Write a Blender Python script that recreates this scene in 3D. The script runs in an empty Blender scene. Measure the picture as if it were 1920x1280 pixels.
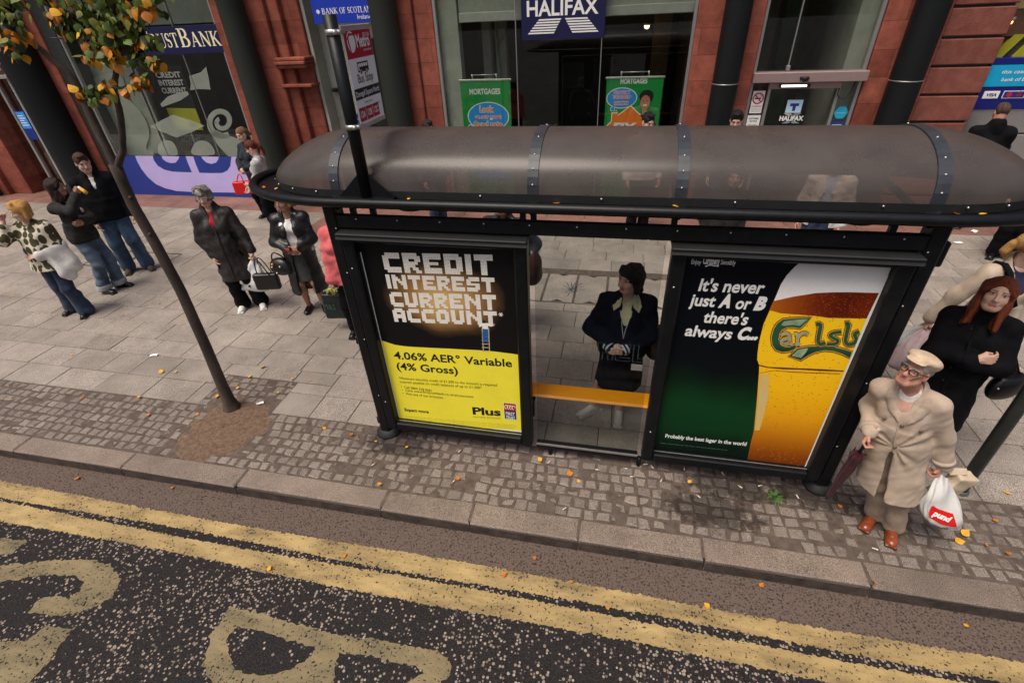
import bpy, math, random
import numpy as np
from mathutils import Matrix, Vector

SC = bpy.context.scene
COL = SC.collection
random.seed(7)
rng = np.random.default_rng(11)

# ---------------------------------------------------------------- camera
CF, CX, CY, CH, CYAW, CPIT, CROLL = 921.34, 1.831, -2.208, 3.300, -0.2365, 0.5998, -0.0520
def cam_axes():
    cy, sy = math.cos(CYAW), math.sin(CYAW); cp, sp = math.cos(CPIT), math.sin(CPIT)
    f = np.array([sy*cp, cy*cp, -sp]); r = np.array([cy, -sy, 0.0]); u = np.cross(r, f)
    cr, sr = math.cos(CROLL), math.sin(CROLL)
    return cr*r+sr*u, -sr*r+cr*u, f
AR, AU, AF = cam_axes()
cd = bpy.data.cameras.new("camera"); cam = bpy.data.objects.new("camera", cd); COL.objects.link(cam)
cd.sensor_width = 36.0; cd.sensor_fit = 'HORIZONTAL'; cd.lens = 36.0*CF/1920; cd.clip_end = 500; cd.clip_start = 0.05
m = Matrix.Identity(4)
for i in range(3):
    m[i][0], m[i][1], m[i][2] = AR[i], AU[i], -AF[i]
m[0][3], m[1][3], m[2][3] = CX, CY, CH
cam.matrix_world = m
SC.camera = cam

# ---------------------------------------------------------------- light
SUN_EL, SUN_AZ = math.radians(66), math.radians(212)
w = bpy.data.worlds.new("World"); SC.world = w; w.use_nodes = True
nt = w.node_tree; bg = nt.nodes["Background"]
sk = nt.nodes.new("ShaderNodeTexSky"); sk.sky_type = 'NISHITA'; sk.sun_disc = False
sk.sun_elevation = SUN_EL; sk.sun_rotation = SUN_AZ; sk.air_density = 1.0; sk.dust_density = 6.0; sk.ozone_density = 0.3
nt.links.new(sk.outputs[0], bg.inputs[0]); bg.inputs[1].default_value = 0.095
sd = bpy.data.lights.new("sun", 'SUN'); sd.energy = 2.1; sd.angle = math.radians(30); sd.color = (1.0, 0.92, 0.81)
so = bpy.data.objects.new("sun", sd); COL.objects.link(so)
dv = Vector((math.sin(SUN_AZ)*math.cos(SUN_EL), math.cos(SUN_AZ)*math.cos(SUN_EL), math.sin(SUN_EL)))
so.rotation_euler = dv.to_track_quat('Z', 'Y').to_euler(); so.location = (0, -5, 12)
SC.view_settings.view_transform = 'Standard'; SC.view_settings.look = 'None'
SC.view_settings.exposure = 0.36; SC.view_settings.gamma = 1.0
SC.cycles.max_bounces = 8; SC.cycles.transparent_max_bounces = 16

# ---------------------------------------------------------------- helpers
def ray(u, v):
    return AR*((u-960)/CF) - AU*((v-640)/CF) + AF
def at_y(u, v, Y):
    d = ray(u, v); t = (Y-CY)/d[1]; return np.array([CX+d[0]*t, Y, CH+d[2]*t])
def at_z(u, v, Z=0.0):
    d = ray(u, v); t = (Z-CH)/d[2]; return np.array([CX+d[0]*t, CY+d[1]*t, Z])
def at_x(u, v, X):
    d = ray(u, v); t = (X-CX)/d[0]; return np.array([X, CY+d[1]*t, CH+d[2]*t])

def srgb(r, g, b):
    def f(c):
        c /= 255.0
        return c/12.92 if c <= 0.04045 else ((c+0.055)/1.055)**2.4
    return (f(r), f(g), f(b))

MATS = {}
def mat(name, col, rough=0.7, metal=0.0, var=0.0, scale=8.0, bump=0.0, bscale=None, spec=0.5, col2=None, detail=6.0, stretch=None, sheen=0.0, coat=0.0, sss=0.0, alpha=1.0, island=0.0):
    """Principled with noise-driven colour variation (var or col2), bump, and optional per-piece tint."""
    if name in MATS: return MATS[name]
    M = bpy.data.materials.new(name); M.use_nodes = True; MATS[name] = M
    n = M.node_tree.nodes; L = M.node_tree.links; p = n["Principled BSDF"]
    p.inputs["Roughness"].default_value = rough; p.inputs["Metallic"].default_value = metal
    p.inputs["Specular IOR Level"].default_value = spec
    p.inputs["Base Color"].default_value = (*col, 1)
    p.inputs["Alpha"].default_value = alpha
    if sheen: p.inputs["Sheen Weight"].default_value = sheen
    if coat: p.inputs["Coat Weight"].default_value = coat; p.inputs["Coat Roughness"].default_value = 0.12
    if sss:
        p.inputs["Subsurface Weight"].default_value = sss; p.inputs["Subsurface Radius"].default_value = (0.012, 0.004, 0.002); p.inputs["Subsurface Scale"].default_value = 1.0
    tc = n.new("ShaderNodeTexCoord"); src = tc.outputs["Object"]
    if stretch:
        mp = n.new("ShaderNodeMapping"); mp.inputs["Scale"].default_value = stretch; L.new(src, mp.inputs[0]); src = mp.outputs[0]
    last = None
    if var or col2 is not None:
        nz = n.new("ShaderNodeTexNoise"); nz.inputs["Scale"].default_value = scale; nz.inputs["Detail"].default_value = detail; nz.inputs["Roughness"].default_value = 0.65
        L.new(src, nz.inputs["Vector"])
        rp = n.new("ShaderNodeValToRGB"); rp.color_ramp.elements[0].position = 0.32; rp.color_ramp.elements[1].position = 0.68
        a = tuple(max(0, c*(1-var)) for c in col); b = tuple(min(1, c*(1+var)) for c in col) if col2 is None else col2
        rp.color_ramp.elements[0].color = (*a, 1); rp.color_ramp.elements[1].color = (*b, 1)
        L.new(nz.outputs["Fac"], rp.inputs[0]); last = rp.outputs[0]
        L.new(last, p.inputs["Base Color"])
    if island:
        g = n.new("ShaderNodeNewGeometry"); mr = n.new("ShaderNodeMapRange")
        mr.inputs[3].default_value = 1-island; mr.inputs[4].default_value = 1+island
        L.new(g.outputs["Random Per Island"], mr.inputs[0])
        mx = n.new("ShaderNodeVectorMath"); mx.operation = 'MULTIPLY'
        if last is not None: L.new(last, mx.inputs[0])
        else: mx.inputs[0].default_value = col
        L.new(mr.outputs[0], mx.inputs[1]); L.new(mx.outputs[0], p.inputs["Base Color"])
    if bump:
        bz = n.new("ShaderNodeTexNoise"); bz.inputs["Scale"].default_value = bscale or scale; bz.inputs["Detail"].default_value = 8; L.new(src, bz.inputs["Vector"])
        bp = n.new("ShaderNodeBump"); bp.inputs["Strength"].default_value = min(1, bump); bp.inputs["Distance"].default_value = 0.01
        L.new(bz.outputs["Fac"], bp.inputs["Height"]); L.new(bp.outputs[0], p.inputs["Normal"])
    return M

def emis(name, col, s):
    if name in MATS: return MATS[name]
    M = bpy.data.materials.new(name); M.use_nodes = True; MATS[name] = M
    p = M.node_tree.nodes["Principled BSDF"]; p.inputs["Base Color"].default_value = (*col, 1)
    p.inputs["Emission Color"].default_value = (*col, 1); p.inputs["Emission Strength"].default_value = s
    return M

def glass(name, tint=(0.9, 0.95, 0.93), refl=(0.75, 0.78, 0.8), boost=0.03, rough=0.01):
    if name in MATS: return MATS[name]
    M = bpy.data.materials.new(name); M.use_nodes = True; MATS[name] = M
    n = M.node_tree.nodes; L = M.node_tree.links; n.remove(n["Principled BSDF"])
    t = n.new("ShaderNodeBsdfTransparent"); t.inputs[0].default_value = (*tint, 1)
    g = n.new("ShaderNodeBsdfGlossy"); g.inputs[0].default_value = (*refl, 1); g.inputs["Roughness"].default_value = rough
    f = n.new("ShaderNodeFresnel"); ge = n.new("ShaderNodeNewGeometry"); io = n.new("ShaderNodeMapRange"); io.inputs[3].default_value = 1.5; io.inputs[4].default_value = 1/1.5
    L.new(ge.outputs["Backfacing"], io.inputs[0]); L.new(io.outputs[0], f.inputs[0])
    a = n.new("ShaderNodeMath"); a.operation = 'ADD'; a.inputs[1].default_value = boost; L.new(f.outputs[0], a.inputs[0])
    x = n.new("ShaderNodeMixShader"); L.new(a.outputs[0], x.inputs[0]); L.new(t.outputs[0], x.inputs[1]); L.new(g.outputs[0], x.inputs[2])
    L.new(x.outputs[0], n["Material Output"].inputs[0])
    return M

def tag(o, label=None, cat=None, group=None, kind=None):
    if label: o["label"] = label
    if cat: o["category"] = cat
    if group: o["group"] = group
    if kind: o["kind"] = kind
    return o
def empty(name, loc=(0, 0, 0), label=None, cat=None, group=None):
    o = bpy.data.objects.new(name, None); COL.objects.link(o); o.location = loc; o.empty_display_size = 0.1
    return tag(o, label, cat, group)

def link_mesh(name, me, parent=None):
    o = bpy.data.objects.new(name, me); COL.objects.link(o)
    if parent is not None:
        o.parent = parent
        o.matrix_parent_inverse = Matrix.Translation(-Vector(parent.location))   # geometry is given in world space
    return o

class MB:
    """collects shapes (world space) and links them as one mesh object"""
    def __init__(s): s.v = []; s.f = []; s.m = []; s.sm = []; s.mats = []
    def mi(s, M):
        if M not in s.mats: s.mats.append(M)
        return s.mats.index(M)
    def add(s, vs, fs, M, smooth=False):
        o = len(s.v); k = s.mi(M)
        s.v.extend([tuple(map(float, p)) for p in vs])
        for f in fs: s.f.append([o+int(i) for i in f]); s.m.append(k); s.sm.append(smooth)
    def hexa(s, p, M, smooth=False):   # 8 corners: bottom 4 ccw, top 4 ccw
        s.add(p, [(3, 2, 1, 0), (4, 5, 6, 7), (0, 1, 5, 4), (1, 2, 6, 5), (2, 3, 7, 6), (3, 0, 4, 7)], M, smooth)
    def box(s, x0, x1, y0, y1, z0, z1, M, bev=0.0):
        if bev <= 0:
            s.hexa([(x0, y0, z0), (x1, y0, z0), (x1, y1, z0), (x0, y1, z0), (x0, y0, z1), (x1, y0, z1), (x1, y1, z1), (x0, y1, z1)], M); return
        b = min(bev, (x1-x0)/2.01, (y1-y0)/2.01, (z1-z0)/2.01)
        vs = []; idx = {}
        for i in (0, 1):
            for j in (0, 1):
                for k in (0, 1):
                    for ax in range(3):
                        c = [(x0, x1)[i], (y0, y1)[j], (z0, z1)[k]]; sg = [(1, -1)[i], (1, -1)[j], (1, -1)[k]]
                        for q in range(3):
                            if q != ax: c[q] += sg[q]*b
                        idx[(i, j, k, ax)] = len(vs); vs.append(c)
        fs = []
        for ax in range(3):
            o1, o2 = [q for q in range(3) if q != ax]
            for sd in (0, 1):
                loop = []
                for (a, c) in ((0, 0), (1, 0), (1, 1), (0, 1)):
                    key = [0, 0, 0]; key[ax] = sd; key[o1] = a; key[o2] = c; loop.append(idx[(*key, ax)])
                fs.append(loop)
        for ax in range(3):
            o1, o2 = [q for q in range(3) if q != ax]
            for a in (0, 1):
                for c in (0, 1):
                    k0 = [0, 0, 0]; k1 = [0, 0, 0]; k0[ax] = 0; k1[ax] = 1; k0[o1] = k1[o1] = a; k0[o2] = k1[o2] = c
                    fs.append([idx[(*k0, o1)], idx[(*k1, o1)], idx[(*k1, o2)], idx[(*k0, o2)]])
        for i in (0, 1):
            for j in (0, 1):
                for k in (0, 1): fs.append([idx[(i, j, k, q)] for q in range(3)])
        # orient outward
        c0 = np.array([(x0+x1)/2, (y0+y1)/2, (z0+z1)/2]); V = np.array(vs, float); out = []
        for f in fs:
            P = V[f]; nn = np.cross(P[1]-P[0], P[2]-P[0])
            out.append(f if nn @ (P.mean(0)-c0) > 0 else f[::-1])
        s.add(vs, out, M)
    def tube(s, path, rad, M, n=12, cap=True, closed=False, smooth=True, sx=1.0, ref=None):
        P = [np.array(p, float) for p in path]; K = len(P)
        if not hasattr(rad, '__len__'): rad = [rad]*K
        vs = []; fs = []; up = np.array(ref if ref is not None else (0.0, 0.0, 1.0), float)
        prev = None
        for i in range(K):
            a = P[i-1] if (i > 0 or closed) else P[i]; b = P[(i+1) % K] if (i < K-1 or closed) else P[i]
            t = b-a; t /= (np.linalg.norm(t)+1e-12)
            if prev is None:
                e = up if abs(t @ up) < 0.95 else np.array([1.0, 0, 0])
                x = np.cross(e, t)
            else: x = prev - t*(prev @ t)
            x /= np.linalg.norm(x)+1e-12; prev = x; y = np.cross(t, x)
            for j in range(n):
                an = 2*math.pi*j/n; vs.append(P[i]+rad[i]*(math.cos(an)*x*sx+math.sin(an)*y))
        R = K if closed else K-1
        for i in range(R):
            for j in range(n):
                i2 = (i+1) % K; fs.append((i*n+j, i*n+(j+1) % n, i2*n+(j+1) % n, i2*n+j))
        if cap and not closed:
            fs.append(tuple(range(n))[::-1]); fs.append(tuple((K-1)*n+j for j in range(n)))
        s.add(vs, fs, M, smooth)
    def cyl(s, c, r, z0, z1, M, n=24, r2=None, smooth=True):
        s.tube([(c[0], c[1], z0), (c[0], c[1], z1)], [r, r if r2 is None else r2], M, n, smooth=smooth)
    def lathe(s, c, prof, M, n=28):
        s.tube([(c[0], c[1], z) for r, z in prof], [r for r, z in prof], M, n)
    def ball(s, c, r, M, n=10, sq=(1, 1, 1)):
        vs = []; fs = []; K = n//2+1
        for i in range(K):
            th = math.pi*(i+0.5)/K
            for j in range(n):
                ph = 2*math.pi*j/n
                vs.append((c[0]+r*sq[0]*math.sin(th)*math.cos(ph), c[1]+r*sq[1]*math.sin(th)*math.sin(ph), c[2]+r*sq[2]*math.cos(th)))
        for i in range(K-1):
            for j in range(n): fs.append((i*n+j, (i+1)*n+j, (i+1)*n+(j+1) % n, i*n+(j+1) % n))
        fs.append(tuple(range(n))); fs.append(tuple((K-1)*n+j for j in range(n))[::-1])
        s.add(vs, fs, M, True)
    def poly(s, pts, M, thick=0.0, nrm=None):
        """planar polygon (3d pts); with thick>0 it is a slab towards -nrm"""
        P = [np.array(p, float) for p in pts]; n = len(P)
        if nrm is not None:
            a = np.zeros(3)
            for i in range(n): a += np.cross(P[i]-P[0], P[(i+1) % n]-P[0])
            if a @ np.array(nrm, float) < 0: P = P[::-1]
        if thick <= 0: s.add(P, [tuple(range(n))], M); return
        N = np.array(nrm, float); B = [p-N*thick for p in P]
        s.add(P+B, [tuple(range(n)), tuple(range(2*n-1, n-1, -1))]+[(i, n+i, n+(i+1) % n, (i+1) % n) for i in range(n)], M)
    def grid(s, V, M, smooth=True, wrap=False):
        V = np.asarray(V, float); a, b = V.shape[:2]; fs = []
        for i in range(a-1):
            for j in range(b if wrap else b-1):
                fs.append((i*b+j, i*b+(j+1) % b, (i+1)*b+(j+1) % b, (i+1)*b+j))
        s.add(V.reshape(-1, 3), fs, M, smooth)
    def build(s, name, parent=None, label=None, cat=None, group=None, kind=None, base=None):
        me = bpy.data.meshes.new(name)
        off = np.zeros(3)
        if parent is None and s.v:
            V = np.array(s.v); off = np.array([(V[:, 0].min()+V[:, 0].max())/2, (V[:, 1].min()+V[:, 1].max())/2, V[:, 2].min()]) if base is None else np.array(base, float)
        me.from_pydata([tuple(np.array(p)-off) for p in s.v], [], s.f)
        for M in s.mats: me.materials.append(M)
        me.polygons.foreach_set("material_index", s.m); me.polygons.foreach_set("use_smooth", s.sm); me.update()
        o = link_mesh(name, me, parent)
        if parent is None: o.location = off
        return tag(o, label, cat, group, kind)

# text as meshes ------------------------------------------------------
_GC = {}
def text_mesh(txt, bold=0.0, res=3):
    key = (txt, bold, res)
    if key in _GC: return _GC[key]
    cu = bpy.data.curves.new("lettering", 'FONT'); cu.body = txt; cu.offset = bold; cu.resolution_u = res; cu.fill_mode = 'FRONT'
    ob = bpy.data.objects.new("lettering", cu); COL.objects.link(ob)
    dg = bpy.context.evaluated_depsgraph_get(); dg.update()
    me = bpy.data.meshes.new_from_object(ob.evaluated_get(dg))
    V = np.array([v.co[:] for v in me.vertices]).reshape(-1, 3); F = [tuple(p.vertices) for p in me.polygons]
    bpy.data.objects.remove(ob); bpy.data.curves.remove(cu); bpy.data.meshes.remove(me)
    _GC[key] = (V, F); return V, F
CAP = None
def put_text(mb, txt, x0, x1, base, cap, O, U, W, M, bold=0.0, shear=0.0, res=3, slope=0.0):
    """lettering fitted between x0 and x1 along U, baseline `base` and capital height `cap` along W, on the plane through O"""
    global CAP
    if CAP is None:
        h, _ = text_mesh("H"); CAP = h[:, 1].max()
    V, F = text_mesh(txt, bold, res)
    a, b = V[:, 0].min(), V[:, 0].max(); O, U, W = (np.array(q, float) for q in (O, U, W))
    y = V[:, 1]/CAP
    x = (V[:, 0]-a)/(b-a)
    X = x0+x*(x1-x0)+shear*y*cap
    P = O+X[:, None]*U+(base+y*cap+slope*x)[:, None]*W
    N = np.cross(U, W)
    mb.add(P, F, M)

def ribbon(path, w):
    """2d stroke outline quads: list of quads"""
    P = [np.array(p, float) for p in path]; K = len(P)
    if not hasattr(w, '__len__'): w = [w]*K
    L, R = [], []
    for i in range(K):
        t = P[min(i+1, K-1)]-P[max(i-1, 0)]; t /= np.linalg.norm(t)+1e-9; n = np.array([-t[1], t[0]])
        L.append(P[i]+n*w[i]/2); R.append(P[i]-n*w[i]/2)
    return [(L[i], L[i+1], R[i+1], R[i]) for i in range(K-1)]
def arc(cx, cy, rx, ry, a0, a1, n=10):
    return [(cx+rx*math.cos(math.radians(a0+(a1-a0)*i/n)), cy+ry*math.sin(math.radians(a0+(a1-a0)*i/n))) for i in range(n+1)]
# roman capitals drawn as strokes: (path, width); unit cap height
_K, _N = 0.15, 0.06
def _ser(x, y, w=0.16): return ([(x-w, y), (x+w, y)], 0.05)
SERIF = {
 'F': (0.62, [([(.16, 0), (.16, 1)], _K), ([(.16, .97), (.58, .97)], _N), ([(.57, 1), (.57, .8)], .05), ([(.16, .53), (.45, .53)], _N), ([(.45, .62), (.45, .44)], .05), _ser(.16, .025), _ser(.1, .975, .1)]),
 'I': (0.34, [([(.17, 0), (.17, 1)], _K), _ser(.17, .025), _ser(.17, .975)]),
 'R': (0.76, [([(.16, 0), (.16, 1)], _K), (arc(.34, .74, .2, .23, 90, -90), [.06, .08, .1, .13, .14, .15, .14, .13, .1, .08, .06]), ([(.16, .97), (.35, .97)], _N), ([(.16, .51), (.35, .51)], _N), ([(.36, .5), (.66, .02)], .14), _ser(.16, .025), _ser(.68, .025, .08)]),
 'S': (0.56, [(arc(.28, .75, .19, .22, 20, 180, 8)+arc(.28, .75, .19, .25, 190, 250, 3)+arc(.28, .25, .2, .25, 70, 0, 4)+arc(.28, .25, .2, .22, -10, -165, 8), [.06, .06, .06, .07, .08, .1, .11, .12, .13, .15, .16, .16, .16, .16, .16, .15, .14, .13, .12, .1, .08, .07, .06, .06, .06, .06, .06, .06]), ([(.47, .98), (.46, .74)], .05), ([(.09, .02), (.09, .28)], .05)]),
 'T': (0.72, [([(.36, 0), (.36, 1)], _K), ([(.04, .97), (.68, .97)], _N), ([(.05, 1), (.04, .78)], .06), ([(.67, 1), (.68, .78)], .06), _ser(.36, .025)]),
 'B': (0.7, [([(.16, 0), (.16, 1)], _K), (arc(.34, .75, .19, .22, 90, -90), [.06, .08, .1, .13, .14, .14, .14, .13, .1, .08, .06]), (arc(.36, .27, .23, .24, 90, -90), [.06, .08, .1, .13, .15, .16, .15, .13, .1, .08, .06]), ([(.16, .97), (.35, .97)], _N), ([(.16, .52), (.36, .52)], _N), ([(.16, .03), (.37, .03)], _N), _ser(.1, .025, .1), _ser(.1, .975, .1)]),
 'A': (0.8, [([(.12, 0), (.4, 1)], .06), ([(.38, 1), (.68, 0)], _K), ([(.2, .34), (.56, .34)], .055), _ser(.12, .025, .1), _ser(.68, .025, .13)]),
 'N': (0.82, [([(.14, 0), (.14, 1)], .06), ([(.14, 1), (.68, .0)], _K), ([(.68, 0), (.68, 1)], .06), _ser(.14, .025, .11), _ser(.1, .975, .1), _ser(.68, .975, .11)]),
 'K': (0.78, [([(.16, 0), (.16, 1)], _K), ([(.2, .42), (.6, .98)], .06), ([(.32, .58), (.66, .02)], .14), _ser(.16, .025), _ser(.16, .975), _ser(.62, .975, .1), _ser(.68, .025, .09)]),
 'O': (0.82, [(arc(.41, .5, .31, .48, 0, 360, 24), [.15 - .09*abs(math.sin(2*math.pi*i/24)) for i in range(25)])]),
 'C': (0.72, [(arc(.42, .5, .31, .48, 45, 315, 18), [.06+.09*max(0, -math.cos(math.radians(45+15*i))) for i in range(19)]), ([(.65, .98), (.66, .72)], .05)]),
 'U': (0.8, [([(.17, 1), (.17, .3)], _K), (arc(.41, .3, .24, .28, 180, 360, 12), [.15, .14, .12, .1, .09, .08, .07, .06, .06, .06, .06, .06, .06]), ([(.65, .3), (.65, 1)], .06), _ser(.17, .975), _ser(.65, .975, .11)]),
 'L': (0.62, [([(.16, 0), (.16, 1)], _K), ([(.16, .03), (.56, .03)], _N), ([(.57, .0), (.58, .24)], .05), _ser(.16, .975), _ser(.1, .025, .1)]),
 'D': (0.82, [([(.16, 0), (.16, 1)], _K), (arc(.34, .5, .36, .47, 90, -90, 14), [.06, .07, .08, .1, .12, .14, .15, .15, .15, .14, .12, .1, .08, .07, .06]), ([(.16, .97), (.36, .97)], _N), ([(.16, .03), (.36, .03)], _N), _ser(.1, .025, .1), _ser(.1, .975, .1)]),
}
def put_serif(mb, txt, x0, x1, base, cap, O, U, W, M, big=None):
    """txt letters; lower-case letters are drawn as smaller capitals"""
    quads = []; x = 0.0
    for ch in txt:
        if ch == ' ': x += 0.35; continue
        sc = 1.0 if ch.isupper() else 0.78
        wd, st = SERIF[ch.upper()]
        for path, wdt in st:
            for q in ribbon(path, wdt): quads.append([(x+p[0]*sc, p[1]*sc) for p in q])
        x += wd*sc+0.03
    O, U, W = (np.array(q, float) for q in (O, U, W)); N = np.cross(U, W); k = (x1-x0)/x
    for i, q in enumerate(quads):
        mb.add([O+(x0+p[0]*k)*U+(base+p[1]*cap)*W+N*(0.00004*(i % 7)) for p in q], [(0, 1, 2, 3)], M)
# ================================================================ materials of the setting
def road_mat():
    M = bpy.data.materials.new("road_asphalt"); M.use_nodes = True
    n = M.node_tree.nodes; L = M.node_tree.links; p = n["Principled BSDF"]; p.inputs["Roughness"].default_value = 0.75; p.inputs["Specular IOR Level"].default_value = 0.12
    tc = n.new("ShaderNodeTexCoord"); sx = n.new("ShaderNodeSeparateXYZ"); L.new(tc.outputs["Object"], sx.inputs[0])
    vo = n.new("ShaderNodeTexVoronoi"); vo.inputs["Scale"].default_value = 50; vo.inputs["Randomness"].default_value = 1; L.new(tc.outputs["Object"], vo.inputs["Vector"])
    # how many cells carry a pale chipping varies over the lane
    nz = n.new("ShaderNodeTexNoise"); nz.inputs["Scale"].default_value = 1.1; nz.inputs["Detail"].default_value = 4; L.new(tc.outputs["Object"], nz.inputs["Vector"])
    cs = n.new("ShaderNodeSeparateColor"); L.new(vo.outputs["Color"], cs.inputs[0])
    th = n.new("ShaderNodeMapRange"); th.inputs[1].default_value = 0.36; th.inputs[2].default_value = 0.6; th.inputs[3].default_value = 0.04; th.inputs[4].default_value = 0.72; L.new(nz.outputs["Fac"], th.inputs[0])
    gut = n.new("ShaderNodeMapRange"); gut.inputs[1].default_value = -0.36; gut.inputs[2].default_value = -0.26; L.new(sx.outputs[1], gut.inputs[0])   # 1 in the gutter
    inv = n.new("ShaderNodeMath"); inv.operation = 'SUBTRACT'; inv.inputs[0].default_value = 1.0; L.new(gut.outputs[0], inv.inputs[1])
    thm = n.new("ShaderNodeMath"); thm.operation = 'MULTIPLY'; L.new(th.outputs[0], thm.inputs[0]); L.new(inv.outputs[0], thm.inputs[1])
    lt = n.new("ShaderNodeMath"); lt.operation = 'LESS_THAN'; L.new(cs.outputs[0], lt.inputs[0]); L.new(thm.outputs[0], lt.inputs[1])
    sz = n.new("ShaderNodeMapRange"); sz.inputs[3].default_value = 0.26; sz.inputs[4].default_value = 0.54; L.new(cs.outputs[1], sz.inputs[0])
    near = n.new("ShaderNodeMath"); near.operation = 'LESS_THAN'; L.new(vo.outputs["Distance"], near.inputs[0]); L.new(sz.outputs[0], near.inputs[1])
    chip = n.new("ShaderNodeMath"); chip.operation = 'MULTIPLY'; L.new(lt.outputs[0], chip.inputs[0]); L.new(near.outputs[0], chip.inputs[1])
    fz = n.new("ShaderNodeTexNoise"); fz.inputs["Scale"].default_value = 120; fz.inputs["Detail"].default_value = 6; L.new(tc.outputs["Object"], fz.inputs["Vector"])
    tar = n.new("ShaderNodeValToRGB"); tar.color_ramp.elements[0].color = (0.0065, 0.0062, 0.007, 1); tar.color_ramp.elements[1].color = (0.042, 0.037, 0.036, 1); tar.color_ramp.elements[0].position = .35; tar.color_ramp.elements[1].position = .72; L.new(fz.outputs["Fac"], tar.inputs[0])
    gz = n.new("ShaderNodeTexNoise"); gz.inputs["Scale"].default_value = 75; gz.inputs["Detail"].default_value = 3; L.new(tc.outputs["Object"], gz.inputs["Vector"]); gt = n.new("ShaderNodeValToRGB"); gt.color_ramp.elements[0].color = (0.026, 0.019, 0.016, 1); gt.color_ramp.elements[1].color = (0.125, 0.092, 0.076, 1); gt.color_ramp.elements[0].position = .33; gt.color_ramp.elements[1].position = .5; L.new(gz.outputs["Fac"], gt.inputs[0])
    mx = n.new("ShaderNodeMix"); mx.data_type = 'RGBA'; L.new(gut.outputs[0], mx.inputs[0]); L.new(tar.outputs[0], mx.inputs[6]); L.new(gt.outputs[0], mx.inputs[7])
    cc = n.new("ShaderNodeMix"); cc.data_type = 'RGBA'; cc.inputs[6].default_value = (0.075, 0.056, 0.046, 1); cc.inputs[7].default_value = (0.43, 0.345, 0.285, 1); L.new(cs.outputs[2], cc.inputs[0])
    m2 = n.new("ShaderNodeMix"); m2.data_type = 'RGBA'; L.new(chip.outputs[0], m2.inputs[0]); L.new(mx.outputs[2], m2.inputs[6]); L.new(cc.outputs[2], m2.inputs[7])
    L.new(m2.outputs[2], p.inputs["Base Color"])
    h = n.new("ShaderNodeMath"); h.operation = 'MULTIPLY_ADD'; h.inputs[1].default_value = 0.6; L.new(chip.outputs[0], h.inputs[0]); L.new(fz.outputs["Fac"], h.inputs[2])
    bp = n.new("ShaderNodeBump"); bp.inputs["Strength"].default_value = 0.7; bp.inputs["Distance"].default_value = 0.006; L.new(h.outputs[0], bp.inputs["Height"]); L.new(bp.outputs[0], p.inputs["Normal"])
    return M

def paint_mat(name, c0, c1, wear):
    """worn road paint: bare patches let the road below show"""
    M = bpy.data.materials.new(name); M.use_nodes = True
    n = M.node_tree.nodes; L = M.node_tree.links; p = n["Principled BSDF"]; p.inputs["Roughness"].default_value = 0.7
    tc = n.new("ShaderNodeTexCoord"); mp = n.new("ShaderNodeMapping"); mp.inputs["Scale"].default_value = (1, 1, 1); L.new(tc.outputs["Object"], mp.inputs[0])
    mp.inputs["Scale"].default_value = (.7, 2.2, 1); a = n.new("ShaderNodeTexNoise"); a.inputs["Scale"].default_value = 3.5; a.inputs["Detail"].default_value = 8; a.inputs["Roughness"].default_value = 0.7; L.new(mp.outputs[0], a.inputs["Vector"])
    r = n.new("ShaderNodeValToRGB"); r.color_ramp.elements[0].position = .3; r.color_ramp.elements[1].position = .66; r.color_ramp.elements[0].color = (*c0, 1); r.color_ramp.elements[1].color = (*c1, 1); L.new(a.outputs["Fac"], r.inputs[0]); L.new(r.outputs[0], p.inputs["Base Color"])
    b = n.new("ShaderNodeTexNoise"); b.inputs["Scale"].default_value = 60; b.inputs["Detail"].default_value = 5; L.new(tc.outputs["Object"], b.inputs["Vector"])
    s = n.new("ShaderNodeMath"); s.operation = 'MULTIPLY_ADD'; s.inputs[1].default_value = 0.35; L.new(a.outputs["Fac"], s.inputs[0]); L.new(b.outputs["Fac"], s.inputs[2])
    g = n.new("ShaderNodeMapRange"); g.inputs[1].default_value = wear; g.inputs[2].default_value = wear+0.03; L.new(s.outputs[0], g.inputs[0])
    L.new(g.outputs[0], p.inputs["Alpha"])
    bp = n.new("ShaderNodeBump"); bp.inputs["Strength"].default_value = 0.5; bp.inputs["Distance"].default_value = 0.005; L.new(b.outputs["Fac"], bp.inputs["Height"]); L.new(bp.outputs[0], p.inputs["Normal"])
    return M

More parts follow.
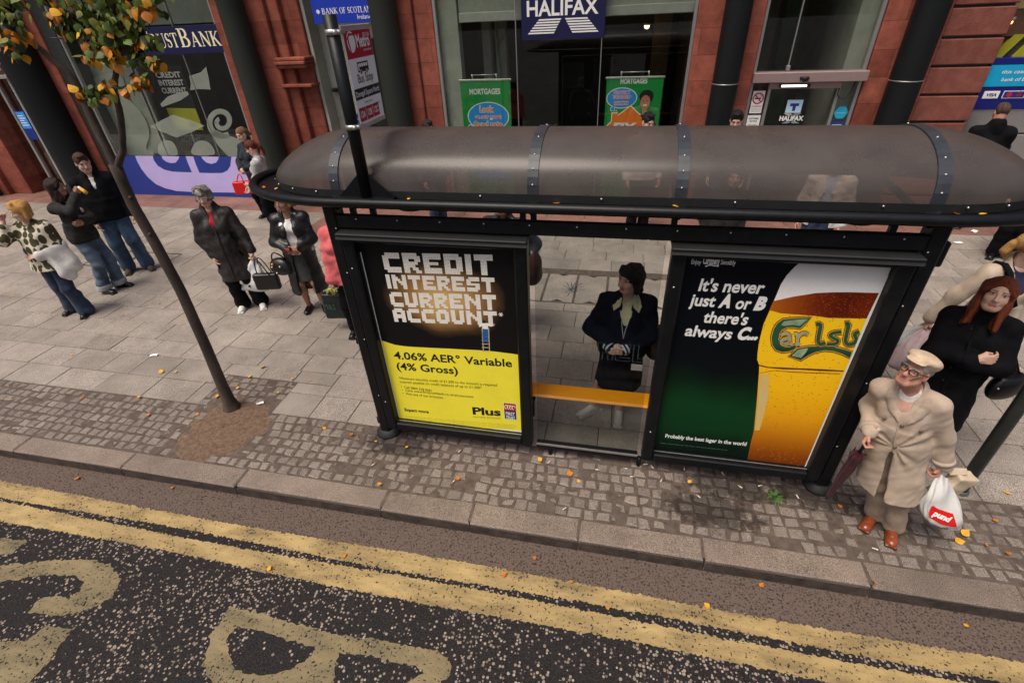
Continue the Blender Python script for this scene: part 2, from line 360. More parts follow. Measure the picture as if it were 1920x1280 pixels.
def granite(name, a, b, island=0.12, speck=0.35, stain=True):
    M = bpy.data.materials.new(name); M.use_nodes = True; MATS[name] = M
    n = M.node_tree.nodes; L = M.node_tree.links; p = n["Principled BSDF"]; p.inputs["Roughness"].default_value = 0.62; p.inputs["Specular IOR Level"].default_value = 0.35
    tc = n.new("ShaderNodeTexCoord")
    f = n.new("ShaderNodeTexNoise"); f.inputs["Scale"].default_value = 190; f.inputs["Detail"].default_value = 3; L.new(tc.outputs["Object"], f.inputs["Vector"])
    rp = n.new("ShaderNodeValToRGB"); rp.color_ramp.elements[0].position = .36; rp.color_ramp.elements[1].position = .62; rp.color_ramp.elements[0].color = (*a, 1); rp.color_ramp.elements[1].color = (*b, 1); L.new(f.outputs["Fac"], rp.inputs[0])
    d = n.new("ShaderNodeTexNoise"); d.inputs["Scale"].default_value = 1.6; d.inputs["Detail"].default_value = 9; d.inputs["Roughness"].default_value = .72; L.new(tc.outputs["Object"], d.inputs["Vector"])
    dr = n.new("ShaderNodeMapRange"); dr.inputs[1].default_value = .3; dr.inputs[2].default_value = .62; dr.inputs[3].default_value = .6 if stain else .85; dr.inputs[4].default_value = 1.08; L.new(d.outputs["Fac"], dr.inputs[0])
    g = n.new("ShaderNodeNewGeometry"); mr = n.new("ShaderNodeMapRange"); mr.inputs[3].default_value = 1-island; mr.inputs[4].default_value = 1+island; L.new(g.outputs["Random Per Island"], mr.inputs[0])
    mu = n.new("ShaderNodeMath"); mu.operation = 'MULTIPLY'; L.new(dr.outputs[0], mu.inputs[0]); L.new(mr.outputs[0], mu.inputs[1])
    v = n.new("ShaderNodeVectorMath"); v.operation = 'MULTIPLY'; L.new(rp.outputs[0], v.inputs[0]); L.new(mu.outputs[0], v.inputs[1]); L.new(v.outputs[0], p.inputs["Base Color"])
    bp = n.new("ShaderNodeBump"); bp.inputs["Strength"].default_value = 0.45; bp.inputs["Distance"].default_value = 0.004; L.new(f.outputs["Fac"], bp.inputs["Height"]); L.new(bp.outputs[0], p.inputs["Normal"])
    return M

def stone_block_mat(name, c1, c2, mort, bw, bh, off=0.5):
    M = bpy.data.materials.new(name); M.use_nodes = True; MATS[name] = M
    n = M.node_tree.nodes; L = M.node_tree.links; p = n["Principled BSDF"]; p.inputs["Roughness"].default_value = 0.8; p.inputs["Specular IOR Level"].default_value = 0.25
    tc = n.new("ShaderNodeTexCoord"); sx = n.new("ShaderNodeSeparateXYZ"); L.new(tc.outputs["Object"], sx.inputs[0])
    ad = n.new("ShaderNodeMath"); ad.operation = 'ADD'; L.new(sx.outputs[0], ad.inputs[0]); L.new(sx.outputs[1], ad.inputs[1])
    cb = n.new("ShaderNodeCombineXYZ"); L.new(ad.outputs[0], cb.inputs[0]); L.new(sx.outputs[2], cb.inputs[1])
    br = n.new("ShaderNodeTexBrick"); br.inputs["Scale"].default_value = 1; br.inputs["Brick Width"].default_value = bw; br.inputs["Row Height"].default_value = bh; br.inputs["Mortar Size"].default_value = 0.004; br.inputs["Color1"].default_value = (*c1, 1); br.inputs["Color2"].default_value = (*c2, 1); br.inputs["Mortar"].default_value = (*mort, 1); br.offset = off
    L.new(cb.outputs[0], br.inputs["Vector"])
    z = n.new("ShaderNodeTexNoise"); z.inputs["Scale"].default_value = 5; z.inputs["Detail"].default_value = 9; z.inputs["Roughness"].default_value = .7; L.new(tc.outputs["Object"], z.inputs["Vector"])
    mr = n.new("ShaderNodeMapRange"); mr.inputs[1].default_value = .3; mr.inputs[2].default_value = .7; mr.inputs[3].default_value = .62; mr.inputs[4].default_value = 1.3; L.new(z.outputs["Fac"], mr.inputs[0])
    v = n.new("ShaderNodeVectorMath"); v.operation = 'MULTIPLY'; L.new(br.outputs["Color"], v.inputs[0]); L.new(mr.outputs[0], v.inputs[1]); L.new(v.outputs[0], p.inputs["Base Color"])
    z2 = n.new("ShaderNodeTexNoise"); z2.inputs["Scale"].default_value = 70; z2.inputs["Detail"].default_value = 6; L.new(tc.outputs["Object"], z2.inputs["Vector"])
    hh = n.new("ShaderNodeMath"); hh.operation = 'MULTIPLY_ADD'; hh.inputs[1].default_value = -2.0; L.new(br.outputs["Fac"], hh.inputs[0]); L.new(z2.outputs["Fac"], hh.inputs[2])
    bp = n.new("ShaderNodeBump"); bp.inputs["Strength"].default_value = 0.5; bp.inputs["Distance"].default_value = 0.006; L.new(hh.outputs[0], bp.inputs["Height"]); L.new(bp.outputs[0], p.inputs["Normal"])
    return M

ROADZ = -0.11
ROAD = road_mat()
YLINE = paint_mat("line_paint", (0.14, 0.098, 0.042), (0.43, 0.305, 0.125), 0.53)
YWORN = paint_mat("letter_paint", (0.085, 0.068, 0.036), (0.235, 0.18, 0.088), 0.545)
SLAB = granite("paving_granite", (0.085, 0.071, 0.061), (0.47, 0.41, 0.355), 0.12)
SETT = granite("sett_granite", (0.075, 0.062, 0.053), (0.32, 0.265, 0.225), 0.18)
KERB = granite("kerb_granite", (0.075, 0.057, 0.046), (0.33, 0.26, 0.21), 0.14)
PINK = granite("red_granite", (0.14, 0.066, 0.05), (0.30, 0.155, 0.125), 0.12)
GRIME_SHADE = mat("kerb_grime_shade", (0.018, 0.013, 0.011), .9, col2=(0.075, 0.052, 0.042), scale=9, bump=.8, bscale=60)  # soot on the kerb face, with the shade beneath a bus painted into the colour
GROUT = mat("joint_dirt", (0.095, 0.07, 0.056), 0.95, var=0.4, scale=14, bump=0.5, bscale=120)
SOIL = mat("tree_pit_soil", (0.085, 0.052, 0.034), 0.95, col2=(0.20, 0.125, 0.082), scale=30, bump=1.0, bscale=90)
BLACKIRON = mat("cover_iron", (0.02, 0.018, 0.017), 0.6, var=0.3)

# ================================================================ ground
b = MB()
b.grid([[(x, y, ROADZ) for x in (-60, -9, -4, 0, 4, 9, 60)] for y in (-80, -30, -8, -4, -1, 0.05)], ROAD, False)
b.build("road", kind='structure', base=(0, 0, 0))

# road markings: ragged painted strips
def ragged_strip(mb, y0, y1, x0, x1, M, z, step=0.012, amp=0.005):
    N = int((x1-x0)/step); a = rng.normal(0, amp, N+1); c = rng.normal(0, amp, N+1)
    a += 0.010*np.sin(np.arange(N+1)*0.021+1); c += 0.010*np.sin(np.arange(N+1)*0.017)
    V = np.array([[(x0+i*step, y0+a[i], z), (x0+i*step, y1+c[i], z)] for i in range(N+1)])
    mb.grid(np.transpose(V, (1, 0, 2)), M, False)
b = MB(); ragged_strip(b, -0.408, -0.274, -9, 7, YLINE, ROADZ+0.004); b.build("yellow_line", kind='structure', base=(0, 0, 0))
b = MB(); ragged_strip(b, -0.604, -0.456, -9, 7, YLINE, ROADZ+0.004); b.build("yellow_line", kind='structure', base=(0, 0, 0))
def fine_outline(pts, step=0.02, amp=0.006):
    out = []; n = len(pts)
    for i in range(n):
        a, c = np.array(pts[i][:2], float), np.array(pts[(i+1) % n][:2], float); k = max(1, int(np.linalg.norm(c-a)/step))
        for j in range(k):
            q = a+(c-a)*j/k+rng.normal(0, amp, 2); out.append((q[0], q[1]))
    return out
def spline2(pts, n=5):
    P = np.array(pts, float); K = len(P); out = []
    for i in range(K):
        p0, p1, p2, p3 = P[i-1], P[i], P[(i+1) % K], P[(i+2) % K]
        for j in range(n):
            t = j/n; out.append(0.5*((2*p1)+(-p0+p2)*t+(2*p0-5*p1+4*p2-p3)*t*t+(-p0+3*p1-3*p2+p3)*t**3))
    return [tuple(p) for p in out]
LETZ = ROADZ+0.004
def road_letter(outers, name):
    mb = MB()
    for px, hole, smooth in outers:
        P = [at_z(u, v, ROADZ)[:2] for u, v in px]
        if smooth: P = spline2(P, 4)
        P = fine_outline(P)
        if hole:   # bridge outline and hole into one polygon
            H = fine_outline(spline2([at_z(u, v, ROADZ)[:2] for u, v in hole], 4))
            A = np.array(P); B = np.array(H)
            if np.sum(A[:, 0]*np.roll(A[:, 1], -1)-A[:, 1]*np.roll(A[:, 0], -1)) < 0: A = A[::-1]
            if np.sum(B[:, 0]*np.roll(B[:, 1], -1)-B[:, 1]*np.roll(B[:, 0], -1)) > 0: B = B[::-1]
            D = ((A[:, None]-B[None])**2).sum(2); i, j = np.unravel_index(D.argmin(), D.shape)
            A = np.roll(A, -i, 0); B = np.roll(B, -j, 0)
            P = [tuple(q) for q in np.vstack([A, A[:1], B, B[:1]])]
        from mathutils.geometry import tessellate_polygon
        V = [Vector((q[0], q[1], LETZ)) for q in P]
        T = tessellate_polygon([V])
        fs = []
        for t in T:
            a, c, d = (V[k] for k in t)
            fs.append(t if (c-a).cross(d-a).z > 0 else t[::-1])
        mb.add([tuple(q) for q in V], fs, YWORN)
    return mb.build(name, kind='structure', base=(0, 0, 0))
road_letter([([(-60, 1000), (0, 1007), (52, 1014), (22, 1039), (0, 1040), (-60, 1036)], None, False)], "road_letter")
road_letter([([(-40, 1068), (0, 1060), (60, 1054), (120, 1050), (170, 1049), (208, 1058), (227, 1085), (212, 1118), (165, 1145), (115, 1154), (52, 1150), (72, 1124), (100, 1116), (126, 1121), (150, 1110), (157, 1092), (146, 1080), (100, 1077), (50, 1084), (0, 1090), (-40, 1096)], None, False)], "road_letter")
road_letter([([(-60, 1206), (0, 1203), (50, 1200), (90, 1172), (137, 1178), (118, 1206), (100, 1230), (55, 1280), (20, 1330), (-60, 1330)], None, False)], "road_letter")
road_letter([([(430, 1139), (475, 1145), (550, 1167), (635, 1190), (715, 1200), (820, 1220), (848, 1240), (845, 1265), (815, 1290), (790, 1310), (740, 1300), (778, 1268), (795, 1264), (780, 1250), (700, 1230), (635, 1222), (628, 1250), (626, 1280), (640, 1330), (500, 1330), (400, 1290), (382, 1245), (395, 1190)],
              [(435, 1182), (465, 1177), (525, 1195), (575, 1210), (588, 1222), (560, 1245), (505, 1265), (450, 1258), (428, 1225)], False)], "road_letter")

# kerb stones, one run of granite
def chamfer_slab(mb, x0, x1, y0, y1, z0, z1, M, bev, jit=0.0, inset=0.0):
    """a stone with a bevelled top and slightly uneven corners"""
    c = [(x0, y0), (x1, y0), (x1, y1), (x0, y1)]
    c = [(x+rng.normal(0, jit), y+rng.normal(0, jit)) for x, y in c] if jit else c
    cx, cy = (x0+x1)/2, (y0+y1)/2
    dz = rng.normal(0, jit*0.5, 4) if jit else [0]*4
    vs = [(x, y, z0) for x, y in c]+[(x, y, z1-bev+dz[i]) for i, (x, y) in enumerate(c)]
    for i, (x, y) in enumerate(c):
        sx, sy = (1 if x < cx else -1), (1 if y < cy else -1); vs.append((x+sx*bev, y+sy*bev, z1+dz[i]))
    fs = [(0, 1, 5, 4), (1, 2, 6, 5), (2, 3, 7, 6), (3, 0, 4, 7), (4, 5, 9, 8), (5, 6, 10, 9), (6, 7, 11, 10), (7, 4, 8, 11), (8, 9, 10, 11)]
    mb.add(vs, fs, M)
b = MB()
ks = [-12.6, -11.5, -10.4, -9.4, -8.5, -7.6, -6.7, -5.8, -4.9, at_z(24, 843)[0], at_z(225, 876)[0], at_z(440, 910)[0], at_z(715, 948)[0], at_z(880, 977)[0], at_z(1084, 1013)[0], at_z(1322, 1052)[0], at_z(1635, 1099)[0], 4.6, 5.6, 6.7, 7.7, 8.8, 9.9, 11]
for i in range(len(ks)-1):
    chamfer_slab(b, ks[i]+0.005, ks[i+1]-0.006, rng.normal(0, .004), 0.188, ROADZ-0.15, rng.normal(0, .0025), KERB, 0.012, 0.003)
    x0, x1 = ks[i]+.006, ks[i+1]-.007; b.grid([[(x0+(x1-x0)*t, -.0125+rng.normal(0, .0015), z) for t in np.linspace(0, 1, 12)] for z in (ROADZ-.02, ROADZ+.03, -.045, -.017)], GRIME_SHADE, True)  # front face skin: sooty grime and painted-in shade
b.build("kerb", kind='structure', base=(0, 0, 0))

# bed below the paving joints, then setts, slabs
b = MB(); b.grid([[(x, y, -0.0085) for x in (-60, -10, 0, 10, 60)] for y in (0.02, 1, 4, 9, 20)], GROUT, False); b.build("paving_bed", kind='structure', base=(0, 0, 0))

PIT = (-2.32, -1.46, 0.60, 1.375)
b = MB(); yrow = 0.192
rows = []
while yrow < 0.86: h = 0.098+rng.normal(0, .004); rows.append((yrow, yrow+h)); yrow += h
def sett_row(y0, y1, x0, x1):
    x = x0+rng.uniform(-.05, 0)
    while x < x1:
        wd = rng.uniform(0.088, 0.125)
        xc, yc = x+wd/2, (y0+y1)/2
        d = ((xc+1.80)/0.40)**2+((yc-0.62)/0.46)**2
        if d > .92+rng.normal(0, .28):
            e = min(0.006, 0.002+abs(rng.normal(0, .002))); zz = -0.004+rng.normal(0, .004)
            c0 = rng.normal(0, .003, 2)
            chamfer_slab(b, x+0.005+c0[0], x+wd-0.005+c0[0], y0+0.005+c0[1], y1-0.005+c0[1], -0.05, min(zz, 0.004), SETT, 0.013, 0.005)
        x += wd
for y0, y1 in rows: sett_row(y0, y1, -11, 10)
yy = rows[-1][1]
while yy < 1.36: sett_row(yy, min(yy+.1, 1.372), -2.32, -1.46); yy += .1
b.build("cobble_strip", kind='structure', base=(0, 0, 0))
# soil round the tree
V = []
for i in range(15):
    r = i/14; row = []
    for j in range(48):
        a = 2*math.pi*j/48; k = 1+0.09*math.sin(3*a+1)+0.06*math.sin(7*a)
        x = -1.80+0.44*r*k*math.cos(a); y = 0.62+0.50*r*k*math.sin(a)
        row.append((x, y, -0.014+0.030*(1-r*r)+rng.normal(0, .003)*(r < .95)))
    V.append(row)
b = MB(); b.grid(V, SOIL, True, True); b.build("tree_pit", kind='structure', base=(-1.8, .62, -.012))

# slabs
b = MB(); y = rows[-1][1]+0.002; k = 0
EDGE = 6.42
ORN = (3.47, 4.33)
heights = [0.33, 0.36, 0.31, 0.35, 0.34]
ri = 0; rowl = []
while y < EDGE-0.1:
    h = heights[ri % 5]
    if y < ORN[0] < y+h+0.2: h = ORN[0]-y
    rowl.append((y, y+h)); y += h; ri += 1
for r, (y0, y1) in enumerate(rowl):
    x = -17+rng.uniform(0, .6)
    while x < 13:
        wd = float(rng.choice([0.42, 0.48, 0.56, 0.64]))
        xa, xb = x, x+wd; x += wd; ya = y0
        inorn = ORN[0]-.02 < (y0+y1)/2 < ORN[1]
        if inorn and xa < 4.4 and xb > -0.6:
            if xa < -0.6: xb = -0.6
            elif xb > 4.4: xa = 4.4
            else: continue
        if y0 < PIT[3] and xa < PIT[1]+.02 and xb > PIT[0]-.02:
            if y1 > PIT[3]: ya = max(y0, PIT[3]+.004)
            if y0 < 1.3:
                if xa < PIT[0]-.1:
                    if ya != y0: chamfer_slab(b, xa+.004, xb-.004, ya+.004, y1-.004, -.05, 0, SLAB, .004)
                    xb = PIT[0]; ya = y0
                    if y1 > PIT[3]: y1c = PIT[3]-.002
                    else: y1c = y1
                    chamfer_slab(b, xa+.004, xb-.004, y0+.004, y1c-.004, -.05, 0, SLAB, .004); continue
                if xb > PIT[1]+.1:
                    if y1 > PIT[3]: chamfer_slab(b, xa+.004, xb-.004, ya+.004, y1-.004, -.05, 0, SLAB, .004)
                    xa = PIT[1]; chamfer_slab(b, xa+.004, xb-.004, y0+.004, min(y1, PIT[3]-.002)-.004, -.05, 0, SLAB, .004); continue
                if y1 <= PIT[3]: continue
        chamfer_slab(b, xa+0.004, xb-0.004, ya+0.004, y1-0.004, -0.05, rng.normal(0, .0012), SLAB, 0.004, 0.001)
# ornamental row of square slabs between dark strips
x = 0.885-0.43*3
while x < 4.4:
    xe = min(x+0.43, 4.4)
    chamfer_slab(b, x+.016, xe-.016, ORN[0]+.03, ORN[1]-.03, -.05, 0.001, SLAB, .004, .001); x += 0.43
b.build("pavement", kind='structure', base=(0, 0, 0))
# dark scribble on one square and notches at its edges
b = MB(); INK = mat("marker_ink", (0.03, 0.03, 0.055), 0.6)
c = at_z(1072, 542)[:2]
for k in range(7):
    a = math.pi*k/7+rng.normal(0, .08); r1, r2 = rng.uniform(.1, .17), rng.uniform(.1, .19)
    for q in ribbon([(c[0]-r1*math.cos(a), c[1]-r1*math.sin(a)*1.3), (c[0]+rng.normal(0, .01), c[1]+rng.normal(0, .01)), (c[0]+r2*math.cos(a), c[1]+r2*math.sin(a)*1.3)], 0.011):
        b.poly([(p[0], p[1], 0.0025+k*.0002) for p in q], INK, nrm=(0, 0, 1))
b.build("pavement_scribble", kind='structure', base=(c[0], c[1], 0.0025))
b = MB()
for x in np.arange(0.885-.43*3, 4.3, .43):
    for y, s in ((ORN[0]+.03, 1), (ORN[1]-.03, -1)):
        for q in (-.215, ):
            xx = x-q
            b.poly([(xx-.085, y, .0035), (xx+.085, y, .0035), (xx+.035, y+s*.03, .0035), (xx, y+s*.055, .0035), (xx-.035, y+s*.03, .0035)], BLACKIRON, nrm=(0, 0, 1))
b.build("paving_notches", kind='structure', base=(0, 0, 0.003))
# red granite threshold along the building, wider before the entrance
b = MB()
for y0, y1 in ((EDGE, 6.75), (6.75, 7.4)):
    x = -17.0
    while x < 13: b2 = x+float(rng.choice([.7, .9, 1.1])); chamfer_slab(b, x+.004, b2-.004, y0+.004, y1-.004, -.05, 0.004, PINK, .004, .001); x = b2
for y0, y1 in ((5.35, 5.8), (5.8, EDGE)):
    x = -3.9
    while x < -2.4: chamfer_slab(b, x+.004, x+.496, y0+.004, y1-.004, -.05, 0.005, PINK, .004, .001); x += .5
b.build("threshold", kind='structure', base=(0, 0, 0))
# inspection covers: dark frames round paving
for nm, pts in (("inspection_cover", [(150, 495), (262, 472), (345, 480), (250, 508)]),):
    b = MB(); P = [at_z(u, v)[:2] for u, v in pts]
    for (xa, xb, ya, yb) in ((-6.95, -6.25, 3.66, 4.26), (-6.22, -5.5, 3.66, 4.26)):
        for q in ribbon([(xa, ya), (xb, ya), (xb, yb), (xa, yb), (xa, ya)], 0.03): b.poly([(p[0], p[1], 0.004) for p in q], BLACKIRON, nrm=(0, 0, 1))
    b.build(nm, None, "dark iron frame of the inspection cover set in the paving", "manhole cover")

# dark spill stains on the setts and slabs
def stain_mat(name, col, thr, sc):
    M = bpy.data.materials.new(name); M.use_nodes = True; n = M.node_tree.nodes; L = M.node_tree.links; p = n["Principled BSDF"]; p.inputs["Roughness"].default_value = .5; p.inputs["Base Color"].default_value = (*col, 1)
    tc = n.new("ShaderNodeTexCoord"); z = n.new("ShaderNodeTexNoise"); z.inputs["Scale"].default_value = sc; z.inputs["Detail"].default_value = 9; z.inputs["Roughness"].default_value = .75; L.new(tc.outputs["Object"], z.inputs["Vector"])
    g = n.new("ShaderNodeTexGradient"); g.gradient_type = 'SPHERICAL'; mp = n.new("ShaderNodeMapping"); mp.inputs["Scale"].default_value = (1/.62, 1/.30, 1); L.new(tc.outputs["Object"], mp.inputs[0]); L.new(mp.outputs[0], g.inputs[0])
    a = n.new("ShaderNodeMath"); a.operation = 'MULTIPLY_ADD'; a.inputs[1].default_value = .45; L.new(g.outputs["Fac"], a.inputs[0]); L.new(z.outputs["Fac"], a.inputs[2])
    r = n.new("ShaderNodeMapRange"); r.inputs[1].default_value = thr; r.inputs[2].default_value = thr+.12; r.inputs[4].default_value = .45; L.new(a.outputs[0], r.inputs[0]); L.new(r.outputs[0], p.inputs["Alpha"]); return M
STAIN = stain_mat("dark_spill", (0.008, 0.0065, 0.006), .66, 9)
for k, (x, y, sx_, sy_) in enumerate(((2.72, .44, .6, .3), (2.9, .72, .62, .2), (.0, .70, .5, .22), (3.55, .72, .35, .25))):
    b = MB(); b.grid([[(x+sx_*i, y+sy_*j, .0058+.0006*k) for i in (-1, 0, 1)] for j in (-1, 0, 1)], STAIN, False); b.build("pavement_stain", kind='structure', base=(x, y, .0058+.0006*k))
# ================================================================ the bank building
RED1, RED2 = (0.20, 0.052, 0.034), (0.30, 0.088, 0.058)
STONE = stone_block_mat("red_sandstone", RED1, RED2, (0.13, 0.04, 0.026), 0.62, 0.36)
ASHLAR = mat("rusticated_sandstone", (0.17, 0.053, 0.038), 0.8, col2=(0.265, 0.092, 0.068), scale=6, bump=0.5, bscale=80, island=0.1, spec=.25, detail=9)
DARKCOL = mat("dark_granite_column", (0.004, 0.005, 0.006), 0.45, col2=(0.012, 0.014, 0.015), scale=160, spec=0.22)
GREYCOL = mat("grey_granite_column", (0.012, 0.015, 0.012), 0.5, col2=(0.034, 0.037, 0.031), scale=140, spec=0.25)
WGLASS = glass("window_glass", (0.90, 0.925, 0.905), (0.7, 0.74, 0.74), 0.03)
STEEL = mat("brushed_steel", (0.42, 0.41, 0.40), 0.38, 0.75, var=0.2, scale=20, stretch=(1, 1, 30))
ALU = mat("silver_aluminium", (0.52, 0.52, 0.51), 0.4, 0.6, var=.15, scale=5)
GREYWALL = mat("grey_green_plaster", (0.29, 0.30, 0.25), 0.85, col2=(0.40, 0.41, 0.35), scale=3, bump=.15, bscale=60)
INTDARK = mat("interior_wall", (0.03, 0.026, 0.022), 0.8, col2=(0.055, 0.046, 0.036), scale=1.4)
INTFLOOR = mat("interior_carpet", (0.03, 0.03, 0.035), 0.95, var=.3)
BLIND = mat("blind_casing", (0.42, 0.42, 0.38), 0.6, var=.12, scale=4)
FROST = mat("frosted_vinyl", (0.36, 0.40, 0.34), 0.85, var=.12, scale=3, alpha=0.55)
BLUE = mat("blue_vinyl", srgb(30, 52, 135), 0.4, var=.1, scale=1.5)
LILAC = mat("lilac_vinyl", srgb(186, 172, 226), 0.45, var=.06, scale=2)
NAVY = mat("navy_sign", srgb(24, 26, 92), 0.35, var=.1, scale=2)
NAVYD = mat("dark_navy_sign", srgb(22, 22, 66), 0.35, var=.1, scale=2)
CREAM = mat("cream_lettering", srgb(240, 232, 190), 0.5)
WHITE = mat("white_print", (0.82, 0.81, 0.78), 0.5)
REDP = mat("red_print", srgb(190, 28, 50), 0.45)
BLACKP = mat("black_print", (0.006, 0.006, 0.007), 0.5)
PLINTH = mat("dark_plinth", (0.015, 0.019, 0.017), 0.45, col2=(0.04, 0.045, 0.04), scale=25)
GY = 7.2      # plane of the shop windows
bank = empty("bank_building", (0, 7.2, 0), "red sandstone bank building with dark granite columns and tall shop windows", "building")

b = MB()
def pier(x0, x1, yf, yb, z1=4.4, M=STONE, bev=0.015, z0=0): b.box(x0, x1, yf, yb, z0, z1, M, bev)
b = MB(); pier(-17, -12.75, 6.9, 7.9); pier(-12.78, -12.2, 7.02, 7.9); b.build("pier", bank)
b = MB(); pier(-10.45, -9.74, 7.12, 8.2); b.box(-9.74, -9.40, 7.16, 7.9, 0, 4.4, PLINTH, .01); b.build("pier", bank)
b = MB(); pier(-5.70, -4.62, 7.14, 8.6)
# moulded, stepped jamb and arch springing of the entrance
pier(-4.62, -4.40, 7.24, 8.6); pier(-4.40, -4.07, 7.36, 8.6)
for z, p in ((2.50, .05), (2.56, .09), (2.62, .05), (2.18, .03)): b.box(-4.66, -4.03, 7.14-p, 7.5, z, z+.055, STONE, .012)
b.build("pier", bank)
b = MB(); pier(-2.24, -1.84, 7.10, 8.2); pier(-1.84, -1.5, 7.17, 8.2); b.build("pier", bank)
b = MB(); pier(2.74, 3.70, 7.10, 8.2); b.build("pier", bank)
b = MB(); pier(5.31, 6.13, 7.12, 8.2, M=STONE); b.build("pier", bank)
# rusticated pier with open joints
b = MB(); zs = [0, .38, .76, 1.14, 1.52, 1.90, 2.28, 2.64, 3.01, 3.4, 3.8, 4.4]
for i in range(len(zs)-1): b.box(6.135, 6.925, 7.14+.004*(i % 2), 8.2, zs[i]+.016, zs[i+1]-.016, ASHLAR, .014)
b.box(6.15, 6.9, 7.2, 8.15, 0, 4.4, PLINTH); b.build("rusticated_pier", bank)
b = MB()
for i in range(len(zs)-1): b.box(9.3, 14.5, 7.14+.004*(i % 2), 8.2, zs[i]+.016, zs[i+1]-.016, ASHLAR, .014)
b.box(9.35, 14.4, 7.2, 8.15, 0, 4.4, PLINTH); b.build("rusticated_pier", bank)
b = MB(); b.box(-17, 14.5, 7.05, 11.8, 4.4, 9.0, STONE); b.box(-17, 14.5, 6.85, 7.05, 4.45, 4.8, STONE, .03); b.build("upper_wall", bank)
def column(cx, cy, r, M, collar=None):
    m = MB(); pr = [(r*1.35, 0), (r*1.35, .16), (r*1.28, .2), (r*1.15, .23), (r*1.22, .28), (r*1.12, .34), (r*1.02, .38), (r, .42)]
    pr += [(r, 1.6), (r*1.0, 1.63)]
    pr += [(r*.985, 3.0), (r*.97, 4.2), (r*1.1, 4.3), (r*1.2, 4.4)]
    m.lathe((cx, cy), pr, M, 36)
    if collar: m.lathe((cx, cy), [(r*1.0, collar), (r*1.012, collar+.004), (r*1.012, collar+.010), (r*1.0, collar+.014)], STEEL, 36)
    return m.build("column", bank)
column(-10.30, 6.95, .35, DARKCOL); column(-5.12, 6.95, .225, GREYCOL); column(-2.28, 6.95, .235, GREYCOL)
column(3.28, 6.95, .195, DARKCOL, 2.13); column(5.79, 6.95, .215, DARKCOL, 2.13)
b = MB()   # dark plinth block at the far left
b.box(-14.2, -12.95, 6.55, 7.0, 0, .62, PLINTH, .03); b.box(-14.1, -13.02, 6.6, 6.98, .62, .75, PLINTH, .04); b.lathe((-13.56, 6.82), [(.42, .75), (.42, .85), (.36, .9), (.34, 1.0), (.33, 4.4)], DARKCOL, 32); b.build("column", bank)

# interior shell
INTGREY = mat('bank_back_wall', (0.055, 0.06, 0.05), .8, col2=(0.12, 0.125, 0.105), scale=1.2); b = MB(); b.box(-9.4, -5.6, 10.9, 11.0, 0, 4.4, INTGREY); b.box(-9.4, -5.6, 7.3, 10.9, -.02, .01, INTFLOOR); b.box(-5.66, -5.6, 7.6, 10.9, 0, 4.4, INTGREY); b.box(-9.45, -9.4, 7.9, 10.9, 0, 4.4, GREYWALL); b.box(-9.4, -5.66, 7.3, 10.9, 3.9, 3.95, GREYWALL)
b.box(-9.4, -8.25, 7.55, 7.62, .85, 3.9, GREYWALL); b.box(-9.4, -5.7, 7.5, 7.56, 3.27, 3.9, GREYWALL)
b.build("interior", bank)
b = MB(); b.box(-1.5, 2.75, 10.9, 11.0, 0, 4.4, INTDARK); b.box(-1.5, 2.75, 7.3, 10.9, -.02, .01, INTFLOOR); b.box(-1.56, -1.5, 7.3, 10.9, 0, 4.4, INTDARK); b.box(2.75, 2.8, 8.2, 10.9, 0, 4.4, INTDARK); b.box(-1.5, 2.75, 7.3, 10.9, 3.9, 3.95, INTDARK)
b.box(-1.46, -1.12, 7.3, 7.5, 0, 3.9, GREYWALL); b.box(-.72, -.52, 8.3, 8.5, 0, 3.3, GREYWALL); b.box(-.95, -.8, 8.2, 8.4, 0, 3.3, BLIND)
BRASS = mat("warm_timber", (0.13, 0.075, 0.03), .6, var=.3)
b.box(-.45, .1, 10.6, 10.7, 2.75, 2.95, BRASS); b.box(2.2, 2.55, 10, 10.3, 0, 3.2, BRASS)
b.box(-1.1, 2.7, 7.32, 7.42, 3.08, 3.22, BLIND, .01); b.box(-1.1, 2.7, 7.35, 7.4, 3.22, 3.9, GREYWALL)
# desks, chairs and hung panels dimly seen inside
DESK = mat("interior_desk", (0.05, 0.045, 0.04), .5, var=.2)
for x in (-.1, 1.0, 1.9): b.box(x, x+.7, 9.2, 9.8, .68, .74, DESK); b.box(x+.05, x+.12, 9.25, 9.75, 0, .68, DESK); b.box(x+.58, x+.65, 9.25, 9.75, 0, .68, DESK)
for x, z in ((.25, 1.6), (.95, 1.65)): b.box(x, x+.5, 10.8, 10.86, z, z+.55, mat("wall_screen", (0.012, 0.014, 0.03), .25))
b.build("interior", bank)
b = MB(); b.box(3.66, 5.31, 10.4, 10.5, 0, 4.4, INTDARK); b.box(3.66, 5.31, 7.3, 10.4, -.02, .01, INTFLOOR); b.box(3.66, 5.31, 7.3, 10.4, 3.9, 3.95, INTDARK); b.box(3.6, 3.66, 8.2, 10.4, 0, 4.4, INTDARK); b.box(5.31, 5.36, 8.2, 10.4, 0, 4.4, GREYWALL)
b.box(5.02, 5.29, 7.3, 8.5, 0, 3.9, GREYWALL); GREENW = mat("green_wall", (0.03, 0.07, 0.02), .7, var=.3, scale=3); b.box(4.55, 4.9, 9.6, 9.7, 0, 3.9, GREENW); b.box(4.0, 4.25, 8.8, 8.9, 0, 3.9, mat("brown_wall", (0.07, 0.05, 0.03), .8, var=.2))
b.build("interior", bank)
b = MB(); b.box(-12.3, -10.4, 9.0, 9.1, 0, 4.4, GREYWALL); b.box(-12.3, -12.2, 7.9, 9.0, 0, 4.4, GREYWALL); b.box(-10.45, -10.4, 8.2, 9.0, 0, 4.4, GREYWALL); b.box(-12.3, -10.4, 7.9, 9, 0, .004, PINK); b.build("interior", bank)
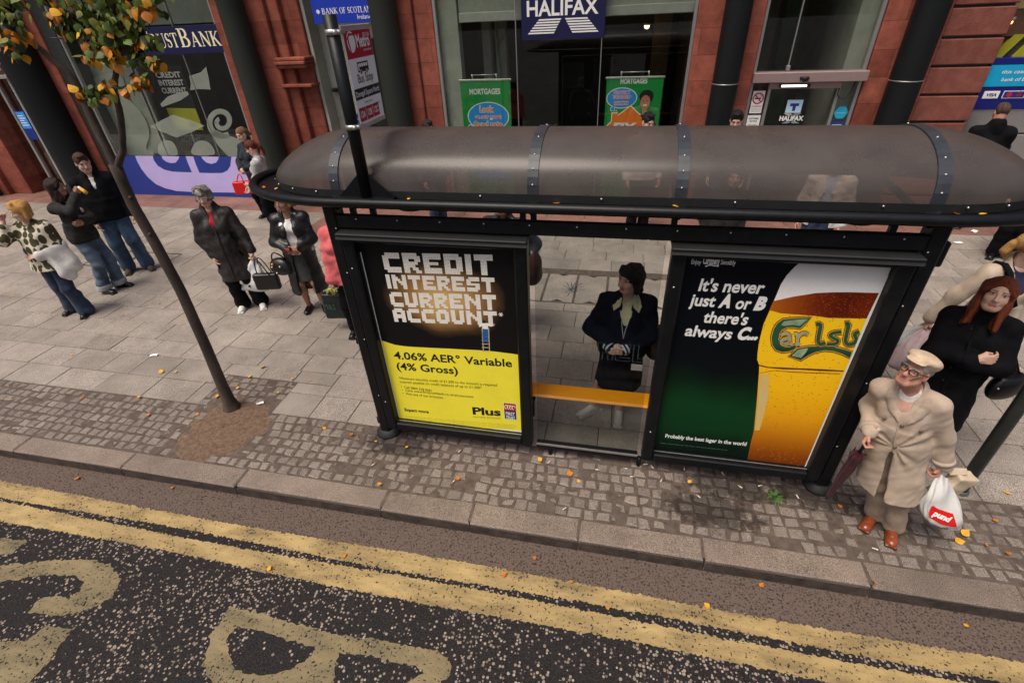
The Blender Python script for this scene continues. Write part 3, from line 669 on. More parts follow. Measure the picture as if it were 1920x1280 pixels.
# recess of the left entrance and its dark doorway
b = MB(); b.box(-4.07, -2.24, 7.75, 7.85, 0, 4.4, GREYWALL); b.box(-3.42, -2.5, 7.70, 7.75, 0, 2.9, BLACKP, .01); b.box(-3.52, -3.42, 7.66, 7.75, 0, 2.9, GREYWALL, .01)
b.box(-4.06, -4.0, 7.42, 7.74, 0, 4.4, GREYWALL); b.build("entrance_recess", bank)
b = MB(); b.box(-3.95, -3.72, 7.68, 7.74, 2.02, 2.09, BLACKP, .01); b.box(-3.92, -3.86, 7.6, 7.68, 2.03, 2.08, BLACKP, .01); b.build("wall_camera", bank)
b = MB(); b.poly([(-3.62, 7.655, 1.42), (-3.2, 7.655, 1.42), (-3.2, 7.655, 1.62), (-3.62, 7.655, 1.62)], BLUE, .012, (0, -1, 0)); put_text(b, "BANK OF SCOTLAND", .05, .37, .09, .03, (-3.62, 7.653, 1.42), (1, 0, 0), (0, 0, 1), WHITE); b.build("door_plate", bank)
# wall behind the cash machine
b = MB(); b.box(6.92, 9.35, 7.42, 7.5, 2.36, 4.4, INTDARK); b.box(6.92, 9.35, 7.5, 7.6, 0, 2.36, PLINTH)
YEL = mat("yellow_green_display", srgb(150, 150, 20), .6, var=.3, scale=2); BRN = mat("brown_display", (0.07, 0.035, 0.015), .6, var=.4, scale=3)
b.box(6.95, 9.3, 7.36, 7.42, 2.95, 3.4, mat("tan_display", (0.28, 0.21, 0.08), .6, var=.3)); b.box(6.95, 9.3, 7.37, 7.42, 2.62, 2.95, BRN)
for x in (6.97, 7.25, 7.6, 8.0): b.hexa([(x, 7.36, 2.36), (x+.14, 7.36, 2.36), (x+.14, 7.42, 2.36), (x, 7.42, 2.36), (x+.18, 7.36, 2.64), (x+.32, 7.36, 2.64), (x+.32, 7.42, 2.64), (x+.18, 7.42, 2.64)], YEL)
b.build("interior", bank)

def pane(mb, x0, x1, z0, z1, y): mb.box(x0, x1, y, y+.012, z0, z1, WGLASS)
def window(x0, x1, z0, z1, mull, y=GY):
    f = MB()
    for x in (x0, x1-.05): f.box(x, x+.05, y-.02, y+.06, z0, z1, STEEL, .006)
    f.box(x0+.05, x1-.05, y-.02, y+.06, z0, z0+.05, STEEL, .006)
    o = f.build("window", bank)
    g = MB(); xs = [x0+.05]+mull+[x1-.05]
    for i in range(len(xs)-1): pane(g, xs[i]+.004, xs[i+1]-.004, z0+.05, z1, y+.01)
    g.build("glass", o)
    q = MB(); 
    for x in mull: q.box(x-.006, x+.006, y-.004, y+.05, z0+.05, z1, STEEL)
    q.build("glazing_joint", o)
    return o
wl = window(-9.40, -5.70, 0.0, 4.4, [-8.0, -6.67])
wh = window(-1.50, 2.74, 0.0, 4.4, [-.1, 1.315])
# blue band with a big lilac letter shape at the foot of the left window
def wy(a, c, y): return at_y(a/2.976, c/2.976, y)
b = MB(); yb = GY-.022
b.poly([(-9.38, yb, .012), (-5.72, yb, .012), (-5.72, yb, .885), (-9.38, yb, .885)], BLUE, .004, (0, -1, 0))
N_ = (0, -1, 0)
def clipx(P): return [(min(p[0], -5.73), p[1], min(p[2], .884)) for p in P]
b.poly(clipx([wy(a, c, yb-.002) for a, c in [(750, 862), (765, 900), (790, 945), (826, 990), (870, 1028), (925, 1052), (985, 1066), (1100, 1073), (1240, 1074), (1420, 1076), (1420, 870)]]), LILAC, 0, N_)
b.poly(clipx([wy(a, c, yb-.004) for a, c in [(848, 862), (858, 895), (880, 925), (915, 946), (960, 957), (1010, 960), (1070, 962), (1050, 915), (1030, 862)]]), BLUE, 0, N_)
b.poly(clipx([wy(a, c, yb-.004) for a, c in [(1073, 862), (1092, 915), (1112, 964), (1180, 966), (1240, 965), (1268, 952), (1285, 925), (1288, 895), (1286, 862)]]), BLUE, 0, N_)
b.poly(clipx([wy(a, c, yb-.006) for a, c in [(898, 862), (908, 888), (930, 904), (955, 911), (980, 908), (995, 890), (996, 862)]]), LILAC, 0, N_)
b.poly(clipx([wy(a, c, yb-.006) for a, c in [(1118, 862), (1132, 890), (1152, 908), (1180, 915), (1205, 908), (1218, 890), (1216, 862)]]), LILAC, 0, N_)
b.build("window_band", wl)
# frosted shapes on the glass
b = MB(); yf = GY+.006
def frost(pts, sm=True):
    P = [wy(a, c, yf) for a, c in pts]
    if sm: P = [(x, yf, z) for x, z in spline2([(p[0], p[2]) for p in P], 5)]
    b.poly(P, FROST, 0, N_)
frost([(1150, 372), (1120, 405), (1055, 425), (1065, 470), (1060, 505), (1100, 498), (1174, 500), (1165, 440)], False)
frost([(838, 708), (900, 672), (965, 640), (1050, 668), (1142, 702), (1070, 738), (985, 768), (900, 735)], False)
ring = [(1235+78*math.cos(t*.1)*(1-.004*t), 680+80*math.sin(t*.1)*(1-.004*t)) for t in range(0, 62)]
for q in ribbon([(1235+(78-.62*t)*math.cos(t*.1+1.0), 680+(82-.66*t)*math.sin(t*.1+1.0)) for t in range(0, 95)], [34-.12*t for t in range(95)]): b.poly([wy(p[0], p[1], yf) for p in q], FROST, 0, N_)
for q in ribbon([(1190, 735), (1230, 775), (1290, 815), (1350, 862)], [30, 70, 105, 130]): b.poly([wy(p[0], p[1], yf) for p in q], FROST, 0, N_)
frost([(880, 840), (890, 800), (930, 782), (970, 800), (992, 862), (940, 868), (895, 868)])
frost([(1075, 862), (1080, 810), (1120, 785), (1170, 800), (1195, 862)])
for q in ribbon([(900, 590), (945, 560), (1000, 540), (1050, 520)], [20, 45, 45, 20]): b.poly([wy(p[0], p[1], yf) for p in q], FROST, 0, N_)
b.build("frosted_decal", wl)
# rounded pale display shapes behind the glass
b = MB(); SHAPE = mat("pale_display_board", (0.40, 0.42, 0.35), .6, var=.12, scale=2)
P = [at_y(a/2.976, c/2.976, 7.52) for a, c in [(505, 470), (560, 425), (660, 410), (700, 480), (725, 560), (780, 620), (820, 690), (832, 760), (815, 830), (850, 880), (600, 900), (520, 700)]]
P = [(x, 7.52, z) for x, z in spline2([(p[0], p[2]) for p in P], 5)]
b.poly(P, SHAPE, .03, N_); b.build("display_board", wl)

# ---- signs
def plate(name, x0, x1, z0, z1, y, M, label, cat, t=.05, deco=None, parent=None, edge=None):
    m = MB(); m.box(x0, x1, y, y+t, z0, z1, M, .004)
    if edge: m.box(x0-.012, x1+.012, y+.006, y+t+.004, z0-.012, z1+.012, edge, .004)
    if deco: deco(m)
    return m.build(name, parent, label, cat)
X_, Z_ = (1, 0, 0), (0, 0, 1)
def d(m):
    y = GY-.033
    put_serif(m, "First", -8.08, -7.48, 2.90, .27, (0, y, 0), X_, Z_, CREAM)
    put_serif(m, "Trust", -7.45, -6.62, 2.90, .30, (0, y, 0), X_, Z_, CREAM)
    put_serif(m, "Bank", -6.60, -5.70, 2.90, .30, (0, y, 0), X_, Z_, CREAM)
    m.box(-8.5, -8.14, y-.002, y+.02, 2.85, 3.2, REDP, .003)
    for k in range(3):
        for q in ribbon([(-8.32+.1*math.cos(a*.3+k), 3.06+.07*math.sin(a*.3)-.04*k) for a in range(12)], .025): m.poly([(p[0], y-.004-k*.0004, p[1]) for p in q], CREAM, 0, N_)
plate("bank_sign", -8.85, -5.62, 2.79, 3.24, GY-.03, NAVYD, "long navy sign with cream roman capitals over the left bank window", "shop sign", deco=d, t=.03)
def d(m):
    y = 7.0-.003
    put_serif(m, "BANK", -3.42, -3.12, 3.30, .085, (0, y, 0), X_, Z_, WHITE); put_serif(m, "OF", -3.09, -2.97, 3.30, .085, (0, y, 0), X_, Z_, WHITE); put_serif(m, "SCOTLAND", -2.94, -2.45, 3.30, .085, (0, y, 0), X_, Z_, WHITE)
    put_text(m, "Ireland", -2.78, -2.53, 3.21, .065, (0, y, 0), X_, Z_, WHITE)
    for k in range(4):
        a = math.pi*k/4
        for q in ribbon([(-3.49-.035*math.cos(a), 3.34-.035*math.sin(a)), (-3.49+.035*math.cos(a), 3.34+.035*math.sin(a))], .012): m.poly([(p[0], y-.0005*k, p[1]) for p in q], WHITE, 0, N_)
plate("bank_sign", -3.60, -2.40, 3.16, 3.75, 7.0, mat("royal_blue_sign", srgb(22, 52, 170), .35, var=.08), "small royal blue sign with white lettering hung over the recessed entrance", "shop sign", deco=d)
def d(m):
    y = GY-.032
    put_text(m, "HALIFAX", .10, 1.245, 3.13, .20, (0, y, 0), X_, Z_, WHITE, bold=.022)
    # the crossed bars below and above the name
    for k in range(6):
        z = 3.085-.036*k; s = .062*k
        m.poly([(.36-s*.55-.04, y, z-.022), (.62-s*.2+.02, y, z-.022), (.645-s*.12+.0, y, z), (.385-s*.55-.02, y, z)] if False else [(.28-.034*k, y, z-.021), (.645-.022*k, y, z-.021), (.665-.022*k, y, z), (.30-.034*k, y, z)], WHITE, 0, N_)
        m.poly([(.735+.022*k, y, z-.021), (1.09+.034*k, y, z-.021), (1.07+.034*k, y, z), (.715+.022*k, y, z)], WHITE, 0, N_)
    for k in range(4):
        z = 3.40+.036*k
        m.poly([(.30-.02*k, y, z-.021), (.62-.0*k, y, z-.021), (.60, y, z), (.28-.02*k, y, z)], WHITE, 0, N_)
        m.poly([(.74, y, z-.021), (1.06+.02*k, y, z-.021), (1.08+.02*k, y, z), (.76, y, z)], WHITE, 0, N_)
plate("bank_sign", 0.005, 1.355, 2.80, 3.75, GY-.028, NAVYD, "square dark navy sign with bold white name and striped cross over the shop window", "shop sign", t=.026, deco=d)

# roll-up banners inside the window
GREEN = mat("green_banner", srgb(20, 140, 62), .5, var=.06, scale=2); CYAN = mat("cyan_bubble", srgb(30, 150, 225), .5); ORANGE = mat("orange_print", srgb(240, 120, 30), .5); PINKL = mat("pink_print", srgb(235, 90, 130), .5)
def ell(cx, cz, rx, rz, y, n=28): return [(cx+rx*math.cos(2*math.pi*i/n), y, cz+rz*math.sin(2*math.pi*i/n)) for i in range(n)]
def banner(x0, x1, z1, label, deco):
    y = GY+.07
    e = empty("roll_up_banner", ((x0+x1)/2, y+.03, 0), label, "banner", "green banners in the shop window")
    m = MB(); m.box(x0, x1, y, y+.006, .1, z1, GREEN); deco(m, y-.002); m.build("banner_sheet", e)
    m = MB(); m.box(x0-.02, x1+.02, y-.01, y+.016, z1-.012, z1+.02, ALU, .006)
    w_ = x1-x0
    m.tube([(x0+w_*.25, y+.01, z1+.085), (x0+w_*.73, y+.01, z1+.085)], .009, ALU, 8)
    for k in (.25, .73): m.tube([(x0+w_*k, y+.01, z1+.1), (x0+w_*k+.01, y+.01, z1)], .013, ALU, 8)
    m.build("top_rail", e)
    m = MB(); m.box(x0-.02, x1+.02, y-.05, y+.09, 0.012, .1, ALU, .01); m.build("base", e)
    m = MB(); m.tube([(x0+w_*.5, y+.03, .1), (x0+w_*.5, y+.03, z1)], .01, ALU, 8); m.build("pole", e)
def d1(m, y):
    put_text(m, "MORTGAGES", -1.0, -.43, 1.995, .085, (0, y, 0), X_, Z_, WHITE, bold=.03)
    cx, cz = -.68, 1.62
    m.poly(ell(cx, cz, .395, .25, y-.001), WHITE, 0, N_); m.poly(ell(cx, cz, .375, .235, y-.002), CYAN, 0, N_)
    for a, c, r in ((-1.03, 1.44, .05), (-1.05, 1.36, .032)): m.poly(ell(a, c, r, r, y-.001), WHITE, 0, N_); m.poly(ell(a, c, r*.75, r*.75, y-.002), CYAN, 0, N_)
    for t, x0, x1, z, c in (("Look", -.84, -.56, 1.70, .10), ("at our great", -.93, -.43, 1.59, .065), ("fixed rate", -.97, -.41, 1.44, .10)):
        put_text(m, t, x0, x1, z, c, (0, y-.003, 0), X_, Z_, WHITE, bold=.075); put_text(m, t, x0+.008, x1-.008, z, c, (0, y-.004, 0), X_, Z_, ORANGE if t != "at our great" else PINKL, bold=.02)
    m.poly([(-1.05, y, .5), (-.35, y, .5), (-.35, y, 1.1), (-1.05, y, 1.1)], CYAN, 0, N_)
banner(-1.165, -.245, 2.215, "green roll-up banner with one blue speech bubble behind the left pane", d1)
SKIN0 = mat("printed_skin", srgb(190, 125, 95), .6); HAIRP = mat("printed_hair", (0.012, 0.008, 0.008), .5); SUITP = mat("printed_suit", (0.01, 0.012, 0.035), .5)
def d2(m, y):
    put_text(m, "MORTGAGES", 1.66, 2.10, 2.12, .07, (0, y, 0), X_, Z_, WHITE, bold=.03)
    cx, cz = 1.70, 1.90
    m.poly(ell(cx, cz, .26, .165, y-.001), WHITE, 0, N_); m.poly(ell(cx, cz, .245, .15, y-.002), CYAN, 0, N_)
    for a, c, r in ((1.56, 1.73, .04), (1.62, 1.69, .025)): m.poly(ell(a, c, r, r, y-.001), WHITE, 0, N_); m.poly(ell(a, c, r*.75, r*.75, y-.002), CYAN, 0, N_)
    for t, x0, x1, z, c, M in (("PROTECT", 1.56, 1.84, 1.96, .05, PINKL), ("YOURSELF", 1.54, 1.86, 1.89, .05, PINKL), ("against future", 1.57, 1.83, 1.83, .03, ORANGE), ("interest rises", 1.58, 1.82, 1.79, .03, ORANGE)):
        put_text(m, t, x0, x1, z, c, (0, y-.003, 0), X_, Z_, WHITE, bold=.06); put_text(m, t, x0, x1, z, c, (0, y-.004, 0), X_, Z_, M, bold=.01)
    # house outline
    H = [(1.45, 1.1), (1.45, 1.42), (1.56, 1.53), (1.56, 1.66), (1.66, 1.66), (1.66, 1.62), (1.86, 1.77), (2.12, 1.55), (2.2, 1.47), (2.12, 1.42), (2.12, 1.1)]
    c0 = np.array([1.83, 1.4])
    m.poly([(c0[0]+(a-c0[0])*1.06, y-.003, c0[1]+(c-c0[1])*1.06) for a, c in H], CREAM, 0, N_); m.poly([(a, y-.005, c) for a, c in H], ORANGE, 0, N_)
    put_text(m, "FIX", 1.60, 2.0, 1.38, .12, (0, y-.007, 0), X_, Z_, WHITE, bold=.05)
    # printed portrait of a smiling person in a dark suit
    m.poly([(2.02, y-.004, 1.1), (2.33, y-.004, 1.1), (2.33, y-.004, 1.42), (2.28, y-.004, 1.56), (2.2, y-.004, 1.64), (2.08, y-.004, 1.66), (2.0, y-.004, 1.6)], SUITP, 0, N_)
    m.poly(ell(2.11, 1.92, .115, .105, y-.005), HAIRP, 0, N_); m.poly(ell(2.10, 1.83, .08, .11, y-.006), SKIN0, 0, N_); m.poly([(2.06, y-.0055, 1.64), (2.14, y-.0055, 1.64), (2.14, y-.0055, 1.76), (2.06, y-.0055, 1.76)], SKIN0, 0, N_)
    m.poly(ell(2.10, 1.785, .035, .013, y-.007), WHITE, 0, N_)
    for k in (-1, 1): m.poly(ell(2.10+k*.033, 1.855, .012, .007, y-.007), HAIRP, 0, N_)
banner(1.43, 2.36, 2.205, "green roll-up banner with orange house and portrait of a smiling person", d2)

# interior poster boards in the left window
def poster_board(x0, x1, z0, z1, y, label, txt):
    e = empty("poster_board", ((x0+x1)/2, y, 0), label, "poster board")
    m = MB(); m.box(x0, x1, y, y+.02, z0, z1, BLACKP, .004); zy = z0+(z1-z0)*.36
    m.poly([(x0+.03, y-.002, z0+.03), (x1-.03, y-.002, z0+.03), (x1-.03, y-.002, zy), (x0+.03, y-.002, zy+.02)], mat("yellow_print", srgb(228, 218, 60), .5, var=.05), 0, N_)
    for k, t in enumerate(txt): put_text(m, t, x0+.1, x1-.08, z1-.22-.15*k, .1, (0, y-.003, 0), X_, Z_, WHITE, bold=.04)
    put_text(m, "Plus", x0+(x1-x0)*.55, x0+(x1-x0)*.8, z0+.1, .09, (0, y-.003, 0), X_, Z_, BLACKP, bold=.04)
    m.build("poster", e)
    m = MB(); m.box((x0+x1)/2-.02, (x0+x1)/2+.02, y+.02, y+.05, 0.01, z1, ALU); m.box(x0+.1, x1-.1, y-.05, y+.15, 0.01, .03, ALU, .005); m.build("stand", e)
A0 = at_y(282, 135, 7.9); A1 = at_y(362, 225, 7.9)
poster_board(A0[0], A1[0]+.2, 1.25, 2.55, 7.9, "dark and yellow poster board standing high behind the left bank window", ("CREDIT", "INTEREST", "CURRENT"))
A0 = at_y(333, 245, 8.3)
poster_board(A0[0]-.1, A0[0]+.62, .3, 1.45, 8.3, "low dark poster board with white words near the foot of the left window", ("INTEREST", "CURRENT", "ACCOUNT"))

# ---- left door bay: silver frames and glass
door = empty("glass_door", (-11.4, 7.4, 0), "silver framed glass doors between dark columns at the far left", "door")
b = MB()
def post_px(u0, v0, u1, v1, Y, w_=.06):
    p, q = at_y(u0, v0, Y), at_y(u1, v1, Y); x = (p[0]+q[0])/2
    b.box(x-w_/2, x+w_/2, Y-.04, Y+.04, 0.005, 2.44, ALU, .008); return x
xA = post_px(0, 217, 62, 320, 7.4); xB = post_px(0, 165, 95, 330, 7.4); xC = post_px(20, 150, 120, 340, 7.4, .05)
b.box(xC+.04, xC+.07, 7.37, 7.43, 0.005, 2.44, ALU, .006)
b.box(xA-.3, xC+.1, 7.3, 7.5, 2.44, 2.52, ALU, .01); b.box(xA-.3, xC+.1, 7.26, 7.5, 2.6, 2.74, ALU, .02); b.box(xA-.3, xC+.08, 7.34, 7.46, 2.52, 2.6, mat("copper_box", (0.2, 0.11, 0.07), .5))
b.build("door_frame", door)
b = MB(); b.box(xA+.03, xB-.03, 7.39, 7.405, .06, 2.42, WGLASS); b.box(xB+.03, xC-.03, 7.39, 7.405, .06, 2.42, WGLASS); b.build("door_glass", door)
b = MB(); p0, p1 = at_y(30, 200, 7.38), at_y(68, 258, 7.38); LB = mat("light_blue_sticker", srgb(60, 150, 240), .4)
b.box(xB+.05, xC-.06, 7.37, 7.388, 1.18, 1.78, BLUE); b.box(xB+.06, xC-.07, 7.365, 7.37, 1.42, 1.77, LB)
for k in range(5): b.box(xB+.08, xC-.1-.03*(k % 3), 7.363, 7.365, 1.48+.05*k, 1.50+.05*k, WHITE)
b.box(xC+.1, xC+.36, 7.39, 7.4, 1.18, 1.8, BLUE); b.build("sticker", door)

# ---- door bay on the right
dr = empty("sliding_door", (4.5, 7.2, 0), "sliding glass bank door under a pinkish steel header with no smoking notice", "door")
PSTEEL = mat("pinkish_steel", (0.33, 0.235, 0.225), .42, .35, var=.12, scale=12, stretch=(1, 1, 20))
b = MB(); b.box(3.70, 5.31, 7.02, 7.24, 2.12, 2.26, PSTEEL, .008); b.box(3.97, 5.02, 7.12, 7.24, 2.02, 2.12, PSTEEL, .006)
for x in (3.70, 3.98, 4.98, 5.25): b.box(x, x+.05, 7.16, 7.24, 0, 2.12 if x not in (3.98, 4.98) else 2.02, STEEL, .006)
for x in (3.70, 5.25): b.box(x, x+.05, 7.16, 7.24, 2.26, 4.4, STEEL, .006)
b.build("door_frame", dr)
b = MB(); b.box(3.76, 3.97, 7.19, 7.2, 0, 2.12, WGLASS); b.box(4.04, 4.52, 7.2, 7.21, .02, 2.01, WGLASS); b.box(4.53, 4.97, 7.21, 7.22, .02, 2.01, WGLASS); b.box(5.04, 5.24, 7.19, 7.2, 0, 2.12, WGLASS)
b.box(3.76, 4.19, 7.19, 7.2, 2.26, 4.4, WGLASS); b.box(4.205, 5.24, 7.19, 7.2, 2.26, 4.4, WGLASS); b.build("door_glass", dr)
b = MB(); b.box(4.19, 4.205, 7.16, 7.2, 2.26, 4.4, STEEL); b.box(4.17, 4.225, 7.14, 7.2, 2.27, 2.34, STEEL, .005); b.build("glazing_clip", dr)
b = MB(); V = [(4.43+.065*math.cos(math.pi*i/12), 7.0-.06*math.sin(math.pi*j/4)*math.sin(math.pi*i/12)*1.0, 2.2-.07*math.sin(math.pi*i/12)) for i in range(13) for j in range(5)]
b.lathe((4.43, 7.01), [(.002, 2.12), (.035, 2.13), (.06, 2.16), (.068, 2.195), (.06, 2.2)], BLACKP, 18); b.build("motion_sensor", dr)
b = MB(); b.box(4.12, 4.56, 7.06, 7.118, 2.04, 2.09, BLACKP, .01); b.build("light_housing", dr)
b = MB(); b.box(4.14, 4.5, 7.045, 7.06, 2.055, 2.085, emis("door_light_tube", (1, 1, .96), 1.4)); b.build("light_tube", dr)
b = MB(); b.tube([(5.0, 7.14, 2.02), (4.99, 7.12, 1.93), (5.03, 7.1, 1.88), (5.1, 7.1, 1.88), (5.16, 7.12, 1.95), (5.2, 7.14, 2.12)], .009, BLACKP, 8); b.build("cable", dr)
b = MB(); y = 7.185
b.box(3.775, 3.955, y-.003, y, 1.66, 1.99, WHITE); CX0, CZ0 = 3.865, 1.88
for q in ribbon([(CX0+.075*math.cos(a*.2618), CZ0+.075*math.sin(a*.2618)) for a in range(25)], .02): b.poly([(p[0], y-.005, p[1]) for p in q], REDP, 0, N_)
b.poly([(CX0-.05, y-.0055, CZ0+.01), (CX0+.045, y-.0055, CZ0+.01), (CX0+.045, y-.0055, CZ0-.01), (CX0-.05, y-.0055, CZ0-.01)], BLACKP, 0, N_)
for q in ribbon([(CX0-.052, CZ0+.052), (CX0+.052, CZ0-.052)], .018): b.poly([(p[0], y-.007, p[1]) for p in q], REDP, 0, N_)
for q in ribbon([(CX0+.03, CZ0+.015), (CX0+.045, CZ0+.035), (CX0+.025, CZ0+.05)], .006): b.poly([(p[0], y-.0058, p[1]) for p in q], BLACKP, 0, N_)
put_text(b, "NO SMOKING", 3.79, 3.94, 1.755, .017, (0, y-.005, 0), X_, Z_, REDP, bold=.03)
for k in range(3): put_text(b, "It is against the law to smoke", 3.79, 3.94, 1.725-.02*k, .01, (0, y-.005, 0), X_, Z_, BLACKP)
b.build("no_smoking_notice", dr)
b = MB(); b.box(3.765, 3.965, y-.003, y, 1.22, 1.63, WHITE)
put_text(b, "CUSTOMER", 3.79, 3.94, 1.57, .022, (0, y-.005, 0), X_, Z_, BLACKP, bold=.02); put_text(b, "NOTICE", 3.81, 3.92, 1.53, .022, (0, y-.005, 0), X_, Z_, BLACKP, bold=.02)
for k, t in enumerate(("Please be advised", "that this branch", "is open today", "Monday to Friday", "Thank you")): put_text(b, t, 3.80+.01*(k % 2), 3.93-.012*(k % 3), 1.48-.035*k, .014, (0, y-.005, 0), X_, Z_, BLACKP)
b.build("paper_notice", dr)
b = MB(); y = 7.195
P = [at_y(u, v, y) for u, v in [(1475, 208), (1501, 208), (1507, 188), (1479, 188)]]
b.box(4.32, 4.55, y-.003, y, 1.66, 1.85, mat("pale_blue_sticker", srgb(190, 220, 240), .4)); b.box(4.37, 4.50, y-.006, y-.003, 1.76, 1.80, BLUE); b.box(4.415, 4.46, y-.006, y-.003, 1.69, 1.76, BLUE); b.build("camera_sticker", dr)
b = MB(); put_text(b, "HALIFAX", 4.26, 4.62, 1.545, .065, (0, y-.002, 0), X_, Z_, WHITE, bold=.05)
for (xa, xb, za, zb, M) in ((4.38, 4.30, 1.615, 1.655, SHAPE), (4.50, 4.58, 1.615, 1.655, mat("lilac_grey_vinyl", (0.25, 0.24, 0.3), .5)), (4.38, 4.30, 1.54, 1.50, mat("lilac_grey_vinyl", (0.25, 0.24, 0.3), .5)), (4.50, 4.58, 1.54, 1.50, mat("sea_green_vinyl", (0.2, 0.32, 0.25), .5))):
    s = .13 if xb < xa else -.13
    b.poly([(xa, y-.002, za), (xa+s*.8, y-.002, za), (xb+s*.8, y-.002, zb), (xb, y-.002, zb)], M, 0, N_)
b.build("door_lettering", dr)
b = MB(); y = 7.184
b.poly([(5.14+.1*math.cos(math.pi*k/3+.0), y-.003, 1.66+.1*math.sin(math.pi*k/3)) for k in range(6)], mat("turquoise_sticker", srgb(25, 165, 205), .45), .003, N_); put_text(b, "welcome", 5.08, 5.2, 1.65, .015, (0, y-.005, 0), X_, Z_, WHITE)
b.box(5.04, 5.24, y-.003, y, 1.25, 1.53, BLUE); put_text(b, "opening", 5.06, 5.2, 1.46, .035, (0, y-.005, 0), X_, Z_, WHITE, bold=.02); put_text(b, "hours", 5.06, 5.16, 1.405, .035, (0, y-.005, 0), X_, Z_, WHITE, bold=.02)
for k, t in enumerate(("Mon   9.30am-4.30pm", "Tue   9.30am-4.30pm", "Wed   10am-4.30pm")): put_text(b, t, 5.06, 5.22, 1.355-.03*k, .014, (0, y-.005, 0), X_, Z_, WHITE)
b.build("opening_hours_sign", dr)

# ---- cash machine
atm = empty("cash_machine", (8.1, 7.3, 0), "blue cash machine surround with turquoise lit panel beside the rusticated pier", "cash machine")
ATMB = mat("atm_navy", srgb(14, 26, 110), .35, var=.1); TURQ = mat("turquoise_panel", srgb(10, 160, 205), .4, var=.06)
b = MB(); b.box(6.94, 9.25, 7.24, 7.46, 1.68, 2.36, ATMB, .006); b.build("surround", atm)
b = MB(); b.box(6.96, 9.2, 7.232, 7.24, 1.99, 2.27, TURQ); put_text(b, "this cash machine dispenses", 7.12, 8.1, 2.16, .045, (0, 7.229, 0), X_, Z_, WHITE, shear=.2, bold=.01); put_text(b, "bank of England notes", 7.16, 7.85, 2.06, .045, (0, 7.229, 0), X_, Z_, WHITE, shear=.2, bold=.01); b.build("header_panel", atm)
b = MB(); y = 7.232
for k, (x, M) in enumerate(((7.02, WHITE), (7.27, mat("card_blue", srgb(40, 40, 120), .4)), (7.58, REDP))):
    b.box(x, x+(.2 if k != 1 else .28), y, y+.008, 1.83, 1.93, WHITE); b.box(x+.008, x+(.192 if k != 1 else .272), y-.002, y, 1.838, 1.922, [WHITE, mat("card_blue", (0, 0, 0)), mat("card_blue", (0, 0, 0))][k])
put_text(b, "VISA", 7.05, 7.19, 1.86, .04, (0, y-.004, 0), X_, Z_, ATMB, bold=.03, shear=.2)
b.poly(ell(7.35, 1.88, .035, .035, y-.004), REDP, 0, N_); b.poly(ell(7.47, 1.88, .035, .035, y-.004), mat("dull_red", srgb(130, 30, 40), .5), 0, N_)
b.poly(ell(7.65, 1.88, .036, .036, y-.004), REDP, 0, N_); b.poly(ell(7.70, 1.88, .036, .036, y-.005), CREAM, 0, N_)
b.build("card_logos", atm)
b = MB(); b.box(6.94, 9.25, 7.26, 7.46, 1.34, 1.68, STEEL, .006); b.box(6.94, 9.25, 7.22, 7.46, .82, 1.32, STEEL, .006); b.box(7.25, 7.75, 7.245, 7.27, .95, 1.3, BLACKP, .01); b.build("fascia", atm)
b = MB(); b.hexa([(7.3, 7.2, 1.0), (7.7, 7.2, 1.0), (7.7, 7.25, 1.0), (7.3, 7.25, 1.0), (7.3, 7.23, 1.25), (7.7, 7.23, 1.25), (7.7, 7.25, 1.25), (7.3, 7.25, 1.25)], mat("atm_screen", (0.01, 0.02, 0.05), .2)); b.build("screen", atm)
b = MB(); b.box(6.94, 9.25, 7.3, 7.46, 0, .82, PLINTH, .01); b.build("base", atm)

# lamps seen glowing inside
def lamp(x, y, z, r, col, s, label):
    e = empty("ceiling_lamp", (x, y, z), label, "lamp", "small lit lamps inside the bank")
    m = MB(); m.lathe((x, y), [(r*1.5, z+.05), (r*1.6, z+.02), (r*1.2, z)], STEEL, 14); m.build("lamp_shade", e)
    m = MB(); m.ball((x, y, z-.01), r, emis("glow_%d" % int(col[2]*100), col, s)); m.build("bulb", e)
p = at_y(1213, 48, 9.6); lamp(p[0], 9.6, p[2], .05, (1, .72, .35), 8, "small warm ceiling lamp lit inside the middle shop window")
p = at_y(1894, 40, 7.3); lamp(p[0], 7.3, p[2], .035, (1, .25, .06), 12, "small orange lamp glowing above the cash machine")
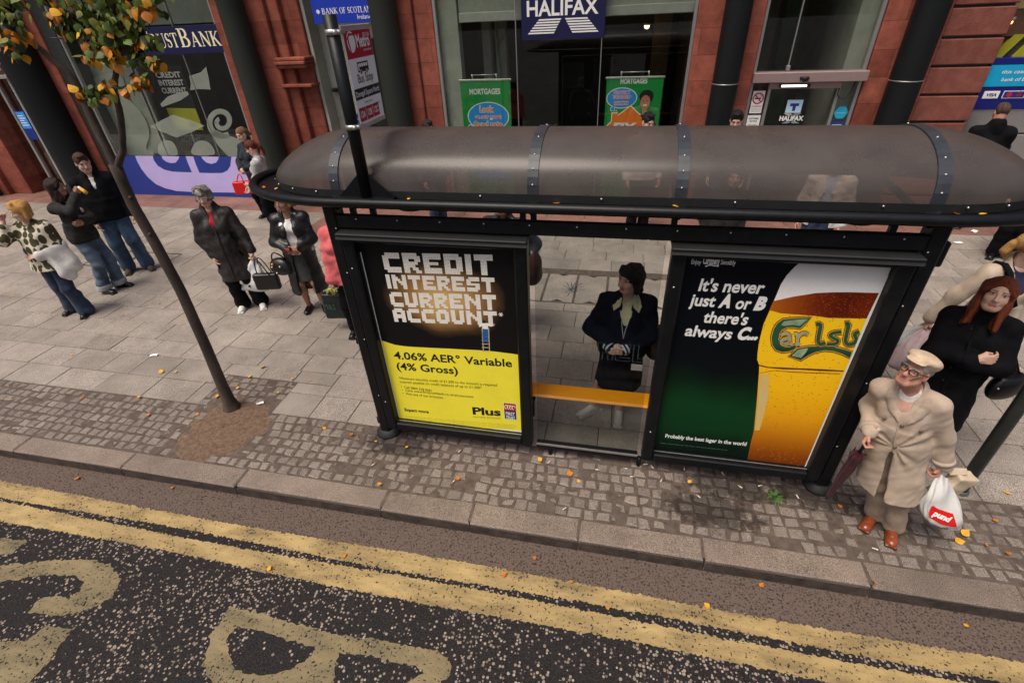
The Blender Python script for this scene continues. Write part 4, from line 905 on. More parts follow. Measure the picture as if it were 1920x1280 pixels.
# ================================================================ bus shelter
SBLK = mat("black_painted_steel", (0.0025, 0.003, 0.004), 0.42, col2=(0.006, 0.007, 0.009), scale=14, spec=.28, bump=.08, bscale=40)
SEAL = mat("rubber_seal", (0.008, 0.009, 0.010), 0.7, var=.3)
RIBM = mat("dark_blue_grey_strap", (0.018, 0.022, 0.03), .45, col2=(0.034, 0.04, 0.05), scale=12)
RIVET = mat("rivet_metal", (0.6, 0.6, 0.58), .35, .8)
BENCH = mat("orange_yellow_bench", (0.78, 0.26, 0.004), .35, col2=(0.88, 0.35, 0.008), scale=5, stretch=(1, 40, 40), coat=.3)
SGLASS = glass("shelter_glass", (0.86, 0.88, 0.875), (0.13, 0.135, 0.14), 0.0)
def dome_mat():
    M = bpy.data.materials.new("smoked_acrylic"); M.use_nodes = True
    n = M.node_tree.nodes; L = M.node_tree.links; p = n["Principled BSDF"]
    tc = n.new("ShaderNodeTexCoord"); z = n.new("ShaderNodeTexNoise"); z.inputs["Scale"].default_value = 2.2; z.inputs["Detail"].default_value = 9; z.inputs["Roughness"].default_value = .7; L.new(tc.outputs["Object"], z.inputs["Vector"])
    r = n.new("ShaderNodeValToRGB"); r.color_ramp.elements[0].color = (0.112, 0.094, 0.087, 1); r.color_ramp.elements[1].color = (0.155, 0.132, 0.122, 1); r.color_ramp.elements[0].position = .3; r.color_ramp.elements[1].position = .7; L.new(z.outputs["Fac"], r.inputs[0]); L.new(r.outputs[0], p.inputs["Base Color"])
    # fine scratches and dried drops
    s = n.new("ShaderNodeTexNoise"); s.inputs["Scale"].default_value = 160; s.inputs["Detail"].default_value = 4; L.new(tc.outputs["Object"], s.inputs["Vector"])
    rr = n.new("ShaderNodeMapRange"); rr.inputs[3].default_value = .22; rr.inputs[4].default_value = .34; L.new(z.outputs["Fac"], rr.inputs[0]); L.new(rr.outputs[0], p.inputs["Roughness"])
    b = n.new("ShaderNodeBump"); b.inputs["Strength"].default_value = .12; b.inputs["Distance"].default_value = .003; L.new(s.outputs["Fac"], b.inputs["Height"]); L.new(b.outputs[0], p.inputs["Normal"])
    p.inputs["Specular IOR Level"].default_value = .5
    t = n.new("ShaderNodeBsdfTransparent"); t.inputs[0].default_value = (0.38, 0.30, 0.26, 1)
    x = n.new("ShaderNodeMixShader"); a = n.new("ShaderNodeMapRange"); a.inputs[3].default_value = .46; a.inputs[4].default_value = .54; L.new(z.outputs["Fac"], a.inputs[0]); L.new(a.outputs[0], x.inputs[0])
    L.new(t.outputs[0], x.inputs[1]); L.new(p.outputs[0], x.inputs[2]); L.new(x.outputs[0], n["Material Output"].inputs[0]); return M
DOME = dome_mat()
YS = 0.807
shelter = empty("bus_shelter", (1.69, 1.25, 0), "black bus shelter with smoked domed roof and two large poster panels by the kerb", "bus shelter")
RY0, RY1, RZ = 0.72, 1.83, 2.255; RYM = (RY0+RY1)/2; RXL, RXR = -0.09, 3.515
def roof_outline(y0, y1, ex, n=22, z=RZ, xl=RXL, xr=RXR):
    ym, h = (y0+y1)/2, (y1-y0)/2; P = []
    for i in range(7): P.append((xl+(xr-xl)*i/6, y0, z))
    for i in range(1, n): t = -90+180*i/n; P.append((xr+ex*math.cos(math.radians(t)), ym+h*math.sin(math.radians(t)), z))
    for i in range(7): P.append((xr-(xr-xl)*i/6, y1, z))
    for i in range(1, n): t = 90+180*i/n; P.append((xl+ex*math.cos(math.radians(t)), ym+h*math.sin(math.radians(t)), z))
    return P
# rim: tube round the roof with a dark gutter ledge inside it
b = MB(); b.tube(roof_outline(RY0, RY1, .90), 0.032, SBLK, 12, closed=True)
o, i2 = roof_outline(RY0+.005, RY1-.005, .89, z=RZ-.012), roof_outline(RY0+.16, RY1-.16, .60, z=RZ-.004)
V = np.array([o, i2]); b.grid(V, SBLK, False, True)
V = np.array([[(p[0], p[1], p[2]-.03) for p in i2], [(p[0], p[1], p[2]-.025) for p in o]]); b.grid(V, SBLK, False, True)
b.build("roof_rim", shelter)
# dome: arched skin with rounded ends
DY0, DY1 = RY0+.115, RY1-.115; DH = (DY1-DY0)/2; RISE = .290
def dome_sec(k, n=22):
    # k: (x, scale 0..1)
    x, s = k; s2 = s**1.5; s = s**.9; return [(x, RYM-DH*s*math.cos(math.pi*j/n), RZ+.02+.022*min(1, s2*2.2)+(RISE+.022)*s2*math.sin(math.pi*j/n)**.86 if 0 < j < n else RZ+.02) for j in range(n+1)]
secs = []
for t in range(0, 15):
    a = math.radians(90*t/14); secs.append((RXL-.69*math.cos(a), max(.02, math.sin(a))))
for x in np.linspace(RXL, RXR, 15)[1:-1]: secs.append((x, 1.0))
for t in range(14, -1, -1):
    a = math.radians(90*t/14); secs.append((RXR+.69*math.cos(a), max(.02, math.sin(a))))
b = MB(); b.grid([dome_sec(k) for k in secs], DOME, True); roof = b.build("roof_dome", shelter)
# dark seal strip round the foot of the dome
b = MB(); foot0 = [(dome_sec(k)[0]) for k in secs]+[(dome_sec(k)[-1]) for k in secs[::-1]]
V = np.array([[(p[0], p[1]+(-.006 if p[1] < RYM else .006), RZ+.0) for p in foot0], [(p[0], p[1]+(-.008 if p[1] < RYM else .008), RZ+.052) for p in foot0]]); b.grid(V, SEAL, True, True)
for k in range(0, len(secs), 3):
    p = dome_sec(secs[k])[0]; b.ball((p[0], p[1]-.012, RZ+.035), .007, RIVET, 6)
b.build("roof_seal", shelter)
for x in (RXL, 1.281, 2.176, RXR):
    b = MB(); pr = dome_sec((x, 1.0)); w_ = .034
    V = []
    for xx, dz in ((x-w_, -.002), (x-w_, .009), (x+w_, .009), (x+w_, -.002)):
        V.append([(xx, RYM+(p[1]-RYM)*(1+dz*1.6), p[2]+dz+(.0 if 0 < j < 22 else -.03)) for j, p in enumerate(pr)])
    b.grid(V, RIBM, False)
    for j in (1, 3, 5, 8, 14, 17, 19, 21):
        p = pr[j]; q = pr[j-1]; b.ball((p[0], RYM+(p[1]-RYM)*1.012, p[2]+.010), .0065, RIVET, 8)
    b.build("roof_strap", shelter)
# posts, header, brackets
def post(x0, x1, y0, y1, z1):
    m = MB(); m.box(x0, x1, y0, y1, -.01, z1, SBLK, .012); cx = (x0+x1)/2
    m.lathe((cx, (y0+y1)/2), [(.115, -.01), (.112, .02), (.09, .05), (.075, .06)], SEAL, 20)
    for z in (.5, 1.1, 1.7, 2.05): m.ball((x1-.02 if x0 < 1 else x0+.02, y0, z), .006, RIVET, 6)
    return m.build("post", shelter)
post(-.200, -.105, .775, .90, 2.235); post(3.525, 3.62, .775, .90, 2.235)
for q in ((-.23, -.2, .80, .86, 1.02, 1.1), (-.23, -.2, .8, .86, .12, .2), (3.62, 3.66, .80, .88, 1.95, 2.1)): b = MB(); b.box(*q, SBLK, .008); b.build("hinge", shelter)
b = MB(); b.box(-.105, 3.525, .77, .83, 2.055, 2.145, SBLK, .008)
for x in np.linspace(.05, 3.4, 12): b.ball((x, .77, 2.125), .006, RIVET, 6)
b.build("header_beam", shelter)
for x in (.02, .17, 1.22, 1.29, 2.16, 3.34): b = MB(); b.box(x-.018, x+.018, .79, .83, 2.14, 2.225, SBLK, .004); b.build("roof_bracket", shelter)
for x in (-.09, 1.28, 2.175, 3.51): b = MB(); b.tube([(x, .8, 2.20), (x, RYM, 2.24), (x, RY1-.02, 2.235)], .022, SBLK, 8); b.build("cross_beam", shelter)
# middle glazing
b = MB(); b.box(1.285, 2.135, .83, .838, .14, 2.055, SGLASS); gl = b.build("glass_pane", shelter)
ETCH = mat("etched_glass", (0.11, 0.14, 0.135), .7, var=.3, alpha=.28)
b = MB(); p0, p1 = at_y(1122, 641, .829), at_y(1216, 680, .829)
def outline_letter(segs, x0, x1, z0, z1):
    for q in segs:
        for r in ribbon([(x0+(x1-x0)*a, z0+(z1-z0)*c) for a, c in q], .0065): b.poly([(p[0], .829, p[1]) for p in r], ETCH, 0, N_)
xs = np.linspace(at_y(1122, 645, .829)[0], at_y(1218, 670, .829)[0], 4); zt, zb = at_y(1165, 645, .829)[2], at_y(1165, 676, .829)[2]
outline_letter([[(0, 0), (0, 1), (.28, 1), (.28, .62), (.6, .62), (.6, 1), (.88, 1), (.88, 0), (.6, 0), (.6, .4), (.28, .4), (.28, 0), (0, 0)]], xs[0], xs[1], zb, zt)
outline_letter([[(0.05, 0), (0.05, 1), (.88, 1), (.88, .8), (.33, .8), (.33, .6), (.75, .6), (.75, .4), (.33, .4), (.33, .2), (.88, .2), (.88, 0), (.05, 0)]], xs[1], xs[2], zb, zt)
outline_letter([[(0.05, 0), (0.05, 1), (.33, 1), (.33, .22), (.9, .22), (.9, 0), (.05, 0)]], xs[2], xs[3], zb, zt)
b.build("scratched_lettering", gl)
b = MB(); b.box(1.28, 2.14, .78, .84, .085, .14, SBLK, .006); b.box(1.28, 2.14, .775, .79, .13, .142, STEEL); 
for x in (1.40, 2.16): b.cyl((x, .81), .02, -.01, .09, SBLK, 10)
b.build("bottom_rail", shelter)
# bench
b = MB(); b.box(.30, 3.1, .885, 1.06, .565, .60, BENCH, .014); be = b.build("bench_seat", shelter)
for x in (.6, 1.24, 2.2, 2.9): b = MB(); b.box(x-.02, x+.02, .83, 1.03, .53, .565, SBLK, .006); b.box(x-.02, x+.02, .83, .87, .40, .53, SBLK, .006); b.build("bench_bracket", be)

# ---- poster panels
def panel(x0, x1, z0, z1):
    m = MB(); y0, y1 = .735, .84; fx, fz = .085, .075
    m.box(x0-fx-.005, x0-.0, y0, y1, z0-.085, z1+.07, SBLK, .012); m.box(x1, x1+fx+.005, y0, y1, z0-.085, z1+.07, SBLK, .012)
    m.box(x0, x1, y0, y1, z0-.085, z0-.0, SBLK, .01); m.box(x0, x1, y0, y1, z1, z1+.07, SBLK, .01)
    m.box(x0-.1, x1+.1, y0-.04, y1+.01, z1+.065, z1+.082, SEAL, .006); m.hexa([(x0-.1, y0-.04, z1+.04), (x1+.1, y0-.04, z1+.04), (x1+.1, y0-.001, z1+.04), (x0-.1, y0-.001, z1+.04), (x0-.1, y0-.028, z1+.066), (x1+.1, y0-.028, z1+.066), (x1+.1, y0-.001, z1+.066), (x0-.1, y0-.001, z1+.066)], SEAL)
    m.box(x0, x1, YS+.006, y1+.02, z0-.0, z1, SBLK)
    m.box(x0, x1, YS-.03, YS-.022, z0-.004, z0+.002, STEEL)
    for z in (z0+.25, z1-.2): m.ball((x0-.05, y0, z), .007, RIVET, 6)
    return m.build("poster_panel", shelter)
PZ0, PZ1 = .22, 1.96; PXA, PXB = 0.0, 1.16; QXA, QXB = 2.258, 3.418
panA = panel(PXA, PXB, PZ0, PZ1); panB = panel(QXA, QXB, PZ0, PZ1)

def ramp_mat(name, axis, stops, rough=.5, speck=None, scale=1.0, warp=0.0):
    """printed picture: colours run along one axis of the sheet"""
    M = bpy.data.materials.new(name); M.use_nodes = True; n = M.node_tree.nodes; L = M.node_tree.links; p = n["Principled BSDF"]; p.inputs["Roughness"].default_value = rough; p.inputs["Specular IOR Level"].default_value = .15
    tc = n.new("ShaderNodeTexCoord"); s = n.new("ShaderNodeSeparateXYZ"); L.new(tc.outputs["Object"], s.inputs[0])
    src = s.outputs["XYZ".index(axis)]
    if warp:
        z = n.new("ShaderNodeTexNoise"); z.inputs["Scale"].default_value = 3; L.new(tc.outputs["Object"], z.inputs["Vector"]); q = n.new("ShaderNodeMath"); q.operation = 'MULTIPLY_ADD'; q.inputs[1].default_value = warp; L.new(z.outputs["Fac"], q.inputs[0]); L.new(src, q.inputs[2]); src = q.outputs[0]
    lo, hi = stops[0][0], stops[-1][0]; mr = n.new("ShaderNodeMapRange"); mr.inputs[1].default_value = lo; mr.inputs[2].default_value = hi; L.new(src, mr.inputs[0])
    r = n.new("ShaderNodeValToRGB"); e = r.color_ramp.elements
    while len(e) < len(stops): e.new(.5)
    for k, (pos, c) in enumerate(stops): e[k].position = (pos-lo)/(hi-lo); e[k].color = (*c, 1)
    L.new(mr.outputs[0], r.inputs[0]); out = r.outputs[0]
    if speck:
        col, sc, thr = speck; z = n.new("ShaderNodeTexVoronoi"); z.inputs["Scale"].default_value = sc; L.new(tc.outputs["Object"], z.inputs["Vector"])
        c = n.new("ShaderNodeSeparateColor"); L.new(z.outputs["Color"], c.inputs[0]); a = n.new("ShaderNodeMath"); a.operation = 'LESS_THAN'; a.inputs[1].default_value = thr; L.new(c.outputs[0], a.inputs[0])
        d_ = n.new("ShaderNodeMath"); d_.operation = 'LESS_THAN'; d_.inputs[1].default_value = .32; L.new(z.outputs["Distance"], d_.inputs[0]); f = n.new("ShaderNodeMath"); f.operation = 'MULTIPLY'; L.new(a.outputs[0], f.inputs[0]); L.new(d_.outputs[0], f.inputs[1])
        x = n.new("ShaderNodeMix"); x.data_type = 'RGBA'; L.new(f.outputs[0], x.inputs[0]); L.new(out, x.inputs[6]); x.inputs[7].default_value = (*col, 1); out = x.outputs[2]
    L.new(out, p.inputs["Base Color"]); return M
def glow_mat():
    """poster print: a golden halo printed round the block letters on near-black"""
    M = bpy.data.materials.new("halo_print"); M.use_nodes = True; n = M.node_tree.nodes; L = M.node_tree.links; p = n["Principled BSDF"]; p.inputs["Roughness"].default_value = .45; p.inputs["Specular IOR Level"].default_value = .15
    tc = n.new("ShaderNodeTexCoord"); mp = n.new("ShaderNodeMapping"); mp.inputs["Location"].default_value = (-.60/.56, 0, -1.50/.40); mp.inputs["Scale"].default_value = (1/.56, 0, 1/.40); L.new(tc.outputs["Object"], mp.inputs[0])
    l = n.new("ShaderNodeVectorMath"); l.operation = 'LENGTH'; L.new(mp.outputs[0], l.inputs[0])
    z = n.new("ShaderNodeTexNoise"); z.inputs["Scale"].default_value = 4; L.new(tc.outputs["Object"], z.inputs["Vector"]); a = n.new("ShaderNodeMath"); a.operation = 'MULTIPLY_ADD'; a.inputs[1].default_value = .3; L.new(z.outputs["Fac"], a.inputs[0]); L.new(l.outputs["Value"], a.inputs[2])
    r = n.new("ShaderNodeValToRGB"); e = r.color_ramp.elements; e[0].position = .2; e[0].color = (.72, .46, .17, 1); e[1].position = 1.12; e[1].color = (.007, .0065, .007, 1)
    q = e.new(.62); q.color = (.34, .18, .06, 1); q = e.new(.88); q.color = (.06, .032, .015, 1)
    L.new(a.outputs[0], r.inputs[0]); L.new(r.outputs[0], p.inputs["Base Color"]); return M
YELP = mat("yellow_poster_print", srgb(240, 226, 62), .5, var=.05, scale=3, spec=.15)
PILL = mat("white_pellets", srgb(240, 234, 222), .5, var=.08, scale=60)
b = MB()
y = YS
b.poly([(PXA, y, PZ0), (PXB, y, PZ0), (PXB, y, PZ1), (PXA, y, PZ1)], glow_mat(), 0, N_)
def c1(a, c): return (600+a*.21875, 380+c*.21875)
def c2(a, c): return (640+a*.21875, 600+c*.21875)
wave = [at_y(*c1(a, c), y) for a, c in [(560, 1190), (600, 1203), (640, 1216), (720, 1228), (800, 1235), (900, 1240), (1000, 1245), (1100, 1249), (1200, 1255), (1350, 1262), (1500, 1274)]]
wave = [(p[0], y-.001, p[2]) for p in wave]; zr = wave[-1][2]
b.poly([(PXA+.002, y-.001, PZ0+.002), (PXB-.002, y-.001, PZ0+.002), (PXB-.002, y-.001, zr-.01)]+wave[::-1]+[(PXA+.002, y-.001, wave[0][2]+.01)], YELP, 0, N_)
b.box(PXA+.001, PXA+.008, y-.003, y+.004, PZ0+.02, PZ1-.1, WHITE)
b.poly([(PXB-.3, y-.0015, PZ0+.004), (PXB-.005, y-.0015, PZ0+.004), (PXB-.005, y-.0015, PZ0+.022), (PXB-.15, y-.0015, PZ0+.016)], WHITE, 0, N_)
GL = {
 'C': [".#####", "######", "##....", "##....", "##....", "######", ".#####"],
 'R': ["#####.", "######", "##..##", "#####.", "####..", "##.##.", "##..##"],
 'E': ["######", "######", "##....", "#####.", "##....", "######", "######"],
 'D': ["#####.", "######", "##..##", "##..##", "##..##", "######", "#####."],
 'I': ["##", "##", "##", "##", "##", "##", "##"],
 'T': ["######", "######", "..##..", "..##..", "..##..", "..##..", "..##.."],
 'N': ["##...##", "###..##", "####.##", "##.####", "##..###", "##...##", "##...##"],
 'S': [".#####", "######", "##....", "######", "....##", "######", "#####."],
 'U': ["##..##", "##..##", "##..##", "##..##", "##..##", "######", ".####."],
 'A': [".####.", "######", "##..##", "######", "######", "##..##", "##..##"],
 'O': [".####.", "######", "##..##", "##..##", "##..##", "######", ".####."]}
def block_word(t, tl, bl, br):
    p, q, e = at_y(*c1(*tl), y), at_y(*c1(*br), y), at_y(*c1(*bl), y); sl = q[2]-e[2]; q[2] = e[2]; W_ = sum(len(GL[ch][0]) for ch in t)+len(t)-1
    cw, chh = (q[0]-p[0])/W_, (p[2]-q[2])/7; x = p[0]; k = 0
    for ch in t:
        g = GL[ch]
        for r in range(7):
            for c in range(len(g[0])):
                if g[r][c] == '#':
                    xx = x+c*cw; zz = p[2]-r*chh+sl*(xx-p[0])/(q[0]-p[0])
                    for sx in (0, 1):     # two pellets a cell, rounded ends give the scalloped edge
                        for sz in (0, 1):
                            k += 1; b.poly([(xx+cw*(.25+.5*sx)+cw*.30*math.cos(a*math.pi/4+.39), y-.0012-.00003*(k % 9), zz-chh*(.25+.5*sz)+chh*.30*math.sin(a*math.pi/4+.39)) for a in range(8)], PILL, 0, N_)
        x += (len(g[0])+1)*cw
block_word("CREDIT", (525, 426), (548, 594), (1490, 622)); block_word("INTEREST", (558, 614), (580, 734), (1503, 768)); block_word("CURRENT", (590, 764), (612, 888), (1515, 920)); block_word("ACCOUNT", (616, 902), (640, 1018), (1522, 1052))
p = at_y(*c1(1550, 957), y)
for k in range(3): 
    a = math.pi*k/3
    for q in ribbon([(p[0]-.018*math.cos(a), p[2]-.018*math.sin(a)), (p[0]+.018*math.cos(a), p[2]+.018*math.sin(a))], .006): b.poly([(s[0], y-.0012-k*.0003, s[1]) for s in q], PILL, 0, N_)
# printed man on a ladder finishing the last letter
DEN = mat("printed_denim", srgb(20, 90, 150), .6); SKN = mat("printed_skin_tone", srgb(200, 140, 110), .6); RUNG = mat("ladder_print", srgb(200, 180, 150), .6)
def pp(a, c): return at_y(*c1(a, c), y)
def fl(pts, M, dy=.003): b.poly([(p[0], y-dy, p[2]) for p in (pp(*q) for q in pts)], M, 0, N_)
for xa, xb in (((1386, 1070), (1398, 1270)), ((1442, 1070), (1450, 1270))): fl([(xa[0], xa[1]), (xa[0]+7, xa[1]), (xb[0]+7, xb[1]), xb], RUNG, .0022)
for c in range(1085, 1270, 30): fl([(1388, c), (1446, c+2), (1446, c+8), (1388, c+6)], RUNG, .0024)
fl([(1395, 1075), (1440, 1080), (1444, 1130), (1442, 1195), (1424, 1195), (1420, 1125), (1416, 1195), (1398, 1192), (1392, 1120)], DEN, .0028)
fl([(1376, 1040), (1395, 1028), (1440, 1030), (1470, 1046), (1490, 1040), (1494, 1052), (1468, 1060), (1442, 1052), (1440, 1082), (1395, 1078), (1390, 1056), (1366, 1064), (1362, 1050)], PILL, .0032)
fl([(1392, 1012), (1408, 1004), (1420, 1012), (1418, 1030), (1396, 1030)], BLACKP, .0036); fl([(1484, 1040), (1500, 1034), (1500, 1046), (1488, 1053)], SKN, .0036)
fl([(1398, 1190), (1417, 1193), (1416, 1202), (1396, 1200)], BLACKP, .0034); fl([(1424, 1193), (1443, 1194), (1444, 1203), (1423, 1202)], BLACKP, .0034)
def line(t, L0, R0, caph, M=BLACKP, bold=0.0, cf=c2, shear=0, dy=.002, plane=None):
    Y = y if plane is None else plane
    p, q = at_y(*cf(*L0), Y), at_y(*cf(*R0), Y); put_text(b, t, p[0], q[0], p[2], caph, (0, Y-dy, 0), X_, Z_, M, bold, shear, slope=q[2]-p[2])
h0 = at_y(*c2(455, 265), y)[2]-at_y(*c2(455, 325), y)[2]
line("4.06% AER° Variable", (458, 328), (1465, 400), .072, bold=.022); line("(4% Gross)", (480, 420), (1002, 462), .072, bold=.022)
line("*Minimum monthly credit of £1,200 to the account is required", (497, 505), (1335, 566), .026); line("interest payable on credit balances of up to £1,200*", (507, 535), (1205, 588), .026)
line("•  Call 0800 328 0041", (515, 578), (775, 612), .026); line("•  Click www.firsttrustbank.co.uk/plusaccount", (522, 606), (1135, 665), .026); line("•  Visit any of our branches", (528, 634), (872, 672), .026)
line("Expect more", (545, 776), (750, 796), .034, bold=.03); line("Plus", (1128, 803), (1368, 817), .078, bold=.035); line("current account", (1130, 833), (1365, 846), .026, mat("olive_print", srgb(150, 140, 40), .5))
for k in range(3): line("Conditions apply. Minimum monthly credit required. Interest rates are variable and correct at time of print. Terms on request from any branch.", (556, 826+16*k), (1500, 905+13*k), .009, mat("olive_print", (0, 0, 0)))
p, q = at_y(*c2(1392, 706), y), at_y(*c2(1502, 852), y)
TEAL = mat("teal_print", srgb(10, 110, 110), .5)
def rec(x0, x1, z0, z1, M, dy): b.poly([(x0, y-dy, z0), (x1, y-dy, z0), (x1, y-dy, z1), (x0, y-dy, z1)], M, 0, N_)
rec(p[0]-.004, q[0]+.004, q[2]-.004, p[2]+.004, WHITE, .002); zz = p[2]-(p[2]-q[2])*.48; z3 = q[2]+(p[2]-q[2])*.1
rec(p[0], q[0], zz, p[2], mat("crimson_print", srgb(160, 24, 44), .5), .0026); rec(p[0], q[0], z3, zz, mat("navy_print", srgb(22, 34, 84), .5), .0026); rec(p[0], q[0], q[2], z3, TEAL, .0026)
for k in range(4):
    for s in ribbon([(p[0]+(q[0]-p[0])*(.2+.2*k)+.014*math.cos(a*.6), (p[2]+zz)/2+.022*math.sin(a*.6)) for a in range(9)], .007): b.poly([(r[0], y-.003-k*.0002, r[1]) for r in s], CREAM, 0, N_)
put_text(b, "FIRST", p[0]+.012, q[0]-.012, zz-.048, .034, (0, y-.0032, 0), X_, Z_, WHITE, bold=.02); put_text(b, "TRUST", p[0]+.012, q[0]-.012, zz-.092, .034, (0, y-.0032, 0), X_, Z_, WHITE, bold=.02); put_text(b, "BANK", p[0]+.03, q[0]-.03, q[2]+.006, .01, (0, y-.0032, 0), X_, Z_, WHITE)
b.build("poster", panA, "dark poster with glowing white block letters over a yellow lower part", base=None).parent = panA

# beer poster: everything is printed on the flat sheet
b = MB()
def g6(a, c): return (1280+a*.336, 420+c*.336)
def at6(a, c, dy=0): p = at_y(*g6(a, c), y); return (p[0], y-dy, p[2])
BG = ramp_mat("dark_green_print", 'Z', [(.22, (.001, .003, .004)), (.42, (.0015, .010, .005)), (.62, (.003, .036, .010)), (.85, (.003, .042, .011)), (1.1, (.0015, .012, .005)), (1.25, (.001, .003, .005)), (1.96, (.001, .002, .005))], warp=.25)
b.poly([(QXA, y, PZ0), (QXB, y, PZ0), (QXB, y, PZ1), (QXA, y, PZ1)], BG, 0, N_)
def px(u, v, dy): p = at_y(u, v, y); return (min(p[0], QXB-.004), y-dy, max(min(p[2], PZ1-.002), PZ0+.002))
left = [(1508, 480), (1490, 500), (1475, 516), (1464, 533), (1451, 564), (1442.5, 583), (1431.6, 607.5), (1423, 642), (1420.6, 660), (1419.5, 673), (1423.5, 684), (1423, 699), (1421.7, 717), (1418.4, 758), (1413, 809), (1407.5, 830.6), (1402, 858)]
BEER = ramp_mat("beer_print", 'Z', [(.22, (.12, .022, .002)), (.36, (.27, .062, .003)), (.52, (.50, .165, .004)), (.75, (.80, .36, .006)), (1.0, (.93, .50, .008)), (1.3, (.96, .57, .012)), (1.96, (.96, .58, .015))], speck=((.45, .20, .012), 75, .16), warp=.06)
AMBER = ramp_mat("amber_print", 'X', [(2.85, (.46, .13, .008)), (2.98, (.34, .07, .006)), (3.12, (.17, .020, .004)), (3.28, (.10, .009, .003)), (3.42, (.16, .018, .004))], speck=((.40, .09, .008), 120, .42), warp=.10)
FOAM = ramp_mat("foam_print", 'Z', [(1.5, (.50, .28, .18)), (1.60, (.78, .68, .61)), (1.7, (.92, .89, .87)), (1.85, (.82, .79, .78)), (1.96, (.60, .57, .56))], speck=((.70, .64, .60), 170, .22), warp=.05)
full = left+[(1513, 870), (1672, 493)]
P = [px(u, v, .001) for u, v in left]; P[-1] = (P[-1][0], y-.001, PZ0+.003)
b.poly(P+[(QXB-.004, y-.001, PZ0+.003), (QXB-.004, y-.001, PZ1-.003), (P[0][0], y-.001, PZ1-.003)], BEER, 0, N_)
P = [px(u, v, .0016) for u, v in [(1451, 562), (1486, 554), (1530, 547), (1565, 545.5), (1596, 545.5), (1650, 547)]]; P2 = [px(u, v, .0016) for u, v in [(1660, 599), (1627, 596.6), (1595, 596.5), (1552, 595.5), (1530, 592), (1464, 587), (1442.5, 581)]]
b.poly(P+P2, AMBER, 0, N_)
P = [px(u, v, .0020) for u, v in left[:5]]+[px(u, v, .0020) for u, v in [(1486, 556), (1530, 549), (1565, 547.5), (1596, 547.5), (1652, 549), (1676, 492)]]; b.poly([(p[0], p[1], PZ1-.003 if (i == 0 or i == len(P)-1) else p[2]) for i, p in enumerate(P)], FOAM, 0, N_)
STREAK = mat("glass_streak_print", (.62, .50, .24), .5, col2=(.72, .46, .1), scale=4)
b.poly([px(u, v, .0022) for u, v in [(1425, 701), (1442, 702), (1440, 740), (1432, 780), (1424, 806), (1415, 806), (1420, 760)]], STREAK, 0, N_)
DKB = mat("dark_amber_print", (.10, .02, .006), .5)
for w_, pts in ((.016, [(1423, 684), (1440, 688), (1470, 690), (1500, 691), (1540, 693), (1582, 695)]), (.006, [(1424, 699), (1450, 694), (1490, 697), (1575, 700)])):
    for q in ribbon([(at_y(*g, y)[0], at_y(*g, y)[2]) for g in pts], [w_*.6, w_*.5, w_, w_*.7, w_, w_*.5][:len(pts)]): b.poly([(s[0], y-.0024, s[1]) for s in q], DKB if w_ > .01 else AMBER, 0, N_)
# raised glass lettering in bottle green with red-brown edging
GRN = ramp_mat("bottle_green_print", 'Z', [(1.05, (.003, .012, .01)), (1.2, (.004, .02, .013)), (1.33, (.008, .040, .018)), (1.4, (.025, .09, .04))], warp=.1); EDG = mat("rust_edge_print", (.16, .03, .008), .5, var=.3, scale=12); PALE = mat("pale_green_print", (.40, .48, .33), .5, col2=(.14, .26, .15), scale=14)
Cs = [(718, 520), (640, 523), (560, 530), (528, 552), (508, 585), (496, 630), (500, 672), (520, 700), (555, 712), (592, 708), (622, 697), (640, 676), (630, 670), (600, 684), (566, 686), (542, 668), (534, 640), (540, 608), (556, 586), (585, 574), (618, 574), (655, 580), (676, 560)]
Sw = [(594, 735), (640, 692), (700, 682), (770, 679), (850, 686), (915, 702), (942, 712), (934, 745), (890, 722), (840, 706), (790, 702), (740, 712), (700, 730), (658, 757)]
def grow(P, k):
    A = np.array(P); c = A.mean(0); n = len(A); out = []
    ar = sum(A[i-1][0]*A[i][1]-A[i][0]*A[i-1][1] for i in range(n)); s = 1 if ar > 0 else -1
    for i in range(n):
        t = (A[(i+1) % n]-A[i-1]).astype(float); t /= np.linalg.norm(t)+1e-9; out.append(A[i]+s*k*np.array([t[1], -t[0]]))
    return out
for S in (Cs, Sw):
    b.poly([at6(a, c, .0026) for a, c in grow(S, 9)], EDG, 0, N_); b.poly([at6(a, c, .0030) for a, c in grow(S, 4)], mat("gold_edge_print", (.75, .42, .06), .5), 0, N_); b.poly([at6(a, c, .0034) for a, c in S], GRN, 0, N_)
b.poly([at6(a, c, .0037) for a, c in [(700, 528), (640, 531), (566, 540), (548, 562), (570, 566), (612, 560), (652, 566)]], PALE, 0, N_)
b.poly([at6(a, c, .0037) for a, c in [(606, 733), (646, 698), (700, 690), (690, 710), (660, 745)]], PALE, 0, N_)
strokes = {'a': ([[(548, 618), (575, 607), (594, 618), (597, 645), (598, 662), (612, 668)], [(597, 636), (570, 638), (551, 652), (556, 668), (578, 668), (597, 655)]], PALE, 12), 'r': ([[(622, 612), (638, 612), (640, 640), (640, 668)], [(640, 632), (660, 612), (682, 606), (700, 616)], [(628, 668), (654, 668)]], PALE, 12),
           'l': ([[(742, 560), (768, 560), (760, 610), (755, 650), (768, 668), (796, 660)]], GRN, 22), 's': ([[(886, 600), (845, 604), (822, 618), (840, 634), (866, 648), (850, 666), (804, 668)]], GRN, 19), 'b': ([[(905, 556), (924, 556), (914, 610), (908, 650), (922, 668), (952, 664), (968, 640), (958, 612), (985, 598)]], GRN, 22)}
kk = 0
